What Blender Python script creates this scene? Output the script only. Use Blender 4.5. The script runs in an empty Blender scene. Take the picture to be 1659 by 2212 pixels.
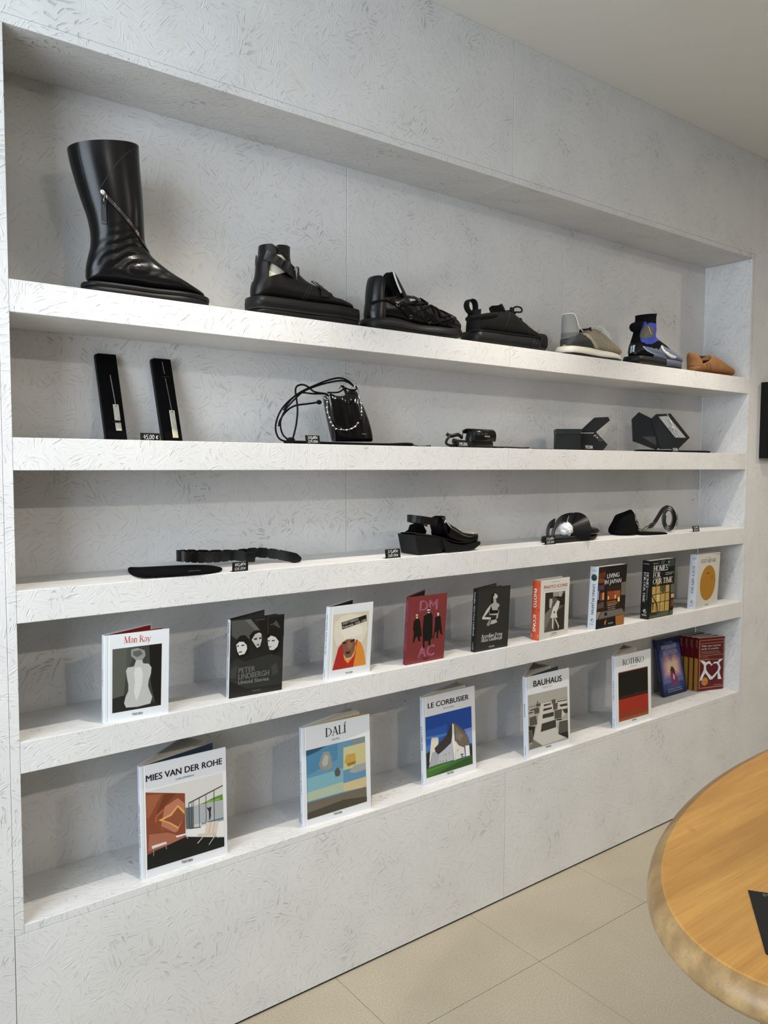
DAY_POWER, SPOT_POWER, SPOT_CONE, SPOT_COL, FILL_POWER, FILL_COL = 74, 60, 72, (1.0, 0.90, 0.78), 24, (1.0, 0.9, 0.78)
import bpy, bmesh, math, random
from mathutils import Vector, Matrix
from mathutils.bvhtree import BVHTree
from mathutils.geometry import tessellate_polygon

# ------------------------------------------------------------------ camera, exposure, daylight
scene = bpy.context.scene
COL = scene.collection
scene.view_settings.view_transform = 'Standard'
scene.view_settings.look = 'None'
scene.view_settings.gamma = 1.0
scene.view_settings.use_curve_mapping = False
scene.view_settings.exposure = 0.0
scene.cycles.use_light_tree = False
scene.cycles.adaptive_threshold = 0.02
scene.cycles.max_bounces = 4; scene.cycles.diffuse_bounces = 2; scene.cycles.glossy_bounces = 2; scene.cycles.transmission_bounces = 4

CAM = Vector((-0.34556, -1.6608, 1.36016))
def make_camera():
    yaw, pitch, roll = math.radians(37.1056), math.radians(3.5114), math.radians(0.2615)
    f = Vector((math.sin(yaw) * math.cos(pitch), math.cos(yaw) * math.cos(pitch), -math.sin(pitch)))
    r = Vector((math.cos(yaw), -math.sin(yaw), 0.0))
    u = r.cross(f)
    r2 = math.cos(roll) * r + math.sin(roll) * u
    u2 = -math.sin(roll) * r + math.cos(roll) * u
    cd = bpy.data.cameras.new('camera')
    cd.sensor_fit = 'AUTO'; cd.sensor_width = 36.0
    cd.lens = 1689.5 * 36.0 / 2212.0
    cd.clip_start = 0.02
    co = bpy.data.objects.new('camera', cd); COL.objects.link(co)
    m = Matrix((r2, u2, -f)).transposed().to_4x4(); m.translation = CAM
    co.matrix_world = m
    scene.camera = co
make_camera()

world = bpy.data.worlds.new('sky'); scene.world = world; world.use_nodes = True
world.node_tree.nodes['Background'].inputs[0].default_value = (0.62, 0.78, 1.0, 1)
world.node_tree.nodes['Background'].inputs[1].default_value = 0.6

def area_light(name, loc, rot, sx, sy, power, color):
    ld = bpy.data.lights.new(name, 'AREA'); ld.shape = 'RECTANGLE'; ld.size = sx; ld.size_y = sy
    ld.energy = power; ld.color = color
    lo = bpy.data.objects.new(name, ld); COL.objects.link(lo)
    lo.location = loc; lo.rotation_euler = rot
    return lo
# daylight entering through the shop window in the left wall
area_light('window_daylight', (-1.47, -1.25, 1.72), (0, math.radians(-90), 0), 1.6, 1.8, DAY_POWER, (0.80, 0.90, 1.0))

# ------------------------------------------------------------------ materials
MATS = {}
def srgb(*c):
    if len(c) == 1 and isinstance(c[0], str):
        h = c[0].lstrip('#'); c = [int(h[i:i + 2], 16) for i in (0, 2, 4)]
    out = []
    for v in c:
        v = v / 255.0
        out.append(v / 12.92 if v <= 0.04045 else ((v + 0.055) / 1.055) ** 2.4)
    return tuple(out)

def mat(name, col=(0.8, 0.8, 0.8), rough=0.6, metal=0.0, spec=0.5, noise=None, bump=None, coat=0.0, sheen=0.0, trans=0.0):
    """noise=(scale, amount) colour variation; bump=(scale, strength, distance)"""
    if name in MATS: return MATS[name]
    m = bpy.data.materials.new(name); m.use_nodes = True
    nt = m.node_tree; b = nt.nodes['Principled BSDF']
    b.inputs['Base Color'].default_value = (*col, 1)
    b.inputs['Roughness'].default_value = rough
    b.inputs['Metallic'].default_value = metal
    b.inputs['Specular IOR Level'].default_value = spec
    b.inputs['Coat Weight'].default_value = coat
    b.inputs['Coat Roughness'].default_value = 0.15
    b.inputs['Sheen Weight'].default_value = sheen
    b.inputs['Transmission Weight'].default_value = trans
    tc = None
    if noise or bump:
        tc = nt.nodes.new('ShaderNodeTexCoord')
    if noise:
        n = nt.nodes.new('ShaderNodeTexNoise'); n.inputs['Scale'].default_value = noise[0]; n.inputs['Detail'].default_value = 5
        nt.links.new(tc.outputs['Object'], n.inputs['Vector'])
        mx = nt.nodes.new('ShaderNodeMix'); mx.data_type = 'RGBA'
        a = noise[1]
        mx.inputs[6].default_value = (*[max(0, c * (1 - a)) for c in col], 1)
        mx.inputs[7].default_value = (*[min(1, c * (1 + a)) for c in col], 1)
        nt.links.new(n.outputs['Fac'], mx.inputs[0]); nt.links.new(mx.outputs[2], b.inputs['Base Color'])
    if bump:
        n2 = nt.nodes.new('ShaderNodeTexNoise'); n2.inputs['Scale'].default_value = bump[0]; n2.inputs['Detail'].default_value = 6
        nt.links.new(tc.outputs['Object'], n2.inputs['Vector'])
        bp = nt.nodes.new('ShaderNodeBump'); bp.inputs['Strength'].default_value = bump[1]; bp.inputs['Distance'].default_value = bump[2]
        nt.links.new(n2.outputs['Fac'], bp.inputs['Height']); nt.links.new(bp.outputs['Normal'], b.inputs['Normal'])
    MATS[name] = m
    return m

class NT:
    """tiny helper for node trees"""
    def __init__(self, m): self.t = m.node_tree; self.b = self.t.nodes['Principled BSDF']
    def n(self, typ, **kw):
        x = self.t.nodes.new(typ)
        for k, v in kw.items(): setattr(x, k, v)
        return x
    def l(self, a, b): self.t.links.new(a, b)
    def math(self, op, a, b=None, c=None, clamp=False):
        x = self.n('ShaderNodeMath', operation=op); x.use_clamp = clamp
        for i, v in enumerate((a, b, c)):
            if v is None: continue
            if isinstance(v, (int, float)): x.inputs[i].default_value = v
            else: self.l(v, x.inputs[i])
        return x.outputs[0]
    def mix(self, fac, c1, c2):
        x = self.n('ShaderNodeMix', data_type='RGBA')
        for i, v in ((0, fac), (6, c1), (7, c2)):
            if isinstance(v, (int, float)): x.inputs[i].default_value = v
            elif isinstance(v, tuple): x.inputs[i].default_value = (*v, 1) if len(v) == 3 else v
            else: self.l(v, x.inputs[i])
        return x.outputs[2]
    def ramp(self, fac, lo, hi):
        x = self.n('ShaderNodeMapRange'); x.inputs[1].default_value = lo; x.inputs[2].default_value = hi
        self.l(fac, x.inputs[0]); return x.outputs[0]

def osb_material(name, wear=1.0, relief=1.0, base=(0.74, 0.74, 0.735)):
    """white-painted oriented-strand board: flat strands in all directions, small torn pits, rubbed tan flakes"""
    m = bpy.data.materials.new(name); m.use_nodes = True
    k = NT(m); b = k.b
    tc = k.n('ShaderNodeNewGeometry')
    sp = k.n('ShaderNodeSeparateXYZ'); k.l(tc.outputs['Position'], sp.inputs[0])
    U = k.math('ADD', sp.outputs[0], sp.outputs[1]); V = k.math('ADD', sp.outputs[2], k.math('MULTIPLY', sp.outputs[1], 1.3))
    uv = k.n('ShaderNodeCombineXYZ'); k.l(U, uv.inputs[0]); k.l(V, uv.inputs[1])
    def strands(scale, along, across, seed, warp):
        off = k.n('ShaderNodeVectorMath', operation='ADD'); k.l(uv.outputs[0], off.inputs[0]); off.inputs[1].default_value = (seed, seed * 1.7, 0)
        src = off.outputs[0]
        if warp:
            w2 = k.n('ShaderNodeVectorMath', operation='MULTIPLY_ADD'); k.l(cl.outputs['Fac'], w2.inputs[0]); w2.inputs[1].default_value = (warp, warp * 1.6, 0); k.l(src, w2.inputs[2]); src = w2.outputs[0]
        vo = k.n('ShaderNodeTexVoronoi', voronoi_dimensions='2D'); vo.inputs['Scale'].default_value = scale; k.l(src, vo.inputs['Vector'])
        sc = k.n('ShaderNodeSeparateColor'); k.l(vo.outputs['Color'], sc.inputs[0])
        ang = k.math('MULTIPLY', sc.outputs[0], math.pi)
        vr = k.n('ShaderNodeVectorRotate', rotation_type='Z_AXIS'); k.l(off.outputs[0], vr.inputs['Vector']); k.l(ang, vr.inputs['Angle'])
        mp = k.n('ShaderNodeVectorMath', operation='MULTIPLY'); mp.inputs[1].default_value = (along, across, 1); k.l(vr.outputs[0], mp.inputs[0])
        return mp.outputs[0], sc
    def noise2(vec, scale, detail):
        n = k.n('ShaderNodeTexNoise', noise_dimensions='2D'); n.inputs['Scale'].default_value = scale; n.inputs['Detail'].default_value = detail; k.l(vec, n.inputs['Vector']); return n
    # clusters where the surface is torn
    cl = noise2(uv.outputs[0], 6.5, 1)
    v1, sc1 = strands(15.0, 9, 60, 0.0, 0.10)     # broad strands
    n1 = noise2(v1, 1.0, 1)
    v2, sc2 = strands(30.0, 26, 190, 4.3, 0)   # fine splinters
    n2 = noise2(v2, 1.0, 1)
    crack = k.ramp(n2.outputs['Fac'], 0.64, 0.71)
    h = k.math('MULTIPLY_ADD', crack, -0.9, k.math('MULTIPLY_ADD', sc2.outputs[1], 0.22, k.math('MULTIPLY', n2.outputs['Fac'], 0.5)))
    bp = k.n('ShaderNodeBump'); bp.inputs['Strength'].default_value = 0.6 * relief; bp.inputs['Distance'].default_value = 0.0022
    k.l(h, bp.inputs['Height']); k.l(bp.outputs['Normal'], b.inputs['Normal'])
    # colour: clean paint, grey scuffs, a few bare tan flakes
    c = k.mix(k.ramp(cl.outputs['Fac'], 0.3, 0.75), base, tuple(v * 0.94 for v in base))
    tan = k.math('MULTIPLY', k.math('GREATER_THAN', sc1.outputs[2], 0.965), k.ramp(n1.outputs['Fac'], 0.52, 0.58))
    c = k.mix(k.math('MULTIPLY', tan, 0.40 * wear), c, (0.70, 0.64, 0.50))
    rare = k.ramp(cl.outputs['Fac'], 0.60, 0.74)
    sc_ = k.math('MULTIPLY', k.ramp(n2.outputs['Fac'], 0.60, 0.68), rare)
    c = k.mix(k.math('MULTIPLY', sc_, 0.28 * wear), c, (0.40, 0.39, 0.36))
    c = k.mix(k.math('MULTIPLY', k.math('MULTIPLY', crack, rare), 0.5 * wear), c, (0.22, 0.21, 0.20))
    k.l(c, b.inputs['Base Color'])
    b.inputs['Roughness'].default_value = 0.55
    b.inputs['Specular IOR Level'].default_value = 0.35
    MATS[name] = m
    return m

# ------------------------------------------------------------------ mesh helpers
class MB:
    def __init__(self): self.v = []; self.f = []; self.mi = []; self.sm = []
    def add(self, verts, faces, mi=0, smooth=False):
        o = len(self.v); self.v += [tuple(p) for p in verts]
        for f in faces:
            self.f.append([i + o for i in f]); self.mi.append(mi); self.sm.append(smooth)
        return o
    def box(self, a, b, mi=0):
        (x0, y0, z0), (x1, y1, z1) = a, b
        return self.add([(x0, y0, z0), (x1, y0, z0), (x1, y1, z0), (x0, y1, z0), (x0, y0, z1), (x1, y0, z1), (x1, y1, z1), (x0, y1, z1)],
                        [(3, 2, 1, 0), (4, 5, 6, 7), (0, 1, 5, 4), (1, 2, 6, 5), (2, 3, 7, 6), (3, 0, 4, 7)], mi)
    def cbox(self, a, b, c=0.001, mi=0):
        """box with chamfered edges"""
        bm = bmesh.new(); bmesh.ops.create_cube(bm, size=1.0)
        for v in bm.verts:
            v.co = Vector([(a[i] + b[i]) / 2 + v.co[i] * (b[i] - a[i]) for i in range(3)])
        bmesh.ops.bevel(bm, geom=bm.edges[:], offset=c, segments=1, affect='EDGES')
        self.addbm(bm, mi); bm.free()
    def addbm(self, bm, mi=0, smooth=False):
        bm.verts.index_update()
        self.add([v.co[:] for v in bm.verts], [[v.index for v in f.verts] for f in bm.faces], mi, smooth)
    def tube(self, pts, r, seg=8, mi=0, cap=True, closed=False, flat=None):
        """tube along pts; r number or list; flat=(normal vector, ratio) squashes the section along that normal"""
        P = [Vector(p) for p in pts]; n = len(P)
        if not isinstance(r, (list, tuple)): r = [r] * n
        T = []
        for i in range(n):
            a = P[(i - 1) % n] if (closed or i > 0) else P[0]; c = P[(i + 1) % n] if (closed or i < n - 1) else P[-1]
            d = c - a
            T.append(d.normalized() if d.length > 1e-9 else Vector((1, 0, 0)))
        up = Vector(flat[0]) if flat else (Vector((0, 0, 1)) if abs(T[0].z) < 0.9 else Vector((0, 1, 0)))
        verts = []; prev = None
        for i in range(n):
            t = T[i]
            if flat or prev is None: nn = up - t * up.dot(t)
            else: nn = prev - t * prev.dot(t)
            if nn.length < 1e-6: nn = t.orthogonal()
            nn.normalize(); bb = t.cross(nn); prev = nn
            k = flat[1] if flat else 1.0
            for j in range(seg):
                a = 2 * math.pi * j / seg
                verts.append(P[i] + nn * (math.sin(a) * r[i] * k) + bb * (math.cos(a) * r[i]))
        faces = []
        m = n if closed else n - 1
        for i in range(m):
            for j in range(seg):
                a = i * seg + j; b2 = i * seg + (j + 1) % seg; c = ((i + 1) % n) * seg + (j + 1) % seg; d = ((i + 1) % n) * seg + j
                faces.append((a, b2, c, d))
        o = self.add(verts, faces, mi, True)
        if cap and not closed:
            self.f.append([o + j for j in reversed(range(seg))]); self.mi.append(mi); self.sm.append(False)
            self.f.append([o + (n - 1) * seg + j for j in range(seg)]); self.mi.append(mi); self.sm.append(False)
    def band(self, pts, nrm, w, th, mi=0, closed=False):
        """flat strap along pts: width w along the side direction, thickness th along normals nrm (one or per point)"""
        P = [Vector(p) for p in pts]; n = len(P)
        N = [Vector(x).normalized() for x in nrm] if isinstance(nrm, list) else [Vector(nrm).normalized()] * n
        W = w if isinstance(w, (list, tuple)) else [w] * n
        verts = []
        for i in range(n):
            a = P[(i - 1) % n] if (closed or i > 0) else P[0]; c = P[(i + 1) % n] if (closed or i < n - 1) else P[-1]
            t = (c - a).normalized(); s = t.cross(N[i]).normalized() * (W[i] / 2); h = N[i] * th
            verts += [P[i] - s, P[i] + s, P[i] + s * 0.96 + h, P[i] - s * 0.96 + h]
        faces = []
        m = n if closed else n - 1
        for i in range(m):
            a = i * 4; b = ((i + 1) % n) * 4
            for j in range(4): faces.append((a + j, a + (j + 1) % 4, b + (j + 1) % 4, b + j))
        o = self.add(verts, faces, mi, False)
        if not closed:
            self.f += [[o + 3, o + 2, o + 1, o], [o + (n - 1) * 4 + j for j in range(4)]]; self.mi += [mi] * 2; self.sm += [False] * 2
    def sphere(self, c, r, seg=12, rings=8, mi=0, sc=(1, 1, 1)):
        verts = [(c[0], c[1], c[2] + r * sc[2])]; faces = []
        for i in range(1, rings):
            t = math.pi * i / rings
            for j in range(seg):
                a = 2 * math.pi * j / seg
                verts.append((c[0] + r * sc[0] * math.sin(t) * math.cos(a), c[1] + r * sc[1] * math.sin(t) * math.sin(a), c[2] + r * sc[2] * math.cos(t)))
        verts.append((c[0], c[1], c[2] - r * sc[2])); L = len(verts) - 1
        for j in range(seg): faces.append((0, 1 + j, 1 + (j + 1) % seg))
        for i in range(rings - 2):
            for j in range(seg):
                a = 1 + i * seg + j; b = 1 + i * seg + (j + 1) % seg
                faces.append((a, a + seg, b + seg, b))
        for j in range(seg): faces.append((L, 1 + (rings - 2) * seg + (j + 1) % seg, 1 + (rings - 2) * seg + j))
        self.add(verts, faces, mi, True)
    def prism(self, poly, fn0, fn1, mi=0, smooth_side=False):
        """closed 2-D outline extruded between two placing functions"""
        n = len(poly)
        a = [fn0(*p) for p in poly]; b = [fn1(*p) for p in poly]
        tri = tessellate_polygon([[Vector((p[0], p[1], 0)) for p in poly]])
        o = self.add(a + b, [])
        for t in tri:
            t = list(t)
            ar = sum((poly[t[i]][0] * poly[t[(i + 1) % 3]][1] - poly[t[(i + 1) % 3]][0] * poly[t[i]][1]) for i in range(3))
            if ar < 0: t.reverse()
            self.f += [[o + i for i in reversed(t)], [o + n + i for i in t]]; self.mi += [mi] * 2; self.sm += [False] * 2
        sgn = sum(poly[i][0] * poly[(i + 1) % n][1] - poly[(i + 1) % n][0] * poly[i][1] for i in range(n))
        for i in range(n):
            j = (i + 1) % n
            q = [o + i, o + j, o + n + j, o + n + i]
            if sgn < 0: q.reverse()
            self.f.append(q); self.mi.append(mi); self.sm.append(smooth_side)
    def mesh(self, name):
        me = bpy.data.meshes.new(name); me.from_pydata(self.v, [], self.f)
        me.polygons.foreach_set('material_index', self.mi); me.polygons.foreach_set('use_smooth', self.sm)
        me.update(); return me

def link(name, me, parent=None, mats=None, loc=None, rot=None):
    o = bpy.data.objects.new(name, me); COL.objects.link(o)
    if mats is not None and me is not None and not len(me.materials):
        for m in (mats if isinstance(mats, (list, tuple)) else [mats]): me.materials.append(m)
    if parent is not None: o.parent = parent
    if loc is not None: o.location = loc
    if rot is not None: o.rotation_euler = rot
    return o
def part(name, mb, mats, parent=None, loc=None, rot=None, label=None, fixn=False):
    me = mb.mesh(name)
    if fixn:
        bm = bmesh.new(); bm.from_mesh(me); bmesh.ops.recalc_face_normals(bm, faces=bm.faces); bm.to_mesh(me); bm.free()
    o = link(name, me, parent, mats, loc, rot)
    if label: o['label'] = label
    return o
def tag(o, label, cat, group=None):
    o['label'] = label; o['category'] = cat
    if group: o['group'] = group
    return o
def thing(name, label, cat, loc=(0, 0, 0), rotz=0.0, group=None, rot=None):
    o = bpy.data.objects.new(name, None); COL.objects.link(o); o.empty_display_size = 0.03
    o.location = loc; o.rotation_euler = rot if rot else (0, 0, rotz)
    return tag(o, label, cat, group)
def struct(o): o['kind'] = 'structure'; return o

def catmull(P, n=6, closed=False):
    """smooth a list of equal-length tuples"""
    P = [tuple(p) for p in P]; N = len(P); out = []
    m = N if closed else N - 1
    for i in range(m):
        p1, p2 = P[i], P[(i + 1) % N]
        p0 = P[(i - 1) % N] if (closed or i > 0) else p1
        p3 = P[(i + 2) % N] if (closed or i < N - 2) else p2
        for s in range(n):
            t = s / n
            out.append(tuple(0.5 * (2 * b + (c - a) * t + (2 * a - 5 * b + 4 * c - d) * t * t + (-a + 3 * b - 3 * c + d) * t ** 3) for a, b, c, d in zip(p0, p1, p2, p3)))
    if not closed: out.append(P[-1])
    return out
# ------------------------------------------------------------------ the room
ZT, S1T, S1B, S2T, S2B, S3T, S3B, S4T, S4B, S5T = 2.1917, 1.7143, 1.6515, 1.4090, 1.3442, 1.1058, 1.0404, 0.8003, 0.7357, 0.4225
NW, ND, CEIL = 2.7626, 0.2012, 2.598
T = 0.018
osb = osb_material('painted_strand_board', wear=0.5)
osb_edge = osb_material('painted_board_edge', wear=0.8, relief=1.2)
osb_in = osb_material('painted_strand_board_worn', wear=0.65)

XL, XR_, YB = -1.5, 5.2, -4.4
fl = MB(); fl.box((XL, YB, -0.06), (XR_, 0.25, -0.006)); floor = struct(part('floor', fl, mat('grout', srgb(150, 142, 124), 0.9)))
def floor_mat():
    m = mat('stone_tile', srgb(206, 197, 176), 0.55, spec=0.35); k = NT(m)
    g = k.n('ShaderNodeNewGeometry'); a = k.n('ShaderNodeTexNoise'); a.inputs['Scale'].default_value = 260; a.inputs['Detail'].default_value = 3; k.l(g.outputs['Position'], a.inputs['Vector'])
    b2 = k.n('ShaderNodeTexNoise'); b2.inputs['Scale'].default_value = 3.0; b2.inputs['Detail'].default_value = 5; k.l(g.outputs['Position'], b2.inputs['Vector'])
    c = k.mix(k.ramp(a.outputs['Fac'], 0.3, 0.7), srgb(158, 149, 130), srgb(186, 178, 160))
    c = k.mix(k.math('MULTIPLY', k.ramp(b2.outputs['Fac'], 0.4, 0.75), 0.35), c, srgb(146, 137, 118))
    k.l(c, k.b.inputs['Base Color']); return m
tm = floor_mat()
tile = MB(); TS = 0.4865; tile.cbox((0.0006, 0.0006, -0.006), (TS - 0.0006, TS - 0.0006, 0.0), 0.0005); tile_me = tile.mesh('tile'); tile_me.materials.append(tm)
x0 = 0.76 - 6 * TS; y0 = -0.273 - 8 * TS
for i in range(15):
    for j in range(9):
        o = link('tile', tile_me, floor); o.location = (x0 + i * TS, y0 + j * TS, 0)
cl = MB(); cl.box((XL, YB, CEIL), (XR_, 0.25, CEIL + 0.06)); struct(part('ceiling', cl, mat('ceiling_paint', srgb(226, 224, 217), 0.9)))

wf = bpy.data.objects.new('wall_front', None); COL.objects.link(wf); struct(wf)
def panel(name, a, b, m=osb, c=0.0007, parent=wf):
    mb = MB(); mb.cbox(a, b, c); return part(name, mb, m, parent)
G = 0.0006; ZB = 0.006
panel('panel', (XL, 0, ZB), (-0.018 - G, T, CEIL))
panel('panel', (-0.018 + G, 0, 2.2097 + G), (1.3825 - G, T, CEIL))
panel('panel', (1.3825 + G, 0, 2.2097 + G), (2.783 - G, T, CEIL))
panel('panel', (2.783 + G, 0, ZB), (4.2, T, CEIL))
panel('panel', (4.2 + 2 * G, 0, ZB), (XR_, T, CEIL))
panel('panel', (-0.018 + G, 0, ZB), (1.388 - G, T, 0.4045 - G))
panel('panel', (1.388 + G, 0, ZB), (2.783 - G, T, 0.4045 - G))
for x_, x2_ in ((0.0, 0.926), (0.926, 1.849), (1.849, NW)):
    panel('back_panel', (x_ + G, ND, 0.4), (x2_ - G, ND + T, ZT + 0.02), osb_in)
for x_, x2_ in ((-0.018, 1.3825), (1.3825, 2.781)):
    panel('head_board', (x_ + G * .5, -0.0004, ZT), (x2_ - G * .5, ND, ZT + T), osb_edge)
panel('side_board', (-0.018, -0.0004, 0.4045), (0.0, ND, ZT - G), osb_edge)
panel('side_board', (NW, -0.0004, 0.4045), (NW + T, ND, ZT - G), osb_edge)
bb = MB(); bb.box((XL, 0.004, 0.0), (XR_, 0.016, 0.02)); struct(part('gap_shade_strip', bb, mat('gap_shade_black', (0.006, 0.006, 0.006), 0.9)))  # near-black strip behind the gap at the wall foot, standing for its shade

def shelf(z0, z1, label, joint, yb=ND):
    t = thing('shelf', label, 'shelf', (0, 0, 0), group='shelves of the wall niche')
    for a, b in ((0.0, joint), (joint, NW)):
        mb = MB(); mb.cbox((a + G * .6, 0.0, z0), (b - G * .6, yb - 0.0004, z1), 0.0009)
        part('board', mb, osb, t)
    return t
shelf(S1B, S1T, 'thick white painted shelf carrying the row of shoes', 1.382)
shelf(S2B, S2T, 'thick white painted shelf carrying the jewellery boxes and small bags', 1.381)
shelf(S3B, S3T, 'thick white painted shelf carrying belts, the sandal and the mule', 1.382)
shelf(S4B, S4T, 'thick white painted shelf carrying the upper row of books', 1.384)
t5 = thing('shelf', 'thin white bottom shelf carrying the lower row of books', 'shelf', group='shelves of the wall niche')
for a, b in ((0.0, 1.388), (1.388, NW)):
    mb = MB(); mb.cbox((a + G * .5, 0.0, 0.4045), (b - G * .5, ND - 0.0004, S5T), 0.0008); part('board', mb, osb_edge, t5)

# the rest of the shop, outside the picture
rw = MB(); rw.box((XR_, YB, 0), (XR_ + 0.1, 0.25, CEIL)); struct(part('wall_right', rw, mat('plain_wall', srgb(120, 116, 110), 0.85)))
bw = MB(); bw.box((XL, YB - 0.1, 0), (XR_, YB, CEIL)); struct(part('wall_back', bw, MATS['plain_wall']))
lw = MB()
lw.box((XL - 0.1, YB, 0), (XL, 0.25, 0.9)); lw.box((XL - 0.1, YB, 2.54), (XL, 0.25, CEIL)); lw.box((XL - 0.1, YB, 0.9), (XL, -2.2, 2.54)); lw.box((XL - 0.1, -0.3, 0.9), (XL, 0.25, 2.54))
struct(part('wall_left', lw, MATS['plain_wall']))
win = bpy.data.objects.new('window_1', None); COL.objects.link(win); struct(win)
wfm = MB()
for y_ in (-2.2, -1.27, -0.34): wfm.box((XL - 0.08, y_, 0.9), (XL - 0.02, y_ + 0.04, 2.54))
wfm.box((XL - 0.08, -2.2, 0.9), (XL - 0.02, -0.3, 0.94)); wfm.box((XL - 0.08, -2.2, 2.5), (XL - 0.02, -0.3, 2.54))
part('window_frame', wfm, mat('dark_frame', (0.03, 0.03, 0.03), 0.4), win)
for a, b in ((-2.16, -1.27), (-1.23, -0.34)):
    g = MB(); g.box((XL - 0.055, a, 0.94), (XL - 0.045, b, 2.5)); part('pane', g, mat('window_glass', (0.95, 0.98, 1.0), 0.0, trans=1.0), win)

def spotlight(x, y, tilt_to, power, label):
    """small ceiling spotlight head with its own light"""
    t = thing('ceiling_spotlight', label, 'spotlight', (x, y, CEIL), group='ceiling spotlights')
    m = mat('lamp_white', srgb(225, 225, 222), 0.4)
    r = MB(); r.tube([(0, 0, 0), (0, 0, -0.008)], 0.04, 20); part('canopy', r, m, t)
    s = MB(); s.tube([(0, 0, -0.008), (0, 0, -0.03)], 0.007, 10); part('stem', s, m, t)
    h = MB(); h.tube([(0, 0, -0.03), (0, 0, -0.034), (0, 0, -0.056)], [0.018, 0.028, 0.03], 20, cap=False)
    h.tube([(0, 0, -0.056), (0, 0, -0.042)], [0.028, 0.024], 20, cap=False); part('head', h, m, t)
    ld = bpy.data.lights.new('spot', 'SPOT'); ld.energy = power; ld.color = SPOT_COL; ld.spot_size = math.radians(SPOT_CONE); ld.spot_blend = 1.0; ld.shadow_soft_size = 0.011
    lo = bpy.data.objects.new('spot', ld); COL.objects.link(lo); lo.parent = t; lo.location = (0, 0, -0.064)
    d = Vector(tilt_to) - Vector((x, y, CEIL - 0.064)); lo.rotation_euler = d.to_track_quat('-Z', 'Y').to_euler()
    return t
spotlight(0.42, -0.48, (0.42, 0.05, 0.4), SPOT_POWER, 'white ceiling spotlight above the tall boot')
spotlight(1.38, -0.48, (1.38, 0.05, 0.4), SPOT_POWER, 'white ceiling spotlight above the middle of the shelves')
spotlight(2.32, -0.48, (2.32, 0.05, 0.4), SPOT_POWER, 'white ceiling spotlight above the far end of the shelves')
def fill_light(x, y, power, label):  # unseen fill lamp on the ceiling, added to lift the room's warm ambient light
    t = thing('added_fill_light', label, 'fill_light', (x, y, CEIL), group='added fill lights')
    r = MB(); r.tube([(0, 0, 0), (0, 0, -0.006)], [0.07, 0.065], 24); part('rim', r, MATS['lamp_white'], t)
    ld = bpy.data.lights.new('fill', 'AREA'); ld.shape = 'DISK'; ld.size = 0.12; ld.energy = power; ld.color = FILL_COL
    lo = bpy.data.objects.new('fill', ld); COL.objects.link(lo); lo.parent = t; lo.location = (0, 0, -0.008)
for i_, (x_, y_) in enumerate(((0.6, -2.9), (2.6, -2.9), (4.2, -1.6))):
    fill_light(x_, y_, FILL_POWER, ('added fill light behind the viewer', 'added fill light over the shop floor', 'added fill light past the table')[i_])
# ------------------------------------------------------------------ lettering
def ink(h):
    return mat('ink_' + h.strip('#'), srgb(h), 0.42, spec=0.4)
_TXT = {}
def sans_glyphs(s, bold=0.0):
    """2-D triangles of a line set in the built-in typeface, unit size"""
    key = (s, bold)
    if key not in _TXT:
        cu = bpy.data.curves.new('t', 'FONT'); cu.body = s; cu.size = 1.0; cu.offset = bold; cu.resolution_u = 3; cu.space_character = 1.0 + bold * 2.2
        ob = bpy.data.objects.new('t', cu); COL.objects.link(ob)
        dg = bpy.context.evaluated_depsgraph_get(); dg.update()
        me = bpy.data.meshes.new_from_object(ob.evaluated_get(dg))
        V = [(v.co.x, v.co.y) for v in me.vertices]; F = [list(p.vertices) for p in me.polygons]
        bpy.data.objects.remove(ob); bpy.data.curves.remove(cu); bpy.data.meshes.remove(me)
        _TXT[key] = (V, F)
    return _TXT[key]

TK, TN = 0.135, 0.05
def arc(cx, cy, rx, ry, a0, a1, n=10):
    return [(cx + rx * math.cos(math.radians(a0 + (a1 - a0) * i / n)), cy + ry * math.sin(math.radians(a0 + (a1 - a0) * i / n))) for i in range(n + 1)]
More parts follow.
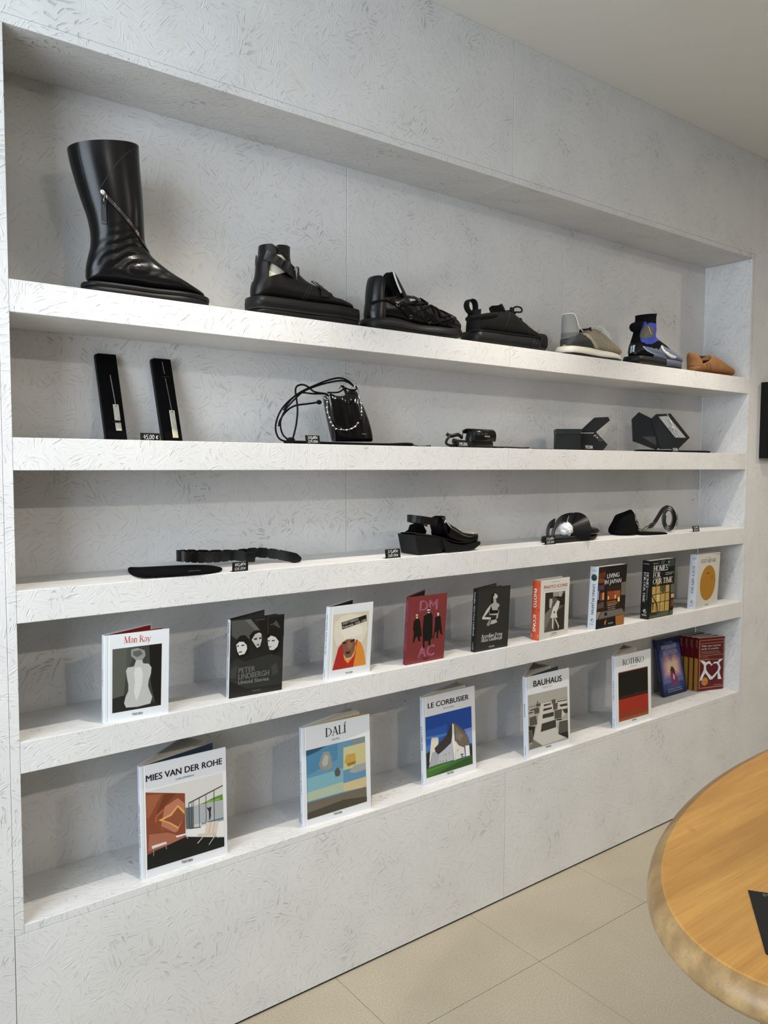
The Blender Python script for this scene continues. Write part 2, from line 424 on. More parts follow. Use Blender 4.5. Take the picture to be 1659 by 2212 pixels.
# serif letters: width, strokes (points, weight or (w0..)), serif feet (x, y)
def _v(x, y0=0, y1=1): return ([(x, y0), (x, y1)], TK)
SERIF = {
 'D': (0.78, [_v(0.14), (arc(0.14, 0.5, 0.56, 0.478, 90, -90, 14), 'c')], [(0.14, 0), (0.14, 1)]),
 'A': (0.76, [([(0.10, 0), (0.38, 1)], TN), ([(0.38, 1), (0.66, 0)], TK), ([(0.2, 0.34), (0.56, 0.34)], TN)], [(0.08, 0), (0.67, 0)]),
 'L': (0.62, [_v(0.16), ([(0.16, 0.025), (0.58, 0.025)], TN), ([(0.565, 0.0), (0.565, 0.2)], TN)], [(0.16, 0), (0.16, 1)]),
 'I': (0.34, [_v(0.17)], [(0.17, 0), (0.17, 1)]),
 'R': (0.74, [_v(0.14), (arc(0.14, 0.74, 0.40, 0.235, 90, -90, 10), 'c'), ([(0.34, 0.5), (0.68, 0.0)], TK)], [(0.14, 0), (0.14, 1), (0.68, 0)]),
 'O': (0.84, [(arc(0.42, 0.5, 0.36, 0.478, 0, 360, 24), 'o')], []),
 'T': (0.68, [_v(0.34), ([(0.03, 0.97), (0.65, 0.97)], TN), ([(0.045, 0.8), (0.045, 1.0)], TN), ([(0.635, 0.8), (0.635, 1.0)], TN)], [(0.34, 0)]),
 'H': (0.84, [_v(0.15), _v(0.69), ([(0.15, 0.5), (0.69, 0.5)], TN)], [(0.15, 0), (0.15, 1), (0.69, 0), (0.69, 1)]),
 'K': (0.78, [_v(0.15), ([(0.2, 0.42), (0.62, 1)], TN), ([(0.32, 0.56), (0.68, 0)], TK)], [(0.15, 0), (0.15, 1), (0.62, 1), (0.68, 0)]),
 'M': (0.98, [([(0.13, 0), (0.15, 1)], TN), ([(0.15, 1), (0.48, 0)], TK), ([(0.48, 0), (0.80, 1)], TN), ([(0.80, 1), (0.84, 0)], TK)], [(0.13, 0), (0.15, 1), (0.82, 1), (0.84, 0)]),
 'E': (0.64, [_v(0.15), ([(0.15, 0.975), (0.56, 0.975)], TN), ([(0.15, 0.51), (0.46, 0.51)], TN), ([(0.15, 0.025), (0.58, 0.025)], TN), ([(0.57, 0), (0.57, 0.19)], TN), ([(0.55, 0.83), (0.55, 1)], TN)], [(0.15, 0), (0.15, 1)]),
 'S': (0.56, [(arc(0.28, 0.74, 0.19, 0.235, 40, 250, 10) + arc(0.28, 0.25, 0.21, 0.228, 75, -150, 10), 's')], []),
 'Y': (0.72, [([(0.08, 1), (0.36, 0.46)], TK), ([(0.36, 0.46), (0.64, 1)], TN), _v(0.36, 0, 0.5)], [(0.08, 1), (0.64, 1), (0.36, 0)]),
 'F': (0.60, [_v(0.15), ([(0.15, 0.975), (0.56, 0.975)], TN), ([(0.15, 0.5), (0.46, 0.5)], TN), ([(0.55, 0.83), (0.55, 1)], TN)], [(0.15, 0), (0.15, 1)]),
 'U': (0.80, [([(0.15, 1), (0.15, 0.3)], TK), (arc(0.40, 0.27, 0.25, 0.25, 180, 360, 12), 0.08), ([(0.65, 0.27), (0.65, 1)], TN)], [(0.15, 1), (0.65, 1)]),
 'P': (0.66, [_v(0.14), (arc(0.14, 0.72, 0.42, 0.255, 90, -90, 10), 'c')], [(0.14, 0), (0.14, 1)]),
 'a': (0.52, [(arc(0.24, 0.48, 0.16, 0.15, 160, 0, 7) + [(0.40, 0.06)], 0.09), (arc(0.24, 0.17, 0.16, 0.15, 80, 330, 10), 0.07)], []),
 'n': (0.60, [_v(0.12, 0, 0.62), (arc(0.29, 0.42, 0.17, 0.2, 180, 0, 9) + [(0.46, 0)], 0.10)], [(0.12, 0), (0.46, 0)]),
 'h': (0.60, [_v(0.12, 0, 1.05), (arc(0.29, 0.42, 0.17, 0.2, 180, 0, 9) + [(0.46, 0)], 0.10)], [(0.12, 0), (0.46, 0)]),
 'y': (0.56, [([(0.06, 0.64), (0.29, 0.02)], 0.11), ([(0.50, 0.64), (0.24, -0.2), (0.12, -0.26), (0.06, -0.22)], TN)], [(0.06, 0.64), (0.50, 0.64)]),
 'z': (0.48, [([(0.06, 0.61), (0.42, 0.61)], TN), ([(0.42, 0.62), (0.06, 0.02)], 0.11), ([(0.06, 0.025), (0.44, 0.025)], TN)], []),
 'e': (0.50, [([(0.08, 0.34), (0.42, 0.34)], TN), (arc(0.25, 0.33, 0.19, 0.31, 5, 320, 14), 'e')], []),
 'd': (0.58, [_v(0.43, 0, 1.05), (arc(0.25, 0.31, 0.18, 0.3, 30, 330, 14), 'e')], [(0.47, 0)]),
 'b': (0.58, [_v(0.13, 0, 1.05), (arc(0.30, 0.31, 0.18, 0.3, 150, -150, 14), 'e')], []),
 'g': (0.54, [(arc(0.24, 0.42, 0.15, 0.2, 0, 360, 14), 'e'), (arc(0.25, -0.1, 0.2, 0.14, 0, 360, 12), 0.05), ([(0.16, 0.22), (0.2, 0.06), (0.36, 0.04)], 0.06)], []),
 'i': (0.30, [_v(0.15, 0, 0.62), ([(0.15, 0.82), (0.15, 0.94)], TK)], [(0.15, 0)]),
 'l': (0.30, [_v(0.15, 0, 1.05)], [(0.15, 0)]),
 't': (0.38, [([(0.17, 0.8), (0.17, 0.1), (0.24, 0.03), (0.34, 0.08)], 0.10), ([(0.04, 0.62), (0.33, 0.62)], TN)], []),
 'r': (0.42, [_v(0.12, 0, 0.62), ([(0.14, 0.48), (0.26, 0.6), (0.36, 0.57)], 0.09)], [(0.12, 0)]),
 ' ': (0.30, [], []),
}
SERIF['Í'] = (0.34, SERIF['I'][1] + [([(0.13, 1.08), (0.30, 1.26)], 0.09)], SERIF['I'][2])
SERIF['ï'] = (0.34, [_v(0.17, 0, 0.62), ([(0.08, 0.82), (0.08, 0.92)], 0.1), ([(0.26, 0.82), (0.26, 0.92)], 0.1)], [(0.17, 0)])
def stroke_poly(V, F, pts, w, ox=0.0):
    n = len(pts); L = len(V)
    for i in range(n):
        a = pts[max(0, i - 1)]; b = pts[min(n - 1, i + 1)]
        dx, dy = b[0] - a[0], b[1] - a[1]; d = math.hypot(dx, dy) or 1
        nx, ny = -dy / d, dx / d
        if w in ('c', 'o', 'e', 's'):
            k = abs(dx) / d; th, tn = (TK, TN) if w in ('c', 'o') else (0.115, 0.05)
            ww = tn + (th - tn) * ((k if w == 's' else (1 - k)) ** 1.3)
        else: ww = w
        V.append((ox + pts[i][0] + nx * ww / 2, pts[i][1] + ny * ww / 2)); V.append((ox + pts[i][0] - nx * ww / 2, pts[i][1] - ny * ww / 2))
    for i in range(n - 1): F.append([L + 2 * i, L + 2 * i + 1, L + 2 * i + 3, L + 2 * i + 2])
def serif_glyphs(s):
    V, F = [], []; x = 0.0
    for ch in s:
        w, strokes, feet = SERIF[ch]
        for pts, wt in strokes: stroke_poly(V, F, pts, wt, x)
        for fx, fy in feet:
            y0 = fy if fy < 0.3 else fy - 0.04
            stroke_poly(V, F, [(fx - 0.15, y0 + 0.02), (fx + 0.15, y0 + 0.02)], 0.04, x)
        x += w
    return V, F
HAND = {
 '0': (0.56, [arc(0.26, 0.42, 0.2, 0.4, 80, 440, 14)]), '1': (0.36, [[(0.05, 0.55), (0.22, 0.85), (0.2, 0.0)]]), '2': (0.54, [arc(0.25, 0.62, 0.19, 0.2, 150, -40, 8) + [(0.05, 0.02), (0.48, 0.05)]]),
 '3': (0.52, [arc(0.24, 0.63, 0.17, 0.2, 140, -80, 8) + arc(0.22, 0.22, 0.2, 0.22, 80, -140, 9)]), '4': (0.54, [[(0.28, 0.88), (0.05, 0.35), (0.48, 0.38)], [(0.38, 0.66), (0.32, 0.0)]]),
 '5': (0.52, [[(0.45, 0.84), (0.14, 0.82), (0.1, 0.5)] + arc(0.22, 0.26, 0.22, 0.25, 100, -130, 9)]), '6': (0.52, [[(0.4, 0.85), (0.16, 0.55)] + arc(0.25, 0.24, 0.18, 0.22, 160, -180, 12)]),
 '7': (0.5, [[(0.06, 0.8), (0.45, 0.84), (0.18, 0.0)]]), '8': (0.52, [arc(0.25, 0.63, 0.15, 0.18, 270, -90, 12), arc(0.24, 0.22, 0.19, 0.22, 90, -270, 12)]), '9': (0.52, [arc(0.25, 0.6, 0.17, 0.2, 0, 360, 12) + [(0.4, 0.4), (0.3, 0.0)]]),
 ',': (0.24, [[(0.14, 0.08), (0.06, -0.12)]]), '.': (0.24, [[(0.09, 0.02), (0.15, 0.06)]]), '€': (0.56, [arc(0.32, 0.36, 0.22, 0.3, 50, 310, 10), [(0.02, 0.44), (0.36, 0.46)], [(0.02, 0.28), (0.33, 0.3)]]), ' ': (0.3, []),
}
def hand_glyphs(s, wt=0.085):
    V, F = [], []; x = 0.0
    for ch in s:
        w, strokes = HAND[ch]
        for pts in strokes: stroke_poly(V, F, [(px + py * 0.12, py) for px, py in pts], wt, x)
        x += w
    return V, F
def line_of_text(s, font):
    if font == 'serif': return serif_glyphs(s) + (1.0,)
    if font == 'hand': return hand_glyphs(s) + (0.85,)
    V, F = sans_glyphs(s)
    if font == 'sansb':      # heavier weight: the outline doubled with a small shift
        n = len(V); V = V + [(x + 0.035, y) for x, y in V] + [(x + 0.018, y + 0.012) for x, y in V]; F = F + [[i + n for i in f] for f in F] + [[i + 2 * n for i in f] for f in F]
    return V, F, 0.73
def add_text(mb, s, font, a, b, cap, place, mi=0):
    """set a line between baseline points a and b with capital height cap; place(u, v) gives the point in space"""
    V, F, ch = line_of_text(s, font)
    if not V: return
    x0 = min(p[0] for p in V); x1 = max(p[0] for p in V)
    L = math.hypot(b[0] - a[0], b[1] - a[1]); sx = L / (x1 - x0); sy = cap / ch
    ux, uy = (b[0] - a[0]) / L, (b[1] - a[1]) / L
    mb.add([place(a[0] + ux * (p[0] - x0) * sx - uy * p[1] * sy, a[1] + uy * (p[0] - x0) * sx + ux * p[1] * sy) for p in V], F, mi)
# ------------------------------------------------------------------ shoes
BLK = mat('black_leather', (0.0035, 0.0038, 0.0045), 0.27, spec=0.32, bump=(260, 0.18, 0.0005))
BLKM = mat('black_leather_matt', (0.0045, 0.0043, 0.004), 0.38, spec=0.28, bump=(320, 0.3, 0.0006))
RUB = mat('black_rubber', (0.0065, 0.0068, 0.007), 0.5, spec=0.25)
SUEDE = mat('black_suede', (0.0085, 0.0082, 0.0075), 0.9, spec=0.1, noise=(90, 0.4), sheen=0.03)
LINING = mat('dark_lining', (0.004, 0.004, 0.004), 0.8, spec=0.1)
CREAM = mat('cream_lining', srgb(190, 184, 168), 0.75)
STEEL = mat('polished_steel', (0.72, 0.72, 0.70), 0.22, metal=1.0)
GUN = mat('blackened_metal', (0.16, 0.16, 0.16), 0.3, metal=1.0)
LACE = mat('black_lace', (0.004, 0.004, 0.004), 0.85, spec=0.15)
def sgnp(v, e): return math.copysign(abs(v) ** e, v)
class Loft:
    """surface through rings; ring = (As, Az, Bs, Bz, half-width, exponent, top taper, sideways shift)"""
    def __init__(self, rings, seg=64, sub=6, wob=None, close_first=True, tan=0.0, y0=0.0):
        self.tan = tan; self.y0 = y0   # side features are given on the plane y = y0 as seen along (tan, 1, 0)
        R = [tuple(list(r) + [2.4, 0.0, 0.0][len(r) - 5:]) if len(r) < 8 else tuple(r) for r in rings]
        R = catmull(R, sub); self.v = []; self.f = []; self.seg = seg; self.n = len(R)
        for i, (As, Az, Bs, Bz, w, n, k, dy) in enumerate(R):
            for j in range(seg):
                a = 2 * math.pi * j / seg
                c = sgnp(math.cos(a), 2 / n); s_ = sgnp(math.sin(a), 2 / n)
                t = (c + 1) / 2
                lat = w * s_ * (1 - k * t)
                p = Vector((Bs + (As - Bs) * t, dy + lat, Bz + (Az - Bz) * t))
                if wob: p += Vector(wob(i / (self.n - 1), a, p))
                self.v.append(p)
        for i in range(self.n - 1):
            for j in range(seg):
                a, b = i * seg + j, i * seg + (j + 1) % seg
                self.f.append((a, b, b + seg, a + seg))
        if close_first: self.f.append(tuple(reversed(range(seg))))
        self.bvh = BVHTree.FromPolygons(self.v, [list(f) for f in self.f])
    def rim(self): return self.v[-self.seg:]
    def mb(self):
        m = MB(); m.add(self.v, self.f, 0, True); return m
    def mouth(self, depth=0.05, th=0.003, flare=0.0):
        """rolled edge and lining inside the opening"""
        m = MB(); rim = self.rim(); prev = self.v[-3 * self.seg:-2 * self.seg]
        c = sum(rim, Vector()) / len(rim); d = (sum(prev, Vector()) / len(prev) - c).normalized()
        r1 = [p + (c - p).normalized() * th for p in rim]; r2 = [p + d * depth * 0.5 for p in r1]; r3 = [c + (p - c) * 0.9 + d * depth for p in r1]
        n = self.seg; m.add(rim + r1 + r2 + r3, [(k * n + j, k * n + (j + 1) % n, (k + 1) * n + (j + 1) % n, (k + 1) * n + j) for k in range(3) for j in range(n)] + [tuple(3 * n + j for j in range(n))], 0, True)
        return m
    def near(self, s, z, off=0.0005, side=-1):
        d = Vector((self.tan, 1, 0)).normalized() if side < 0 else Vector((0, -1, 0))
        h = self.bvh.ray_cast(Vector((s, self.y0 if side < 0 else 0, z)) - d * 0.4, d)
        if h[0] is None: h = self.bvh.find_nearest(Vector((s, side * 0.03, z)))
        n = h[1] if h[1].y * side > -0.2 else -h[1]
        return h[0] + n * off, n
    def top(self, s, y, off=0.0005):
        h = self.bvh.ray_cast(Vector((s, y, 0.6)), Vector((0, 0, -1)))
        if h[0] is None: h = self.bvh.find_nearest(Vector((s, y, 0.1)))
        n = h[1] if h[1].z > 0 else -h[1]
        return h[0] + n * off, n
    def path(self, pts, off=0.0005, n=8, side=-1):
        q = catmull(pts, n) if len(pts) > 2 else [tuple(a + (b - a) * i / n for a, b in zip(pts[0], pts[1])) for i in range(n + 1)]
        o = [self.near(p[0], p[1], off, side) for p in q]
        return [a for a, _ in o], [b for _, b in o]
    def patch(self, poly, off=0.0007, sides=(-1,)):
        """faces whose side view falls inside the outline, lifted off the surface as a separate skin"""
        m = MB(); used = {}
        def inside(x, y):
            r = False; n = len(poly)
            for i in range(n):
                x1, y1 = poly[i]; x2, y2 = poly[(i + 1) % n]
                if (y1 > y) != (y2 > y) and x < (x2 - x1) * (y - y1) / (y2 - y1) + x1: r = not r
            return r
        c0 = sum(self.v, Vector()) / len(self.v)
        F = []
        for f in self.f:
            if len(f) > 4: continue
            c = sum((self.v[i] for i in f), Vector()) / 4
            if self.tan:
                a_, b_, c2, d_ = (self.v[i] for i in f); nn = (c2 - a_).cross(d_ - b_)
                if nn.dot(c - Vector((c.x if .03 < c.x < .25 else .1, 0, c.z))) < 0: nn = -nn
                ok = nn.x * self.tan + nn.y < 0.0
            else: ok = any((c.y * sd) > -1e-6 for sd in sides)
            if ok and inside(c.x + (self.y0 - c.y) * self.tan, c.z): F.append(f)
        nrm = {}
        for f in F:
            a, b, c_, d = (self.v[i] for i in f); n = (c_ - a).cross(d - b)
            if n.length > 0: n.normalize()
            for i in f: nrm[i] = nrm.get(i, Vector()) + n
        idx = {}; V = []
        for i, n in nrm.items():
            n.normalize(); p = self.v[i]
            if n.y * p.y < 0 and abs(n.y) > 0.3: n = -n
            elif n.dot(p - Vector((p.x, 0, 0.03))) < 0: n = -n
            idx[i] = len(V); V.append(p + n * off)
        m.add(V, [tuple(idx[i] for i in f) for f in F], 0, True); return m

def footprint(L, wh, wb, wm=None, sq=0.0, s0=0.0, n=5, toe=0.985):
    wm = wm or (wh + wb) * 0.46
    h = [(0, 0.0), (0.012, wh * (0.42 + sq * .35)), (0.05, wh * (0.85 + sq * .15)), (0.13, wh), (0.3, wm), (0.5, wm * 1.04), (0.70, wb), (0.82, wb * (0.93 + sq * .06)), (0.92, wb * (0.70 + sq * .28)), (toe, wb * (0.33 + sq * .55)), (1.0, 0.0)]
    near = [(s0 + L * a, -b) for a, b in h]; far = [(s0 + L * a, b * 0.94) for a, b in h[1:-1]]
    pts = near + far[::-1]
    return catmull(pts, n, True)
def slab(poly, z0, z1, inset0=0.0, inset1=0.0, rise=None, cs=None):
    """sole layer over a footprint; rise(s) lifts the underside"""
    m = MB(); n = len(poly)
    cx = sum(p[0] for p in poly) / n; cy = sum(p[1] for p in poly) / n
    def ins(p, d):
        v = Vector((cx - p[0], cy - p[1])); l = v.length; return (p[0] + v.x / l * d, p[1] + v.y / l * d)
    zz0 = z0 if callable(z0) else (lambda s: z0); zz1 = z1 if callable(z1) else (lambda s: z1)
    lo = [ins(p, inset0) for p in poly]; hi = [ins(p, inset1) for p in poly]
    mid = [ins(p, min(inset0, inset1) - 0.0006) for p in poly]
    V = [(p[0], p[1], zz0(p[0])) for p in lo] + [(p[0], p[1], zz0(p[0]) * .5 + zz1(p[0]) * .5) for p in mid] + [(p[0], p[1], zz1(p[0])) for p in hi]
    F = [(i, (i + 1) % n, n + (i + 1) % n, n + i) for i in range(n)] + [(n + i, n + (i + 1) % n, 2 * n + (i + 1) % n, 2 * n + i) for i in range(n)]
    V += [(cx, cy, zz0(cx)), (cx, cy, zz1(cx))]
    m.add(V, F, 0, True); o = 0
    m.f += [[(i + 1) % n, i, 3 * n] for i in range(n)] + [[2 * n + i, 2 * n + (i + 1) % n, 3 * n + 1] for i in range(n)]; m.mi += [0] * (2 * n); m.sm += [False] * (2 * n)
    return m
def ushell(levels, phi, th=0.003, seg=28, sub=4, flip=False, lo=None):
    """curved upright shell: levels = (z, s centre, half length, half width, [phi]); covers +-phi from the heel (or the toe side when flip)"""
    m = MB(); Lv = catmull([tuple(l) + ((phi,) if len(l) < 5 else ()) for l in levels], sub); N = seg + 1
    def ring(sgn_off):
        V = []
        for z_, c, a, w, ph in Lv:
            for j in range(N):
                t = math.radians(-ph + 2 * ph * j / seg) if lo is None else math.radians(lo + (ph - lo) * j / seg)
                d = 1 if flip else -1
                V.append((c + d * (a + sgn_off) * math.cos(t), (w + sgn_off) * math.sin(t), z_))
        return V
    o = m.add(ring(0.0) + ring(-th), []); K = len(Lv); B = K * N
    def q(a, b, c, d): m.f.append([a, b, c, d]); m.mi.append(0); m.sm.append(True)
    for i in range(K - 1):
        for j in range(N - 1):
            a = i * N + j; q(a, a + 1, a + N + 1, a + N); q(B + a + N, B + a + N + 1, B + a + 1, B + a)
        q(i * N, i * N + N, B + i * N + N, B + i * N); e = i * N + N - 1; q(e + N, e, B + e, B + e + N)
    for j in range(N - 1):
        a = (K - 1) * N + j; q(a, a + 1, B + a + 1, B + a); q(j + 1, j, B + j, B + j + 1)
    return m
def frame_buckle(mb, c, ex, ey, w, h, r):
    c, ex, ey = Vector(c), Vector(ex).normalized(), Vector(ey).normalized()
    P = [c + ex * (w / 2 * a) + ey * (h / 2 * b) for a, b in ((-1, -1), (1, -1), (1, 1), (-1, 1))]
    Q = []
    for i in range(4):
        a, b = P[i], P[(i + 1) % 4]; Q += [a + (b - a) * 0.12, a + (b - a) * 0.88]
    mb.tube(Q, r, 8, closed=True)
SHG = 'shoes on the top shelf'

# --- tall boot with diagonal zip
def tall_boot():
    t = thing('boot', 'tall black leather boot with silver diagonal zip', 'boot', (0.157, 0.066, S1T), 0.0, SHG)
    R = [(.273, .030, .273, .026, .003), (.268, .035, .268, .0255, .020), (.256, .040, .258, .0255, .031), (.236, .048, .242, .0255, .040), (.210, .059, .222, .026, .046, 2.5), (.188, .070, .192, .026, .047, 2.5), (.168, .084, .152, .027, .044, 2.5), (.152, .098, .100, .028, .040, 2.4),
         (.143, .110, .050, .028, .037, 2.3), (.138, .122, .014, .031, .035, 2.3), (.135, .135, .009, .050, .036, 2.2), (.134, .150, .013, .076, .038, 2.2), (.133, .166, .020, .105, .041, 2.2), (.132, .186, .021, .132, .044, 2.2), (.131, .206, .015, .166, .047, 2.2),
         (.129, .236, .004, .198, .050, 2.2), (.126, .270, -.008, .236, .053, 2.2), (.124, .300, -.018, .272, .055, 2.2), (.123, .329, -.023, .300, .056, 2.2)]
    def wob(u, a, p):
        k = math.exp(-((p.z - 0.080) / 0.042) ** 2) * math.exp(-((p.x - 0.085) / 0.075) ** 2)
        r = math.hypot((p.x - 0.115) / 2.1, p.z - 0.066 - 0.25 * (p.x - 0.115))
        d = 0.0030 * k * math.sin(r * 190 + 0.6) + 0.0012 * k * math.sin(p.z * 160 + p.x * 40)
        return (0, math.copysign(d, p.y) if abs(p.y) > 0.005 else 0, 0)
    up = Loft(R, 72, 6, wob)
    u = part('upper', up.mb(), BLK, t); part('lining', up.mouth(0.06, 0.004), LINING, u)
    fp = footprint(0.286, 0.039, 0.052, 0.042, s0=-0.001)
    part('welt', slab(fp, 0.017, 0.026, 0.0, 0.001), RUB, t); part('outsole', slab(fp, 0.0, 0.0165, 0.003, 0.0015), RUB, t)
    # zip: tape, teeth in two rows, puller
    P, N = up.path([(.036, .203), (.085, .160), (.134, .116), (.140, .110)], 0.0006, 14)
    zp = MB(); zp.band(P, N, 0.010, 0.0006); z = part('zip_tape', zp, MATS['dark_lining'], t)
    te = MB(); cl = MB()
    P, N = up.path([(.038, .202), (.085, .160), (.134, .116), (.140, .1105)], 0.0014, 26)
    for i in range(len(P) - 1):
        a, b = P[i], P[i + 1]; tv = (b - a).normalized(); sd = tv.cross(N[i]).normalized()
        for sg in (-1, 1):
            c = a + sd * (0.0017 * sg) + (tv * (b - a).length * 0.5 if sg > 0 else Vector())
            ex, ey, ez = sd * 0.0014, tv * 0.0005, N[i] * 0.0006
            te.add([c - ex - ey, c + ex - ey, c + ex + ey, c - ex + ey, c - ex - ey + ez, c + ex - ey + ez, c + ex + ey + ez, c - ex + ey + ez], [(3, 2, 1, 0), (4, 5, 6, 7), (0, 1, 5, 4), (1, 2, 6, 5), (2, 3, 7, 6), (3, 0, 4, 7)])
    part('zip_teeth', te, STEEL, z)['kind'] = 'stuff'
    sl = MB(); c, n = up.near(.031, .209, 0.0025); d = (up.near(.040, .200, 0.0025)[0] - c).normalized(); sd = d.cross(n).normalized()
    sl.tube([c - d * .004, c, c + d * .005, c + d * .009], [.0022, .0048, .0050, .0036], 10, flat=(n, 0.6)); sl.tube([c + d * .002 + n * .003, c + d * .006 + n * .0045, c + d * .010 + n * .003], .0012, 8)
    e = c + d * .010 + n * .003
    sl.tube([e + sd * .0026, e + sd * .004 + Vector((0, 0, -.006)), e + sd * .004 + Vector((0, 0, -.011))], .0008, 6); sl.tube([e - sd * .0026, e - sd * .004 + Vector((0, 0, -.006)), e - sd * .004 + Vector((0, 0, -.011))], .0008, 6)
    part('zip_slider', sl, STEEL, z)
    pu = MB(); P, N = up.path([(.0355, .192), (.0365, .170), (.0385, .146)], 0.0022, 5); pu.band(P, N, 0.0115, 0.0016); po = part('pull_tab', pu, BLKM, z)
    rv = MB(); c, n = up.near(.0362, .181, 0.004); rv.sphere(c, 0.0018, 10, 6); part('rivet', rv, GUN, po)
    # overlapping flap edge and back seam
    fl = MB(); P, N = up.path([(.030, .219), (.040, .238), (.060, .270), (.086, .300), (.112, .321)], 0.0003, 8); fl.band(P, N, 0.0016, 0.0009); part('flap_edge', fl, mat('leather_edge', (0.02, 0.02, 0.02), 0.5, spec=0.3), t)
    bs = MB(); P, N = up.path([(-.012, .292), (-.006, .262), (.003, .228), (.012, .195), (.021, .165)], 0.0003, 6); bs.band(P, N, 0.002, 0.0008); part('back_seam', bs, BLKM, t)
tall_boot()

# --- ankle boot with two buckled straps
def buckle_boot():
    t = thing('boot', 'black leather ankle boot with two buckled straps on a thick sole', 'boot', (0.549, 0.066, S1T), 0.0, SHG)
    R = [(.294, .052, .294, .046, .004), (.290, .058, .291, .044, .022), (.280, .062, .282, .044, .036), (.262, .066, .266, .044, .045, 2.6), (.240, .070, .244, .044, .050, 2.6), (.216, .075, .216, .044, .050, 2.6), (.196, .084, .186, .044, .048, 2.6), (.172, .096, .148, .044, .044, 2.5),
         (.150, .106, .100, .044, .040, 2.4), (.136, .118, .052, .044, .037, 2.3), (.126, .126, .012, .046, .036, 2.3), (.116, .124, .007, .066, .036, 2.2), (.106, .120, .012, .086, .036, 2.2)]
    up = Loft(R, 72, 6, lambda u, a, p: (0, 0, 0.0012 * math.sin(p.x * 190) * math.exp(-((p.x - .2) / .04) ** 2) * (1 if p.z > .06 else 0)))
    u = part('upper', up.mb(), BLKM, t); part('lining', up.mouth(0.04, 0.004), LINING, u)
    sh = ushell([(.080, .058, .047, .037, 62), (.100, .060, .042, .036, 58), (.120, .062, .0415, .035, 56), (.132, .062, .040, .035, 60), (.142, .062, .037, .035, 72), (.155, .063, .034, .035, 82), (.168, .063, .033, .034, 78), (.175, .063, .032, .034, 60)], 60, 0.0035)
    part('heel_collar', sh, BLKM, t)
    tg = ushell([(.100, .084, .044, .033, 50), (.120, .080, .041, .033, 52), (.140, .074, .039, .033, 58), (.155, .070, .040, .033, 88), (.166, .068, .042, .033, 105), (.175, .067, .044, .031, 95), (.180, .067, .045, .028, 60)], 70, 0.003, flip=True)
    part('tongue', tg, BLKM, t)
    ln = ushell([(.078, .070, .044, .033), (.100, .070, .041, .032), (.125, .070, .036, .031), (.142, .070, .033, .030), (.152, .070, .032, .030)], 150, 0.003, flip=True)
    part('cream_sock', ln, CREAM, t, label='cream leather inner sock')
    # ankle strap round the shaft
    def ring(ph, z_, a=.047, w=.0415, c=.064): r = math.radians(ph); return Vector((c - a * math.cos(r), -w * math.sin(r), z_)), Vector((-math.cos(r) / a, -math.sin(r) / w, 0)).normalized()
    st = MB(); pts = [ring(ph, z_, a, w) for ph, z_, a, w in ((40, .147, .042, .037), (60, .141, .044, .039), (80, .133, .046, .041), (100, .125, .049, .042), (120, .118, .053, .042), (140, .113, .058, .040), (160, .110, .063, .036), (180, .109, .066, .034), (200, .109, .063, .036), (230, .113, .056, .040), (260, .122, .048, .041), (300, .138, .043, .039), (325, .147, .040, .037))]
    st.band(catmull([tuple(p) for p, n in pts], 4), [Vector(q) for q in catmull([tuple(n) for p, n in pts], 4)], 0.024, 0.002); so = part('ankle_strap', st, BLK, t)
    kp = MB(); pts = [ring(ph, z_, a + .003, w + .003) for ph, z_, a, w in ((98, .126, .049, .042), (110, .122, .051, .042), (122, .117, .054, .042), (134, .114, .057, .041))]
    kp.band(catmull([tuple(p) for p, n in pts], 4), [Vector(q) for q in catmull([tuple(n) for p, n in pts], 4)], 0.030, 0.002); part('strap_keeper', kp, BLK, so)
    bk = MB(); c, n = ring(147, .112, .063, .042); tv = Vector((-n.y, n.x, 0)) * -1; tv.z = -.25; frame_buckle(bk, c + n * .005, tv, n.cross(tv), .024, .036, .0022)
    bk.tube([c + n * .005 - tv.normalized() * .010, c + n * .006 + tv.normalized() * .010], .0012, 6); part('buckle', bk, GUN, so)
    # instep strap
    P = []; N = []
    for i, yy in enumerate((-.046, -.046, -.040, -.030, -.015, 0, .015, .030, .040)):
        s_ = .188 + (.010 - .02 * (i / 8)) * .6
        p, n = up.top(s_, yy, 0.001) if i > 1 else up.near(s_ + .003, (.056, .068)[i], 0.0012)
        P.append(p); N.append(n)
    q = catmull([tuple(p) for p in P], 3); nn = catmull([tuple(n) for n in N], 3)
    s2 = MB(); s2.band(q, [Vector(n) for n in nn], 0.026, 0.002); o2 = part('instep_strap', s2, BLKM, t)
    s3 = MB(); p0, n0 = up.near(.187, .062, .004); p1, n1 = up.near(.184, .078, .0045); p2, n2 = up.top(.180, -.026, .005); s3.band(catmull([tuple(p0), tuple(p1), tuple(p2)], 4), [Vector(x) for x in catmull([tuple(n0), tuple(n1), tuple(n2)], 4)], 0.025, 0.002); part('strap_end', s3, BLK, o2)
    b2 = MB(); p, n = up.top(.176, -.022, .006); frame_buckle(b2, p, Vector((1, 0, -.4)), n.cross(Vector((1, 0, -.4))), .030, .016, .0014); part('buckle', b2, GUN, o2)
    for pts in ([(.100, .108), (.110, .098), (.135, .091), (.150, .095)], [(.152, .094), (.138, .074), (.128, .052)], [(.158, .094), (.146, .074), (.136, .052)], [(.205, .080), (.222, .073), (.205, .062)]):
        sm = MB(); P, N = up.path(pts, 0.0002, 6); sm.band(P, N, 0.0014, 0.0007); part('seam', sm, MATS['leather_edge'], u)
    fp = footprint(0.312, 0.043, 0.056, 0.047, sq=0.45, s0=-0.003)
    part('midsole', slab(fp, 0.020, 0.046, 0.0, 0.001), RUB, t); part('sole_edge', slab(fp, 0.0165, 0.0205, 0.0008, 0.0), mat('rubber_edge', (0.013, 0.013, 0.0135), 0.5, spec=0.3), t)
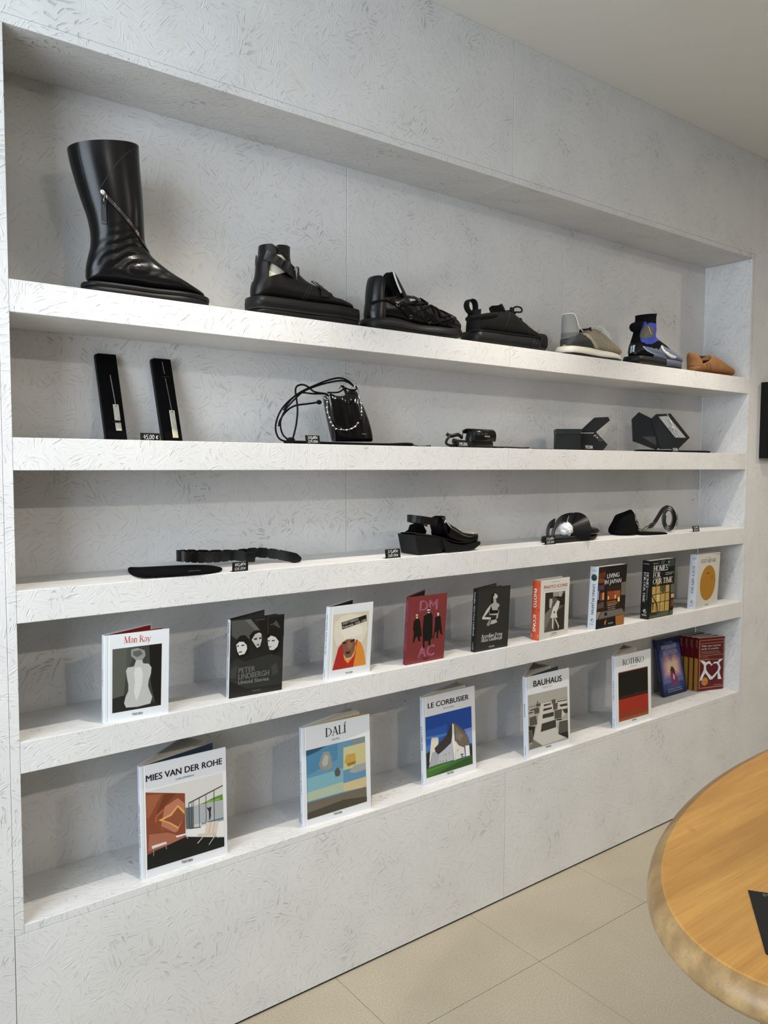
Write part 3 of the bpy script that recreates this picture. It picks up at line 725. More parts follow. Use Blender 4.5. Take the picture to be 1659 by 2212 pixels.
    os_ = part('outsole', slab(fp, 0.004, 0.0165, 0.006, 0.003), RUB, t)
    tr = MB()
    for i in range(26):
        s_ = 0.012 + i * 0.0112
        tr.box((s_, -0.046 if i > 14 else -0.037, 0.0), (s_ + 0.007, 0.044 if i > 14 else 0.036, 0.0045))
    part('tread', tr, RUB, os_)['kind'] = 'stuff'
buckle_boot()

# --- black sneaker with wrapped cord lacing
def cord_sneaker():
    t = thing('sneaker', 'black leather sneaker wrapped in criss-crossing cord laces', 'sneaker', (0.896, 0.066, S1T), 0.0, SHG)
    R = [(.326, .046, .326, .040, .004), (.322, .052, .323, .034, .020), (.312, .059, .314, .029, .035), (.294, .067, .296, .026, .045, 2.5), (.268, .074, .270, .025, .051, 2.5), (.240, .080, .242, .025, .052, 2.5), (.212, .089, .210, .027, .049, 2.5), (.186, .101, .170, .029, .045, 2.5),
         (.162, .112, .122, .030, .041, 2.4), (.140, .114, .075, .030, .039, 2.3), (.122, .112, .030, .029, .038, 2.3), (.108, .106, .004, .034, .037, 2.2), (.098, .102, .002, .060, .036, 2.2), (.092, .103, .006, .082, .035, 2.2)]
    up = Loft(R, 72, 6, lambda u, a, p: (0, 0.0016 * math.sin(p.x * 110 + p.z * 140) * (1 if .09 < p.x < .27 else 0) * (1 if p.y < 0 else -1), 0))
    u = part('upper', up.mb(), BLK, t); part('lining', up.mouth(0.04, 0.004), LINING, u)
    part('heel_counter', ushell([(.024, .045, .044, .037, 82), (.050, .048, .048, .038, 80), (.075, .046, .042, .037, 78), (.100, .042, .036, .036, 80), (.125, .042, .033, .035, 86), (.142, .043, .030, .033, 80), (.149, .044, .026, .030, 60)], 80, 0.006), BLK, t)
    tg = ushell([(.098, .098, .046, .028, 70), (.115, .089, .044, .029, 74), (.132, .079, .040, .030, 78), (.150, .069, .036, .030, 74), (.164, .062, .032, .028, 62), (.171, .060, .030, .024, 42)], 74, 0.0035, flip=True)
    tp = part('tongue', tg, BLKM, t)
    part('far_collar', ushell([(.085, .062, .056, .038, 172), (.105, .060, .052, .037, 168), (.125, .056, .046, .036, 160), (.142, .050, .038, .034, 130), (.149, .047, .032, .031, 90)], 170, 0.005, lo=40), BLKM, t)
    ed = MB(); pts = []
    for z_, c, a, w, ph in catmull([(.112, .089, .044, .029, 74), (.132, .079, .040, .030, 78), (.150, .069, .036, .030, 74), (.164, .062, .032, .028, 62), (.171, .060, .030, .024, 42)], 5):
        r = math.radians(-ph); pts.append((c + (a - .0015) * math.cos(r), (w - .0015) * math.sin(r), z_))
    ed.tube(pts, 0.0032, 8, flat=((0, 1, 0), 0.6)); part('tongue_edge', ed, mat('pale_edge', srgb(206, 206, 200), 0.7), tp, label='white tongue edge')
    # overlays
    part('toe_cap', up.patch([(.245, .020), (.252, .050), (.290, .072), (.335, .060), (.335, .02)], 0.0012), BLKM, u)
    for pts in ([(.150, .112), (.170, .086), (.200, .058), (.225, .040)], [(.085, .103), (.110, .082), (.140, .055), (.160, .036)], [(.060, .086), (.088, .098), (.110, .080)], [(.175, .084), (.160, .060), (.178, .042), (.205, .036)], [(.215, .082), (.228, .062), (.250, .050)]):
        sm = MB(); P, N = up.path(pts, 0.0004, 7); sm.band(P, N, 0.0045, 0.0011); part('overlay_strip', sm, BLKM, u)
    for pts in ([(.004, .074), (.040, .082), (.075, .076), (.120, .082), (.160, .086), (.196, .094)], [(.076, .074), (.100, .060), (.125, .050), (.150, .066), (.185, .082), (.210, .090)], [(.076, .074), (.110, .078), (.150, .096), (.172, .104)],
                [(.205, .088), (.200, .060), (.192, .040), (.222, .046), (.262, .058)], [(.215, .086), (.222, .066), (.228, .058), (.262, .066)], [(.230, .082), (.262, .062), (.270, .044)], [(.172, .102), (.210, .090), (.250, .076), (.300, .062)]):
        lc = MB(); P, N = up.path(pts, 0.0030, 8); lc.tube(P, 0.0028, 8, flat=((0, 1, 0), 0.75)); part('cord', lc, LACE, t)
    for k, s_ in enumerate((.176, .192, .210, .228, .246, .266, .286)):
        lc = MB(); q = [tuple(up.top(s_ + (0.012 if k % 2 else -0.008) * (yy / .03), yy, 0.0028)[0]) for yy in (-.032, -.022, -.010, 0.0, .010, .022, .032)]
        lc.tube(catmull(q, 3), 0.0027, 8); part('cord', lc, LACE, t)
    ey = MB()
    for s_, z_ in ((.078, .074), (.152, .096), (.125, .049), (.192, .040), (.264, .060)):
        c, n = up.near(s_, z_, 0.0035); m_ = n.orthogonal().normalized(); k_ = n.cross(m_)
        e = MB(); e.tube([c + (m_ * math.cos(a * math.pi / 6) + k_ * math.sin(a * math.pi / 6)) * 0.0046 for a in range(12)], 0.0016, 6, closed=True); part('lace_eyelet', e, GUN, t)
    lg = MB(); P, N = up.path([(.288, .047), (.300, .050)], 0.0016, 4); lg.band(P, N, 0.006, 0.0006); part('badge', lg, MATS['leather_edge'], u)
    def zt(s_): return 0.030 + 0.008 * math.exp(-((s_ - .06) / .06) ** 2) + 0.018 * max(0, (s_ - .24) / .09) ** 2
    def zb(s_): return 0.0 + 0.022 * max(0, (s_ - .255) / .085) ** 1.6 + 0.006 * max(0, (.02 - s_) / .03)
    fp = footprint(0.352, 0.046, 0.056, 0.046, s0=-0.014)
    part('sole', slab(fp, zb, zt, 0.002, 0.006), RUB, t)
    cr = MB(); cr.tube([(p[0], p[1] * 1.004, zb(p[0]) * .55 + zt(p[0]) * .45) for p in fp[len(fp) // 24: len(fp) // 2]], 0.0011, 6); part('sole_line', cr, MATS['rubber_edge'], t)
cord_sneaker()

# --- chunky suede low boot
def suede_boot():
    t = thing('sneaker', 'chunky black suede sneaker with heel loop and squared toe', 'sneaker', (1.272, 0.070, S1T), 0.0, SHG)
    R = [(.288, .056, .288, .040, .010), (.280, .060, .281, .038, .034), (.262, .063, .264, .036, .047, 2.8), (.238, .070, .240, .036, .051, 2.8), (.216, .083, .214, .036, .050, 2.7), (.192, .100, .178, .036, .047, 2.6), (.172, .114, .132, .036, .043, 2.5), (.156, .119, .082, .036, .041, 2.4),
         (.140, .117, .036, .036, .040, 2.3), (.124, .111, .012, .040, .039, 2.3), (.112, .104, .010, .060, .039, 2.2), (.104, .099, .014, .080, .038, 2.2)]
    up = Loft(R, 64, 6); u = part('upper', up.mb(), SUEDE, t); part('lining', up.mouth(0.035, 0.005), LINING, u)
    col = MB(); rim = up.rim(); n = len(rim)
    pts = [p + Vector((0, 0, 0.001)) for p in rim[::2]]
    col.tube(pts, 0.0075, 10, closed=True); part('padded_collar', col, SUEDE, t)
    part('heel_panel', ushell([(.036, .052, .046, .040), (.060, .052, .045, .040), (.085, .050, .038, .039), (.106, .048, .030, .037)], 50, 0.003), mat('black_nubuck', (0.005, 0.005, 0.006), 0.8, spec=0.15), t)
    tg = ushell([(.100, .125, .034, .028, 70), (.115, .114, .034, .030, 75), (.128, .104, .034, .030, 70), (.134, .100, .034, .028, 50)], 70, 0.006, flip=True); part('tongue', tg, SUEDE, t)
    lp = MB(); P = catmull([(.020, 0, .094), (.004, 0, .102), (-.004, 0, .116), (.002, 0, .130), (.016, 0, .134), (.028, 0, .126), (.030, 0, .108), (.026, 0, .098)], 5); lp.band(P, [Vector((0, 0, 0)) + (Vector(p) - Vector((.014, 0, .114))).normalized() for p in P], 0.022, 0.003); part('heel_loop', lp, MATS['black_nubuck'], t)
    for k, s_ in enumerate((.166, .180, .194, .208, .222)):
        lc = MB(); lc.tube(catmull([tuple(up.top(s_ + (.006 if k % 2 else -.003) * (yy / .02), yy, 0.0035)[0]) for yy in (-.026, -.016, 0, .016, .026)], 3), 0.0034, 8); part('lace', lc, LACE, t)
    c, n = up.top(.166, -.012, .004)
    for sg in (-1, 1):
        lc = MB(); lc.tube(catmull([tuple(c), tuple(c + Vector((.012, sg * .010, .012))), tuple(c + Vector((.030, sg * .016, .010))), tuple(c + Vector((.030, sg * .018, -.002))), tuple(c + Vector((.012, sg * .010, -.004)))], 5), 0.0026, 8); part('lace_loop', lc, LACE, t)
    for pts in ([(.110, .038), (.128, .080), (.150, .112)], [(.212, .040), (.208, .084)], [(.160, .112), (.190, .070), (.222, .044)]):
        sm = MB(); P, N = up.path(pts, 0.0004, 8); sm.band(P, N, 0.0016, 0.0006); part('seam', sm, MATS['leather_edge'], u)
    fp = footprint(0.310, 0.046, 0.058, 0.050, sq=0.6, s0=-0.004)
    part('sole', slab(fp, 0.0, 0.040, 0.002, 0.001), RUB, t)
    # bumper of the toe
    tc = Loft([(.309, .050, .309, .012, .020), (.305, .057, .306, .006, .040), (.294, .061, .296, .004, .054, 3.2), (.276, .060, .276, .004, .0585, 3.2), (.262, .052, .262, .006, .0575, 3.2)], 56, 5); part('toe_bumper', tc.mb(), SUEDE, t)
    sr = MB(); P = [(p[0], p[1] * 1.012, 0.0405) for p in fp[2: len(fp) // 2 - 2]]; sr.tube(P, 0.0012, 6); part('sole_edge', sr, MATS['rubber_edge'], t)
    for s_ in (.225, .258):
        sm = MB(); sm.tube([(s_ + .006, -.0585, .040), (s_ - .004, -.0590, .018), (s_ - .010, -.0575, .004)], 0.0011, 6); part('sole_seam', sm, MATS['rubber_edge'], t)
suede_boot()

# --- grey and beige runner with a tall heel collar and white sole
def grey_runner():
    t = thing('sneaker', 'grey and beige sneaker with tall heel collar and white wedge sole', 'sneaker', (1.698, 0.070, S1T), 0.0, SHG)
    TAUPE = mat('taupe_suede', srgb(150, 140, 120), 0.85, spec=0.2, noise=(60, 0.18)); DK = mat('washed_dark_leather', srgb(52, 55, 56), 0.55, noise=(38, 0.55)); GREYK = mat('grey_knit', srgb(140, 140, 134), 0.9, spec=0.15, bump=(900, 0.5, 0.0006)); CRM = mat('cream_band', srgb(176, 168, 148), 0.7); BONE = mat('bone_piping', srgb(222, 219, 208), 0.6)
    R = [(.283, .038, .283, .030, .005), (.278, .046, .279, .028, .026), (.266, .051, .268, .027, .040), (.246, .056, .249, .027, .048, 2.5), (.222, .068, .222, .028, .049, 2.5), (.196, .085, .188, .030, .046, 2.5), (.172, .100, .144, .032, .043, 2.4), (.150, .107, .096, .033, .040, 2.3), (.130, .104, .050, .033, .038, 2.3), (.110, .094, .014, .034, .036, 2.2), (.096, .088, .010, .052, .035, 2.2), (.088, .086, .018, .070, .034, 2.2)]
    up = Loft(R, 96, 8, tan=1.21, y0=-.035); u = part('upper', up.mb(), TAUPE, t); part('lining', up.mouth(0.035, 0.004), LINING, u)
    part('heel_quarter', up.patch([(-.060, .085), (-.028, .066), (0, .069), (.043, .081), (.070, .076), (.090, .068), (.112, .054), (.138, .022), (-.060, .010)], 0.0012), DK, t)
    part('side_band', up.patch([(.040, .086), (.060, .090), (.087, .081), (.110, .069), (.134, .051), (.165, .029), (.144, .024), (.125, .041), (.102, .062), (.079, .073), (.05, .08)], 0.0018), CRM, t)
    part('heel_collar', ushell([(.064, .050, .038, .034, 84), (.085, .046, .032, .033, 80), (.105, .045, .032, .031, 78), (.125, .045, .033, .030, 74), (.137, .045, .033, .029, 66), (.142, .046, .032, .028, 54)], 80, 0.003), GREYK, t)
    part('collar_band', ushell([(.068, .050, .0385, .0345, 80), (.076, .048, .0365, .0342, 80), (.082, .047, .0345, .0338, 80)], 78, 0.002), mat('dark_grey_band', srgb(104, 104, 102), 0.8), t)
    pp = MB(); pts = []
    lv = catmull([(.088, .060, .046, .033, 96), (.100, .052, .037, .032, 86), (.112, .047, .033, .031, 80), (.125, .045, .033, .030, 76), (.137, .045, .033, .029, 68), (.143, .046, .032, .028, 56)], 4)
    for z_, c, a, w, ph in lv: r = math.radians(-ph); pts.append((c - a * math.cos(r), w * math.sin(r), z_))
    z_, c, a, w, ph = lv[-1]
    for k in range(1, 12): r = math.radians(-ph + 2 * ph * k / 12); pts.append((c - a * math.cos(r), w * math.sin(r), z_ + 0.001))
    for z_, c, a, w, ph in lv[::-1]: r = math.radians(ph); pts.append((c - a * math.cos(r), w * math.sin(r), z_))
    pp.tube(pts, 0.0017, 8); part('collar_piping', pp, BONE, t)
    part('tongue', ushell([(.088, .112, .030, .026, 70), (.100, .106, .030, .027, 70), (.109, .104, .030, .026, 60)], 70, 0.005, flip=True), BLKM, t)
    for k, s_ in enumerate((.160, .176, .192, .208)):
        lc = MB(); lc.tube(catmull([tuple(up.top(s_ + (.006 if k % 2 else -.004) * (yy / .02), yy, 0.0028)[0]) for yy in (-.024, -.014, 0, .014, .024)], 3), 0.0025, 8); part('lace', lc, CRM, t)
    c, n = up.top(.158, -.012, .004)
    lc = MB(); lc.tube(catmull([tuple(c), tuple(c + Vector((.006, -.012, .008))), tuple(c + Vector((.030, -.026, -.012))), tuple(c + Vector((.044, -.030, -.034))), tuple(c + Vector((.034, -.032, -.030))), tuple(c + Vector((.012, -.024, -.008)))], 6), 0.0013, 8); part('lace_loop', lc, BONE, t)
    for pts in ([(.150, .090), (.170, .062), (.192, .055)], [(.170, .028), (.196, .040), (.200, .058)]):
        sm = MB(); P, N = up.path(pts, 0.0006, 6); sm.band(P, N, 0.002, 0.0006); part('seam', sm, CRM, u)
    fp = footprint(0.300, 0.041, 0.053, 0.044, s0=-0.010)
    def zt(s_): return 0.036 - 0.010 * max(0, min(1, (s_ - .10) / .15))
    def zb(s_): return 0.014 - 0.004 * max(0, min(1, (s_ - .05) / .1)) + 0.010 * max(0, (s_ - .25) / .05) ** 2
    part('midsole', slab(fp, zb, zt, 0.0, 0.006), mat('white_foam', srgb(228, 224, 208), 0.6), t)
    part('outsole', slab(fp, lambda s_: 0.007 * max(0, (s_ - .24) / .05) ** 2 + 0.004 * max(0, (.01 - s_) / .02), zb, 0.003, -0.001), RUB, t)
grey_runner()

# --- high trail boot with blue fabric shaft
def trail_boot():
    t = thing('boot', 'black and blue high-top trail boot with the number 11 on its heel', 'boot', (2.068, 0.070, S1T), 0.0, SHG)
    BLUE = mat('blue_fabric', srgb(38, 58, 150), 0.75, noise=(70, 0.35)); OLV = mat('olive_mesh', srgb(74, 71, 58), 0.7); SLATE = mat('slate_blue_panel', srgb(92, 102, 126), 0.6); SKY = mat('light_blue_panel', srgb(150, 164, 190), 0.5); WHT = mat('off_white_overlay', srgb(214, 210, 202), 0.6); KNIT = mat('black_knit', (0.004, 0.004, 0.005), 0.95, spec=0.1)
    R = [(.284, .038, .284, .030, .006), (.279, .046, .280, .028, .028), (.264, .053, .266, .028, .042), (.242, .060, .245, .028, .048, 2.5), (.216, .071, .216, .029, .048, 2.5), (.192, .083, .186, .030, .045, 2.5), (.174, .096, .142, .032, .042, 2.4), (.158, .105, .092, .032, .040, 2.3), (.144, .111, .040, .032, .038, 2.3), (.133, .117, .010, .038, .036, 2.2), (.128, .125, .012, .062, .036, 2.2), (.128, .136, .024, .090, .036, 2.2), (.127, .149, .036, .114, .036, 2.2), (.126, .163, .044, .137, .035, 2.2), (.125, .179, .049, .160, .035, 2.2), (.125, .196, .052, .188, .035, 2.2)]
    up = Loft(R, 110, 9, lambda u, a, p: ((0.0016 * math.sin(p.z * 240)) if .09 < p.z < .165 and p.x > .11 else 0, 0, 0), tan=1.48, y0=-.035)
    u = part('upper', up.mb(), KNIT, t); part('lining', up.mouth(0.04, 0.003), LINING, u)
    part('shaft_fabric', up.patch([(.013, .162), (.040, .161), (.044, .152), (.060, .158), (.120, .158), (.140, .100), (.112, .098), (.078, .082), (.050, .080), (.013, .087), (.008, .097), (.004, .110), (.008, .128)], 0.0010), BLUE, t)
    part('shaft_badge', up.patch([(.009, .126), (.025, .141), (.053, .151), (.070, .146), (.090, .124), (.076, .108), (.055, .101), (.013, .099), (.003, .109)], 0.0018), OLV, t)
    lg = MB(); P, N = up.path([(.052, .143), (.062, .128), (.070, .114)], 0.0026, 5); lg.band(P, N, 0.0016, 0.0004); part('badge_mark', lg, mat('pale_print', srgb(190, 188, 176), 0.6), t)
    part('side_panel', up.patch([(.026, .071), (.075, .069), (.123, .066), (.140, .084), (.180, .074), (.240, .062), (.285, .048), (.290, .014), (.190, .022), (.150, .026), (.101, .032), (.088, .050), (.052, .059)], 0.0012), SLATE, t)
    part('lower_panel', up.patch([(.086, .050), (.164, .041), (.186, .024), (.150, .024), (.098, .030)], 0.0020), SKY, t)
    for pts, w in (([(.024, .071), (.047, .058), (.088, .0505), (.128, .047), (.164, .042), (.184, .026)], .0045),):
        sm = MB(); P, N = up.path(pts, 0.0022, 8); sm.band(P, N, w, 0.0006); part('stripe', sm, SKY, t)
    part('toe_guard', up.patch([(.135, .082), (.130, .076), (.143, .064), (.168, .052), (.199, .042), (.221, .041), (.232, .047), (.190, .056), (.152, .068), (.140, .080)], 0.0024), WHT, t)
    part('heel_shell', up.patch([(-.090, .086), (-.02, .084), (.010, .084), (.022, .074), (.047, .058), (.086, .050), (.098, .030), (-.090, .020)], 0.0014), BLK, t)
    dg = MB()
    for pts in ([(-.047, .068), (-.0405, .073), (-.0455, .048)], [(-.033, .070), (-.0265, .075), (-.0315, .050)]):
        P, N = up.path([pts[1], pts[2]], 0.0028, 8); dg.band(P, N, 0.0068, 0.0005); P, N = up.path([pts[0], pts[1]], 0.0028, 3); dg.band(P, N, 0.004, 0.0005)
    part('number_11', dg, mat('pale_blue_print', srgb(196, 206, 226), 0.5), t)
    pad = Loft([(.052, .164, .046, .160, .004), (.050, .166, .030, .156, .022), (.046, .160, .020, .148, .026), (.042, .148, .018, .136, .025), (.038, .136, .024, .126, .018), (.036, .128, .030, .122, .004)], 32, 5, tan=1.48, y0=-.035)
    po = part('pull_pad', pad.mb(), KNIT, t)
    lb = MB(); P, N = pad.path([(-.030, .1445), (-.017, .1445)], 0.0008, 4); lb.band(P, N, 0.0085, 0.0004); l1 = part('pad_label', lb, mat('pale_blue_print'), po)
    ls = MB(); P, N = pad.path([(-.0205, .1475), (-.0265, .1475), (-.0270, .1450), (-.0215, .1440), (-.0205, .1420), (-.0265, .1410)], 0.0016, 4); ls.band(P, N, 0.0016, 0.0004); part('pad_letter', ls, mat('navy_print', srgb(20, 26, 60), 0.6), po)
    part('cuff_edge', up.patch([(-.05, .20), (-.05, .186), (.16, .186), (.16, .21)], 0.0015), KNIT, t)
    fp = footprint(0.300, 0.043, 0.055, 0.046, s0=-0.010)
    def zt(s_): return 0.036 - 0.006 * max(0, min(1, (s_ - .10) / .15))
    part('midsole', slab(fp, 0.014, zt, 0.0, 0.004), RUB, t)
    part('outsole', slab(fp, lambda s_: 0.008 * max(0, (s_ - .24) / .05) ** 2, 0.014, 0.003, 0.001), RUB, t)
    ff = [p for p in footprint(0.3004, 0.0434, 0.0556, 0.0464, s0=-0.0102) if p[0] > .150]
    part('forefoot_sole', slab([(p[0], p[1] * 1.012) for p in ff], 0.010, lambda s_: zt(s_) + 0.0005, 0.001, 0.0035), mat('blue_grey_rubber', srgb(70, 76, 92), 0.6), t)
trail_boot()

# --- tan slipper
def slipper():
    t = thing('slipper', 'tan suede slipper with pointed low toe at the far end of the shelf', 'slipper', (2.432, 0.056, S1T), 0.0, SHG)
    TAN = mat('tan_suede', srgb(138, 98, 64), 0.85, spec=0.15, noise=(45, 0.25)); TANS = mat('tan_stitch', srgb(120, 78, 42), 0.85)
    R = [(.272, .026, .272, .014, .006), (.268, .032, .269, .008, .024), (.256, .037, .258, .005, .037), (.236, .041, .238, .004, .044, 2.5), (.208, .049, .210, .004, .047, 2.5), (.182, .059, .178, .004, .046, 2.5), (.158, .070, .140, .004, .043, 2.4), (.142, .077, .100, .004, .040, 2.3), (.130, .079, .060, .004, .038, 2.3), (.121, .080, .024, .005, .036, 2.2), (.114, .074, .004, .010, .035, 2.2), (.110, .066, -.001, .018, .034, 2.2), (.106, .060, .000, .026, .033, 2.2)]
    up = Loft(R, 80, 7, tan=1.71, y0=-.035); u = part('upper', up.mb(), TAN, t); part('lining', up.mouth(0.03, 0.003), mat('brown_lining', srgb(70, 42, 26), 0.85), u)
    part('far_wall', ushell([(.030, .062, .062, .034), (.050, .062, .060, .034), (.066, .062, .058, .032), (.078, .063, .056, .029)], 165, 0.003, lo=15), MATS['brown_lining'], t)
    part('heel_tab', ushell([(.028, .046, .047, .034, 74), (.045, .044, .046, .034, 70), (.060, .042, .048, .033, 60), (.072, .042, .048, .031, 48), (.080, .044, .046, .028, 30)], 70, 0.003), TAN, t)
    for pts in ([(.040, .044), (.060, .030), (.052, .012)], [(.066, .044), (.082, .030), (.084, .012)]):
        sm = MB(); P, N = up.path(pts, 0.0005, 6); sm.band(P, N, 0.0025, 0.0008); part('seam', sm, TANS, u)
    part('outsole', slab(footprint(0.266, 0.034, 0.045, 0.037, s0=0.002), 0.0, 0.005, 0.002, 0.0), TANS, t)
slipper()
# ------------------------------------------------------------------ price tags
CARD = mat('black_card', (0.006, 0.0062, 0.0065), 0.65, spec=0.2)
CHALK = mat('white_marker', srgb(226, 228, 228), 0.7)
def price_tag(x, y, z, w, h, lines, label, rz=0.0, lean=12, strike=False):
    t = thing('price_tag', label, 'price tag', (x, y, z), math.radians(rz), 'handwritten price tags')
    a = math.radians(lean); pl = lambda u, v, o=0.0: (u, v * math.sin(a) - o * math.cos(a), v * math.cos(a) + o * math.sin(a) * 0)
    m = MB(); m.prism([(0, 0), (w, 0), (w, h), (0, h)], lambda u, v: pl(u, v, 0), lambda u, v: pl(u, v, -0.0009)); part('card', m, CARD, t, fixn=True)
    ft = MB(); ft.box((0.002, 0.0, 0.0), (w - 0.002, 0.016, 0.0008)); part('foot', ft, CARD, t)
    tx = MB(); n = len(lines)
    for i, s in enumerate(lines):
        cap = h * (0.30 if n > 1 else 0.52); zb = h * (0.58 - 0.44 * i) if n > 1 else h * 0.26
        m0 = 0.14 if n > 1 else 0.15
        add_text(tx, s, 'hand', (w * m0, zb), (w * (0.86 if n > 1 else 0.9), zb + h * 0.03), cap, lambda u, v: pl(u, v, 0.0003))
    if strike:
        V, F = [], []; stroke_poly(V, F, [(w * 0.40, h * 0.50), (w * 0.72, h * 0.95)], h * 0.035); tx.add([pl(p[0], p[1], 0.0004) for p in V], F)
    part('writing', tx, CHALK, t)
price_tag(0.287, 0.090, S2T, 0.046, 0.0195, ['45,00 €'], 'black price tag reading 45,00 € between the two necklace boxes', lean=8)
price_tag(0.676, 0.012, S2T, 0.042, 0.0225, ['320,00€', '224.00€'], 'black price tag reading 224.00 € by the beaded bucket bag', strike=True)
price_tag(1.184, 0.012, S2T, 0.045, 0.0185, ['295.00€'], 'black price tag reading 295.00 € in front of the small flap bag')
price_tag(1.752, 0.012, S2T, 0.050, 0.0205, ['192.00€'], 'black price tag in front of the open ring box')
price_tag(2.256, 0.012, S2T, 0.046, 0.0200, ['120.00€'], 'black price tag in front of the hexagonal bracelet box')
price_tag(0.470, 0.006, S3T, 0.041, 0.0225, ['180,00€', '126.00€'], 'black price tag reading 126.00 € beside the segmented belt', strike=True, lean=-4)
price_tag(0.922, 0.006, S3T, 0.051, 0.0245, ['375,00€', '260.00€'], 'black price tag reading 260.00 € left of the wedge sandal', strike=True, lean=8)
price_tag(1.556, 0.004, S3T, 0.052, 0.0250, ['375,00€', '260.00€'], 'black price tag reading 260.00 € at the heel of the open mule', strike=True, lean=6)
price_tag(2.402, 0.006, S3T, 0.044, 0.0220, ['175,00€', '105.00€'], 'black price tag standing alone at the far end of the third shelf', strike=True, lean=14)

# ------------------------------------------------------------------ second shelf
VELVET = mat('black_velvet', (0.0035, 0.0035, 0.004), 0.95, spec=0.05)
BOXB = mat('black_box_paper', (0.005, 0.0055, 0.006), 0.55, spec=0.25)
SILV = mat('brushed_silver', srgb(196, 194, 184), 0.38, metal=0.6)
def necklace_box(x, label, nlabel, slit, chain_top, tag_top, tag_bot):
    W, H, Dp = 0.0475, 0.216, 0.0205; a = math.radians(19.3)
    t = thing('jewellery_box', label, 'jewellery box', (x, 0.112, S2T + Dp * 0 + 0.0005), rot=(-a, 0, 0), group='tall necklace boxes')
    b = MB(); b.cbox((0, 0.0095, 0), (W, Dp, H), 0.0008); part('tray', b, BOXB, t)
    b = MB(); b.cbox((0.0022, 0.0, 0.0022), (W - 0.0022, 0.0095, H - 0.0022), 0.0006); c = part('cushion', b, VELVET, t)
    s = MB(); s.box((W * .36, -0.0005, slit), (W * .78, 0.0004, slit + 0.0009)); part('slit', s, mat('slit_edge', (0.03, 0.03, 0.03), 0.7), c)
    n = thing('necklace', nlabel, 'necklace', (x, 0.112, S2T + 0.0005), rot=(-a, 0, 0), group='silver tag necklaces')
    ch = MB(); L = 44
    for i in range(L):
        z0 = tag_top + 0.001 + (chain_top - tag_top) * i / L; u = W * (.60 - .10 * (z0 - tag_top) / 0.1)
        if slit - 0.004 < z0 < slit + 0.006 and slit > tag_top: continue
        ch.sphere((u + (0.0005 if i % 2 else -0.0005), -0.0012, z0), 0.0012, 6, 4, sc=(0.8, 0.7, 1.3))
    part('chain', ch, mat('dull_silver', srgb(150, 150, 146), 0.35, metal=0.8), n)['kind'] = 'stuff'
    def plate(z0, z1, m, nm):
        p = MB(); p.cbox((W * .46, -0.0026, z0), (W * .74, -0.0006, z1), 0.0007); return part(nm, p, m, n)
    if tag_bot < slit < tag_top:
        o = plate(slit + 0.004, tag_top, SILV, 'pendant'); plate(tag_bot, slit - 0.002, SILV, 'pendant_end')
    else:
        o = plate(tag_bot + 0.022, tag_top, SILV, 'pendant'); plate(tag_bot, tag_bot + 0.022, mat('polished_silver', srgb(222, 216, 190), 0.3, metal=0.6), 'pendant_end')
    h = MB(); h.tube([(W * .60, -0.0028, tag_top - 0.005), (W * .60, -0.0020, tag_top - 0.005)], 0.0013, 10); part('hole', h, LINING, o)
    tx = MB(); add_text(tx, 'VITALY', 'sans', (-(tag_bot + 0.034), 0), (-(tag_bot + 0.006), 0), 0.0026, lambda u, v: (W * .64 - v * -1 * 0 + v, -0.0029, -u)); part('engraving', tx, mat('engraved_grey', srgb(120, 118, 108), 0.6), o)
necklace_box(0.2195, 'narrow black box with a silver tag necklace, tag held by a slit', 'silver tag necklace whose tag passes through a slit', 0.045, 0.160, 0.088, 0.024)
necklace_box(0.3515, 'narrow black box with a silver tag necklace, price tag at its foot', 'silver tag necklace hanging low with its chain through a slit', 0.166, 0.205, 0.080, 0.010)

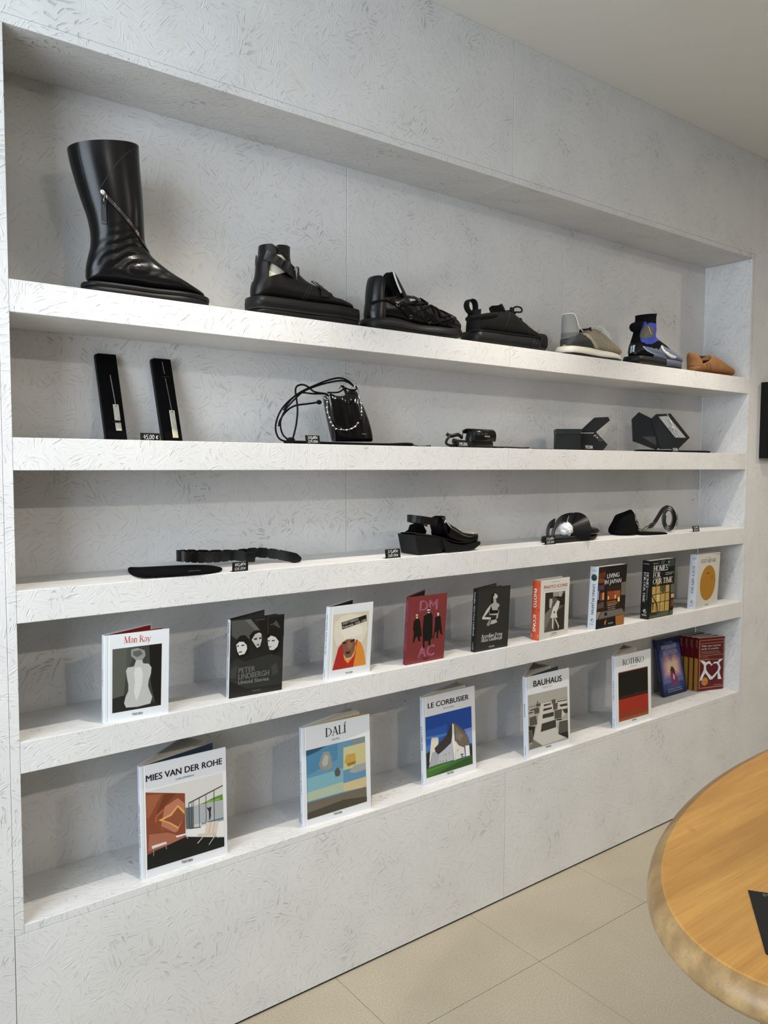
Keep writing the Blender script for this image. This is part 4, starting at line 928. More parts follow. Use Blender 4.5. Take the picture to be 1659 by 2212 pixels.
def bucket_bag():
    PAT = mat('black_patent', (0.003, 0.003, 0.0035), 0.12, spec=0.4, coat=0.3)
    t = thing('handbag', 'small black patent bucket bag with silver bead chain', 'handbag', (0.812, 0.092, S2T))
    R = [(.118, .012, .000, .010, .026), (.120, .018, -.002, .014, .034), (.116, .038, -.008, .036, .036), (.106, .068, -.016, .064, .036), (.094, .098, -.024, .094, .034), (.084, .122, -.029, .118, .032), (.080, .136, -.030, .132, .029)]
    def wob(u, a, p): return (0, 0.0022 * math.sin(p.x * 150 + p.z * 25) * (1 if p.y < 0 else 0.5), 0.004 * math.sin(a * 4) * u ** 4)
    lf = Loft(R, 64, 6, wob); b = part('body', lf.mb(), PAT, t); part('lining', lf.mouth(0.04, 0.003), LINING, b)
    fl = Loft([(.072, .128, .026, .126, .004), (.074, .142, .040, .140, .012), (.064, .150, .048, .148, .010), (.056, .152, .050, .151, .004)], 32, 4); part('side_gusset', fl.mb(), PAT, t)
    tb = MB(); tb.band(catmull([(.020, -.030, .110), (.020, -.028, .134), (.018, -.018, .152), (.016, -.010, .158), (.018, 0, .152)], 4), [Vector((0, -1, .3))] * 17, 0.008, 0.003); part('loop_tab', tb, PAT, t)
    dc = MB(); dc.tube(catmull([(-.040, -.03, .136), (-.010, -.034, .138), (.010, -.030, .148), (.018, -.024, .152), (.034, -.026, .148), (.056, -.022, .150), (.060, -.016, .160)], 5), 0.0022, 8); part('drawstring', dc, LACE, t)
    # bead chain
    pts = [(0.768, 0.111), (0.767, 0.097), (0.769, 0.084), (0.774, 0.071), (0.778, 0.059), (0.784, 0.05), (0.793, 0.042), (0.807, 0.041), (0.824, 0.04), (0.84, 0.044), (0.854, 0.05), (0.864, 0.06), (0.871, 0.072), (0.876, 0.081), (0.877, 0.09), (0.877, 0.1), (0.876, 0.112), (0.872, 0.121)]
    P = [(x - 0.812 + .001, -0.042 + 0.008 * abs(x - .822) / .05, z_) for x, z_ in pts]
    w = MB(); w.tube(P, 0.0007, 6); part('chain_wire', w, STEEL, t)
    me = None
    for p in P:
        if me is None: q = MB(); q.sphere((0, 0, 0), 0.0032, 14, 10); me = q.mesh('bead'); me.materials.append(STEEL)
        link('bead', me, t, loc=p)
    rg = MB()
    rg.tube([(.058 + .006 * math.cos(k * math.pi / 6), -.020, .160 + .006 * math.sin(k * math.pi / 6)) for k in range(12)], 0.0010, 6, closed=True)
    rg.tube(catmull([(.062, -.020, .156), (.061, -.026, .146), (.058, -.030, .136), (.060, -.034, .124)], 4), 0.0011, 6); part('clasp', rg, STEEL, t)
    r2 = MB(); r2.tube([(-.044 + .006 * math.cos(k * math.pi / 6), -.030 + .004 * math.sin(k * math.pi / 6), .122 + .005 * math.sin(k * math.pi / 6)) for k in range(12)], 0.0010, 6, closed=True); part('ring', r2, STEEL, t)
    lg = MB(); lg.tube([(.040, -.040, .112), (.040, -.041, .120), (.042, -.040, .124)], [.0020, .0024, .0016], 6); lg.tube(catmull([(.048, -.040, .110), (.050, -.041, .122), (.056, -.040, .124), (.058, -.039, .112)], 4), 0.0011, 6); part('metal_mark', lg, STEEL, t)
    tx = MB(); add_text(tx, 'VASIC', 'sansb', (.064, .030), (.082, .029), 0.0036, lambda u, v: tuple(lf.near(u, v, 0.0012)[0])); part('lettering', tx, mat('grey_print', srgb(150, 150, 150), 0.4), b)
    # two long cords falling to the left
    for pts, y_, r in (([(0.87, 0.16), (0.853, 0.173), (0.824, 0.179), (0.787, 0.17), (0.751, 0.156), (0.707, 0.136), (0.672, 0.112), (0.647, 0.086), (0.633, 0.056), (0.632, 0.032), (0.643, 0.013), (0.668, 0.006)], .085, .0024),
                     ([(0.862, 0.16), (0.843, 0.169), (0.821, 0.171), (0.778, 0.162), (0.732, 0.147), (0.703, 0.133), (0.677, 0.111), (0.655, 0.088), (0.641, 0.062), (0.640, 0.041), (0.648, 0.022), (0.668, 0.008)], .075, .0023),
                     ([(0.772, 0.133), (0.736, 0.136), (0.718, 0.147), (0.701, 0.152), (0.685, 0.148), (0.679, 0.137), (0.682, 0.116), (0.685, 0.087), (0.681, 0.05), (0.671, 0.014)], .068, .0024),
                     ([(0.764, 0.112), (0.75, 0.110), (0.721, 0.105), (0.686, 0.099), (0.661, 0.085), (0.642, 0.062), (0.637, 0.045)], .080, .0024),
                     ([(0.775, 0.134), (0.736, 0.132), (0.707, 0.133), (0.692, 0.129), (0.669, 0.110), (0.650, 0.086)], .078, .0022)):
        c = MB(); c.tube(catmull([(x - .812, y_ - .092, z_) for x, z_ in pts], 6), r, 8); part('cord', c, LACE, t)
    kn = MB(); kn.sphere((-.056, -.014, .111), 0.0065, 12, 8, sc=(1.2, .8, .9)); kn.sphere((-.145, -.02, .010), 0.008, 12, 8, sc=(1.6, .8, 1.0)); part('knot', kn, LACE, t)['kind'] = 'stuff'
bucket_bag()
def flat_pouch(name, label, cat, R, loc, m, rz=0.0, seg=40, **kw):
    lf = Loft(R, seg, 6, **kw); o = part(name, lf.mb(), m, None, loc=loc, rot=(0, 0, math.radians(rz))); return tag(o, label, cat), lf
CLOTH = mat('black_cotton', (0.004, 0.004, 0.0043), 0.95, spec=0.08, bump=(120, 0.5, 0.002))
d1, _ = flat_pouch('dust_bag', 'long flat black cloth bag under the bucket bag', 'dust bag', [(.000, .004, .000, .001, .006), (.012, .009, .012, .0005, .030), (.090, .0078, .090, .0005, .036), (.150, .0075, .150, .0005, .038), (.300, .0075, .300, .0005, .037), (.380, .011, .380, .0005, .030), (.392, .006, .392, .0005, .010)], (0.645, 0.052, S2T), CLOTH)
c_ = MB(); c_.tube(catmull([(.388, 0, .006), (.405, -.004, .004), (.430, .004, .0022), (.450, .0, .0022), (.466, -.004, .004), (.470, .0, .003)], 5), 0.0016, 6); part('drawcord', c_, LACE, d1)

def flap_bag():
    t = thing('handbag', 'small black flap bag with tan label and loose strap', 'handbag', (1.268, 0.062, S2T))
    R = [(.100, .004, .000, .002, .018), (.102, .010, -.002, .008, .024), (.096, .030, .000, .030, .024), (.090, .044, .004, .044, .022), (.088, .052, .006, .052, .016), (.086, .055, .008, .055, .004)]
    lf = Loft(R, 44, 5); part('body', lf.mb(), BLKM, t)
    fl = MB()
    prof = [(-.026, .022), (-.028, .034), (-.027, .044), (-.022, .052), (-.012, .057), (.004, .058), (.016, .054), (.022, .046)]
    q = catmull(prof, 4); n = len(q)
    V = [(x, y, z_) for x in (.000, .094) for y, z_ in q] + [(x, y * .9, z_ - .002) for x in (.000, .094) for y, z_ in q]
    F = [(i, i + 1, n + i + 1, n + i) for i in range(n - 1)] + [(2 * n + i, 3 * n + i, 3 * n + i + 1, 2 * n + i + 1) for i in range(n - 1)] + [(i + 1, i, 2 * n + i, 2 * n + i + 1) for i in range(n - 1)] + [(n + i, n + i + 1, 3 * n + i + 1, 3 * n + i) for i in range(n - 1)] + [(0, n, 3 * n, 2 * n), (n - 1, 3 * n - 1, 4 * n - 1, 2 * n - 1)]
    fl.add(V, F, 0, True); part('flap', fl, BLK, t, fixn=True)
    lb = MB(); lb.cbox((.044, -.0296, .033), (.066, -.0286, .0375), 0.0002); part('label', lb, mat('tan_label', srgb(128, 118, 100), 0.6), t)
    for pts, r in (([(-.002, .004, .046), (-.016, .002, .052), (-.022, -.004, .040), (-.028, -.006, .030)], .0016), ([(-.030, -.01, .030), (-.050, -.014, .038), (-.074, -.010, .034), (-.086, -.004, .040)], .0055), ([(-.074, -.01, .036), (-.090, -.012, .024), (-.092, -.010, .012), (-.078, -.012, .006), (-.060, -.014, .006)], .0040), ([(-.070, -.014, .020), (-.050, -.018, .016), (-.020, -.020, .014), (.0, -.020, .010)], .0075),
                   ([(.100, -.024, .004), (.140, -.030, .004), (.190, -.032, .003), (.228, -.030, .003), (.244, -.024, .005), (.236, -.018, .004), (.200, -.020, .003)], .0020), ([(.244, -.036, .0016), (.300, -.036, .0014), (.345, -.036, .0014)], .0013)):
        c = MB(); c.tube(catmull(pts, 6), r, 10, flat=((0, 1, 0), 0.7)); part('strap', c, BLKM, t)
    bd = Loft([(.0, .004, .0, .0008, .004), (.012, .013, .012, .0008, .020), (.10, .010, .10, .0008, .026), (.19, .006, .19, .0008, .022), (.20, .003, .20, .0008, .006)], 32, 5)
    o = part('dust_bag', bd.mb(), CLOTH, None, loc=(1.222, 0.078, S2T)); tag(o, 'small flat black cloth bag lying under the flap bag', 'dust bag')
flap_bag()
# closed cube box
cb = thing('gift_box', 'closed black cube box beside the open ring box', 'box', (1.712, 0.045, S2T), math.radians(-43))
b = MB(); b.cbox((0, 0, 0), (0.080, 0.078, 0.052), 0.0006); part('base', b, BOXB, cb); b = MB(); b.cbox((-0.0008, -0.0008, 0.0525), (0.0808, 0.0788, 0.071), 0.0008); part('lid', b, mat('dark_green_box_paper', (0.006, 0.0075, 0.008), 0.5, spec=0.3), cb)
cb.location = (1.700, 0.088, S2T)
# open ring box: faceted base and lid
rb = thing('ring_box', 'open faceted black ring box with a silver ring', 'ring box', (1.838, 0.112, S2T), math.radians(-46))
def face_prism(poly, d, m, name, parent, y0=0.0):
    q = MB(); q.prism([(u / 1000, v / 1000) for u, v in poly], lambda u, v: (u, y0, v), lambda u, v: (u, y0 + d, v)); return part(name, q, m, parent, fixn=True)
face_prism([(0, 0), (86, 0), (102, 22), (62, 65), (52, 60), (15, 61), (0, 51)], 0.040, BOXB, 'base', rb)
face_prism([(13, 73), (18, 64), (62, 65), (108, 105), (102, 117), (57, 115)], 0.040, BOXB, 'lid', rb)
cu = MB(); cu.add([(0.064, -0.0006, 0.060), (0.088, -0.0006, 0.034), (0.074, -0.0006, 0.032), (0.056, -0.0006, 0.050)], [(0, 1, 2, 3)]); part('cushion', cu, mat('dark_satin', (0.02, 0.02, 0.02), 0.4), rb, fixn=True)
rg = thing('ring', 'silver ring with a small bright stone in the open box', 'ring', (1.838, 0.112, S2T), math.radians(-46))
r = MB(); r.tube([(.058 + .0036 * math.cos(a), -.003, .050 + .0046 * math.sin(a)) for a in [k * math.pi / 8 - .6 for k in range(11)]], 0.0010, 6); part('band', r, STEEL, rg)
r = MB(); r.sphere((.0665, -.003, .0455), 0.0019, 10, 8); part('stone', r, mat('bright_stone', (0.9, 0.9, 0.92), 0.1, metal=0.3), rg)
# hexagonal bracelet box
hb = thing('bracelet_box', 'open hexagonal black box with pale grey lining', 'jewellery box', (2.196, 0.146, S2T + 0.012), math.radians(-50))
face_prism([(0, 114), (24, 139), (72, 114), (92, 133), (108, 14), (91, -2), (6, 31)], 0.034, BOXB, 'lid', hb)
face_prism([(34, 47), (86, 47), (89, 14)], 0.001, mat('box_lid_facet', (0.022, 0.021, 0.018), 0.45), 'facet', hb, y0=-0.0012)
face_prism([(68, 112), (85, 130), (136, 132), (206, 42), (166, 0), (103, 0)], 0.036, BOXB, 'base', hb, y0=-0.010)
face_prism([(93, 121), (126, 123), (192, 42), (155, 42)], 0.0012, mat('pale_grey_satin', srgb(150, 150, 146), 0.5), 'lining', hb, y0=-0.0114)
br = thing('bracelet', 'thin silver bracelet with bright knots on the grey lining', 'bracelet', (2.196, 0.146, S2T + 0.012), math.radians(-50))
w = MB()
for pts in ([(.122, .132), (.128, .122), (.138, .104), (.144, .088), (.148, .076)], [(.148, .080), (.136, .082), (.128, .078)], [(.148, .074), (.138, .070), (.134, .066)], [(.150, .076), (.158, .066), (.166, .054), (.170, .044)], [(.149, .074), (.152, .062), (.158, .052), (.162, .043)], [(.126, .116), (.132, .106), (.140, .094)]):
    w.tube(catmull([(u, -.0128, v) for u, v in pts], 4), 0.0009, 6)
part('wire', w, STEEL, br)['kind'] = 'stuff'
for u, v, r_ in ((.1485, .078, .0022), (.170, .049, .0019), (.152, .070, .0013), (.126, .114, .0013), (.136, .104, .0012)):
    k_ = MB(); k_.sphere((u, -.0135, v), r_, 10, 8); part('knot', k_, STEEL, br)
d2, _ = flat_pouch('dust_bag', 'flat black cloth bag under the bracelet box', 'dust bag', [(.000, .009, .000, .001, .012), (.010, .010, .010, .0008, .040), (.10, .0095, .10, .0008, .050), (.25, .0095, .25, .0008, .048), (.38, .010, .38, .0008, .034), (.405, .006, .405, .0008, .012)], (2.200, 0.105, S2T), CLOTH, -3)

# ------------------------------------------------------------------ third shelf
pb, plf = flat_pouch('dust_bag', 'flat black velvet pouch under the segmented belt', 'dust bag', [(.004, .004, .004, .0005, .030), (.012, .012, .012, .0005, .074), (.040, .010, .040, .0005, .080), (.110, .009, .110, .0005, .080), (.160, .009, .160, .0005, .070), (.196, .008, .196, .0005, .046), (.212, .005, .212, .0005, .012)], (0.258, 0.092, S3T), VELVET, -8)
tx = MB(); add_text(tx, 'XISON', 'sansb', (.118, -.058), (.146, -.058), 0.006, lambda u, v: tuple(plf.top(u, v, 0.0006)[0])); part('lettering', tx, mat('grey_print'), pb)
def segment_belt():
    t = thing('belt', 'black segmented leather belt coiled on the third shelf', 'belt', (0, 0, S3T))
    path = catmull([(.690, .060, .008), (.664, .070, .016), (.630, .092, .024), (.592, .112, .028), (.552, .122, .026), (.512, .116, .024), (.468, .096, .026), (.428, .078, .030), (.396, .070, .034), (.376, .078, .036), (.372, .100, .036), (.386, .122, .034), (.420, .134, .032), (.470, .132, .028), (.520, .124, .026), (.560, .104, .020), (.590, .090, .018)], 8)
    m = BLK; i = 0; k = 0
    while i < len(path) - 5:
        n = 14 if i < 8 else 5
        seg = path[i:i + n + 1]
        q = MB(); z_ = 0.020
        nr = []
        for a in range(len(seg)):
            p0 = Vector(seg[max(0, a - 1)]); p1 = Vector(seg[min(len(seg) - 1, a + 1)]); d = (p1 - p0); nr.append(Vector((d.y, -d.x, 0)).normalized())
        w = [0.006 + 0.020 * min(1, (a + 1) / 6) for a in range(len(seg))] if i < 8 else [0.026] * len(seg)
        if i >= 8: w[0] = w[-1] = 0.0215
        q.band([(p[0], p[1], max(p[2], 0.0135 if i >= 8 else 0.0)) for p in seg], nr, w, 0.0032); o = part('segment' if i >= 8 else 'belt_tip', q, BLK if k % 2 == 0 else BLKM, t, fixn=True)
        i += n; k += 1
segment_belt()

def wedge_sandal():
    t = thing('sandal', 'black block-heel sandal with slingback and silver buckle', 'sandal', (1.030, 0.050, S3T), math.radians(2))
    fp = footprint(0.252, 0.036, 0.044, 0.038, sq=0.75, s0=0.0)
    def zb_(s_): return 0.0
    # faceted heel and platform
    h = MB(); h.prism([(-.004, .058), (.060, .050), (.096, .044), (.108, .022), (.098, .000), (.020, .000), (.010, .002)], lambda u, v: (u, -.038, v), lambda u, v: (u, .036, v)); part('heel_block', h, RUB, t, fixn=True)
    p = MB(); p.prism([(.098, .022), (.150, .008), (.108, .0), (.122, .0), (.190, .0), (.224, .006), (.250, .022), (.250, .030), (.180, .022), (.130, .030), (.100, .044)] if False else [(.096, .044), (.130, .028), (.180, .018), (.250, .026), (.252, .018), (.226, .004), (.200, .0), (.120, .0), (.106, .016)], lambda u, v: (u, -.044, v), lambda u, v: (u, .042, v)); part('platform', p, RUB, t, fixn=True)
    ins = Loft([(.250, .034, .250, .026, .036), (.200, .030, .200, .020, .042), (.150, .034, .150, .026, .040), (.110, .046, .110, .038, .037), (.060, .056, .060, .048, .036), (.004, .062, .004, .056, .034)], 32, 4); part('insole', ins.mb(), BLKM, t)
    R = [(.250, .050, .250, .024, .036, 4), (.240, .054, .240, .022, .041, 4), (.216, .052, .214, .020, .043, 3), (.186, .060, .180, .022, .043, 2.6), (.160, .076, .150, .028, .041, 2.5), (.140, .088, .120, .040, .039, 2.4)]
    up = Loft(R, 56, 6, close_first=True); part('vamp', up.mb(), BLK, t)
    part('open_toe', up.patch([(.168, .062), (.190, .052), (.226, .048), (.246, .049), (.246, .07), (.16, .09)], 0.0012, sides=(-1, 1)), mat('greige_insole', srgb(150, 146, 132), 0.6), t)
    cf = ushell([(.048, .100, .056, .039, 58), (.062, .098, .052, .038, 62), (.080, .096, .050, .036, 66), (.096, .094, .046, .034, 62), (.104, .094, .044, .032, 40)], 60, 0.003, flip=True); part('instep_strap', cf, BLK, t)
    sb = MB(); pts = []
    for ph in range(-150, 151, 15):
        r = math.radians(ph); k_ = abs(ph) / 150; pts.append(((.062 - (.052 - .012 * k_) * math.cos(r)), .036 * math.sin(r), .102 - .020 * k_ ** 1.6))
    sb.band(pts, [Vector((p[0] - .062, p[1] * 1.6, 0)).normalized() for p in pts], 0.021, 0.0028); part('slingback', sb, BLKM, t)
    sd = MB(); sd.prism([(.020, .060), (.034, .066), (.040, .080), (.060, .084), (.090, .078), (.104, .058), (.100, .050), (.060, .056)], lambda u, v: (u, .032, v), lambda u, v: (u, .035, v)); part('far_side', sd, BLK, t, fixn=True)
    bk = MB(); frame_buckle(bk, (.134, -.022, .084), (.5, -.35, -.75), (.45, .8, .1), .036, .024, .0021); part('buckle', bk, STEEL, t)
    bb_ = MB(); bb_.sphere((.112, -.036, .088), 0.0026, 10, 6); part('rivet', bb_, STEEL, t)
wedge_sandal()

def mule():
    t = thing('mule', 'black leather mule stuffed with white tissue paper', 'shoe', (1.600, 0.042, S3T), math.radians(4))
    fp = footprint(0.272, 0.034, 0.043, 0.036, s0=0.0)
    lift = lambda s_: 0.016 * max(0, (s_ - .19) / .08) ** 1.8
    part('sole', slab(fp, lift, lambda s_: 0.011 + lift(s_), 0.002, 0.0), RUB, t)
    part('heel_pad', slab([p for p in footprint(0.268, 0.033, 0.042, 0.035, s0=0.001) if p[0] < .15], 0.011, 0.020, 0.0, 0.002), BLKM, t)
    R = [(.272, .034, .272, .024, .006), (.266, .039, .267, .018, .024), (.250, .041, .252, .014, .036), (.226, .043, .228, .011, .041, 2.4), (.204, .050, .204, .010, .042, 2.4), (.184, .062, .180, .010, .041, 2.4), (.166, .070, .156, .010, .040, 2.3)]
    up = Loft(R, 56, 6); u = part('toe', up.mb(), BLK, t); part('lining', up.mouth(0.05, 0.002), LINING, u)
    part('near_wing', ushell([(.010, .150, .046, .040, 100), (.030, .146, .040, .040, 92), (.050, .138, .034, .036, 80), (.064, .132, .034, .028, 62), (.070, .130, .034, .018, 40)], 90, 0.003, lo=-100), BLK, t) if False else None
    w1 = MB()
    def wing(sy, a0, a1, h):   # broad cross-over strap from the sole up over the instep
        pts = [(a0 + (a1 - a0) * k_, sy * y_, z_) for k_, y_, z_ in ((0, .040, .010), (.15, .043, .028), (.35, .040, .048), (.6, .028, h - .006), (.85, .010, h), (1.0, -.008, h - .001))]
        q = catmull(pts, 5); return q, [Vector((-.05, p[1], p[2] - .02)).normalized() for p in q]
    P, N = wing(-1, .135, .150, .072); w1.band(P, N, 0.062, 0.0022); part('cross_strap', w1, BLK, t, fixn=True)
    w2 = MB(); P, N = wing(1, .095, .140, .076); w2.band(P, N, 0.050, 0.0022); part('cross_strap', w2, BLK, t, fixn=True)
    w3 = MB(); P, N = wing(1, .070, .082, .064); w3.band(P[:18], N[:18], 0.044, 0.0022); part('heel_wing', w3, BLKM, t, fixn=True)
    for pts in ([(.178, .012), (.196, .030), (.190, .052), (.172, .068)],):
        sm = MB(); P, N = up.path(pts, 0.0008, 7); sm.band(P, N, 0.0018, 0.0008); part('seam', sm, MATS['leather_edge'], u)
    ps = thing('tissue_paper', 'crumpled white tissue paper inside the black mule', 'tissue', (1.600, 0.042, S3T), math.radians(4))
    rnd = random.Random(4)
    for c, r_ in (((.098, -.010, .040), .022), ((.126, .008, .048), .020)):
        bm = bmesh.new(); bmesh.ops.create_icosphere(bm, subdivisions=3, radius=r_)
        for v in bm.verts:
            d = v.co.normalized(); v.co += d * (0.0022 * math.sin(d.x * 9 + d.z * 7) + rnd.uniform(-.0009, .0009)); v.co.z *= 0.95; v.co += Vector(c)
        q = MB(); q.addbm(bm, 0, False); bm.free(); part('paper_ball', q, mat('tissue_white', srgb(222, 224, 224), 0.8), ps)
mule()

def fringe_pouch():
    R = [(.100, .004, .000, .002, .040), (.102, .012, -.004, .010, .046), (.098, .040, .004, .036, .040), (.092, .066, .010, .058, .030), (.090, .086, .014, .070, .016), (.086, .092, .020, .074, .004)]
    o, lf = flat_pouch('cloth_bundle', 'folded black cloth bundle with frayed edge beside the rolled belt', 'cloth', R, (2.030, 0.098, S3T), CLOTH, -12, wob=lambda u, a, p: (0.003 * math.sin(p.z * 120 + p.y * 60), 0.002 * math.sin(p.x * 90), 0))
    rnd = random.Random(7); f = MB()
    for i in range(70):
        z_ = rnd.uniform(.01, .075); y_ = rnd.uniform(-.03, .02) * (1 - z_ / .12); x_ = .096 - z_ * .06
        f.tube([(x_, y_, z_), (x_ + rnd.uniform(.004, .010), y_ - rnd.uniform(0, .004), z_ + rnd.uniform(-.006, .004)), (x_ + rnd.uniform(.004, .014), y_ - rnd.uniform(0, .006), z_ + rnd.uniform(-.012, .002))], 0.0007, 5)
    part('frayed_edge', f, CLOTH, o)['kind'] = 'stuff'
fringe_pouch()
def rolled_belt():
    t = thing('belt', 'rolled black leather belt standing up with its brass buckle on the shelf', 'belt', (2.322, 0.062, S3T), math.radians(-48))
    m = MB(); P = []; N = []
    for i in range(100):
        a = i * 0.18; k_ = i / 99; rx = 0.030 - 0.016 * k_; rz = 0.047 - 0.022 * k_
        P.append((rx * math.sin(a) * .8, 0.0, 0.050 + rz * math.cos(a))); N.append(Vector((math.sin(a), 0, math.cos(a))))
    m.band(P, N, 0.030, 0.0026); part('coil', m, BLKM, t, fixn=True)
    e = MB(); q = catmull([(0.0, 0, .099), (-.020, -.004, .088), (-.040, -.012, .056), (-.060, -.024, .026), (-.074, -.034, .014)], 6); e.band(q, [Vector((-.7, -.2, .7))] * len(q), 0.029, 0.0028); part('strap_end', e, BLKM, t, fixn=True)
    l = MB(); q = [(-.057, -.022, .032), (-.066, -.028, .022)]; l.band(q, Vector((-.7, -.2, .7)), 0.034, 0.005); part('keeper', l, BLK, t, fixn=True)
    st = MB(); st.sphere((-.058, -.026, .038), 0.0042, 12, 8); part('stud', st, GUN, t)
    b = MB(); frame_buckle(b, (-.082, -.040, .0125), (-.5, -.3, -.42), (.5, -.86, 0), .030, .042, .0021); b.tube([(-.072, -.034, .020), (-.092, -.046, .006)], 0.0017, 6); part('buckle', b, mat('aged_brass', srgb(150, 140, 110), 0.3, metal=0.9), t)
    rnd = random.Random(3); f = MB()
    for i in range(16):
        z_ = rnd.uniform(.02, .07); f.tube([(.022, .010, z_), (.030, .012, z_ + .004), (.033 + rnd.uniform(0, .005), .012, z_ - .004), (.029, .012, z_ - .009)], 0.0005, 5)
    part('threads', f, LACE, t)['kind'] = 'stuff'
    d, _ = flat_pouch('dust_bag', 'flat black cloth bag lying between the cloth bundle and the rolled belt', 'dust bag', [(.000, .004, .000, .0005, .010), (.012, .010, .012, .0005, .030), (.070, .009, .070, .0005, .030), (.120, .007, .120, .0005, .022), (.132, .004, .132, .0005, .006)], (2.110, 0.052, S3T), CLOTH, -14)
rolled_belt()
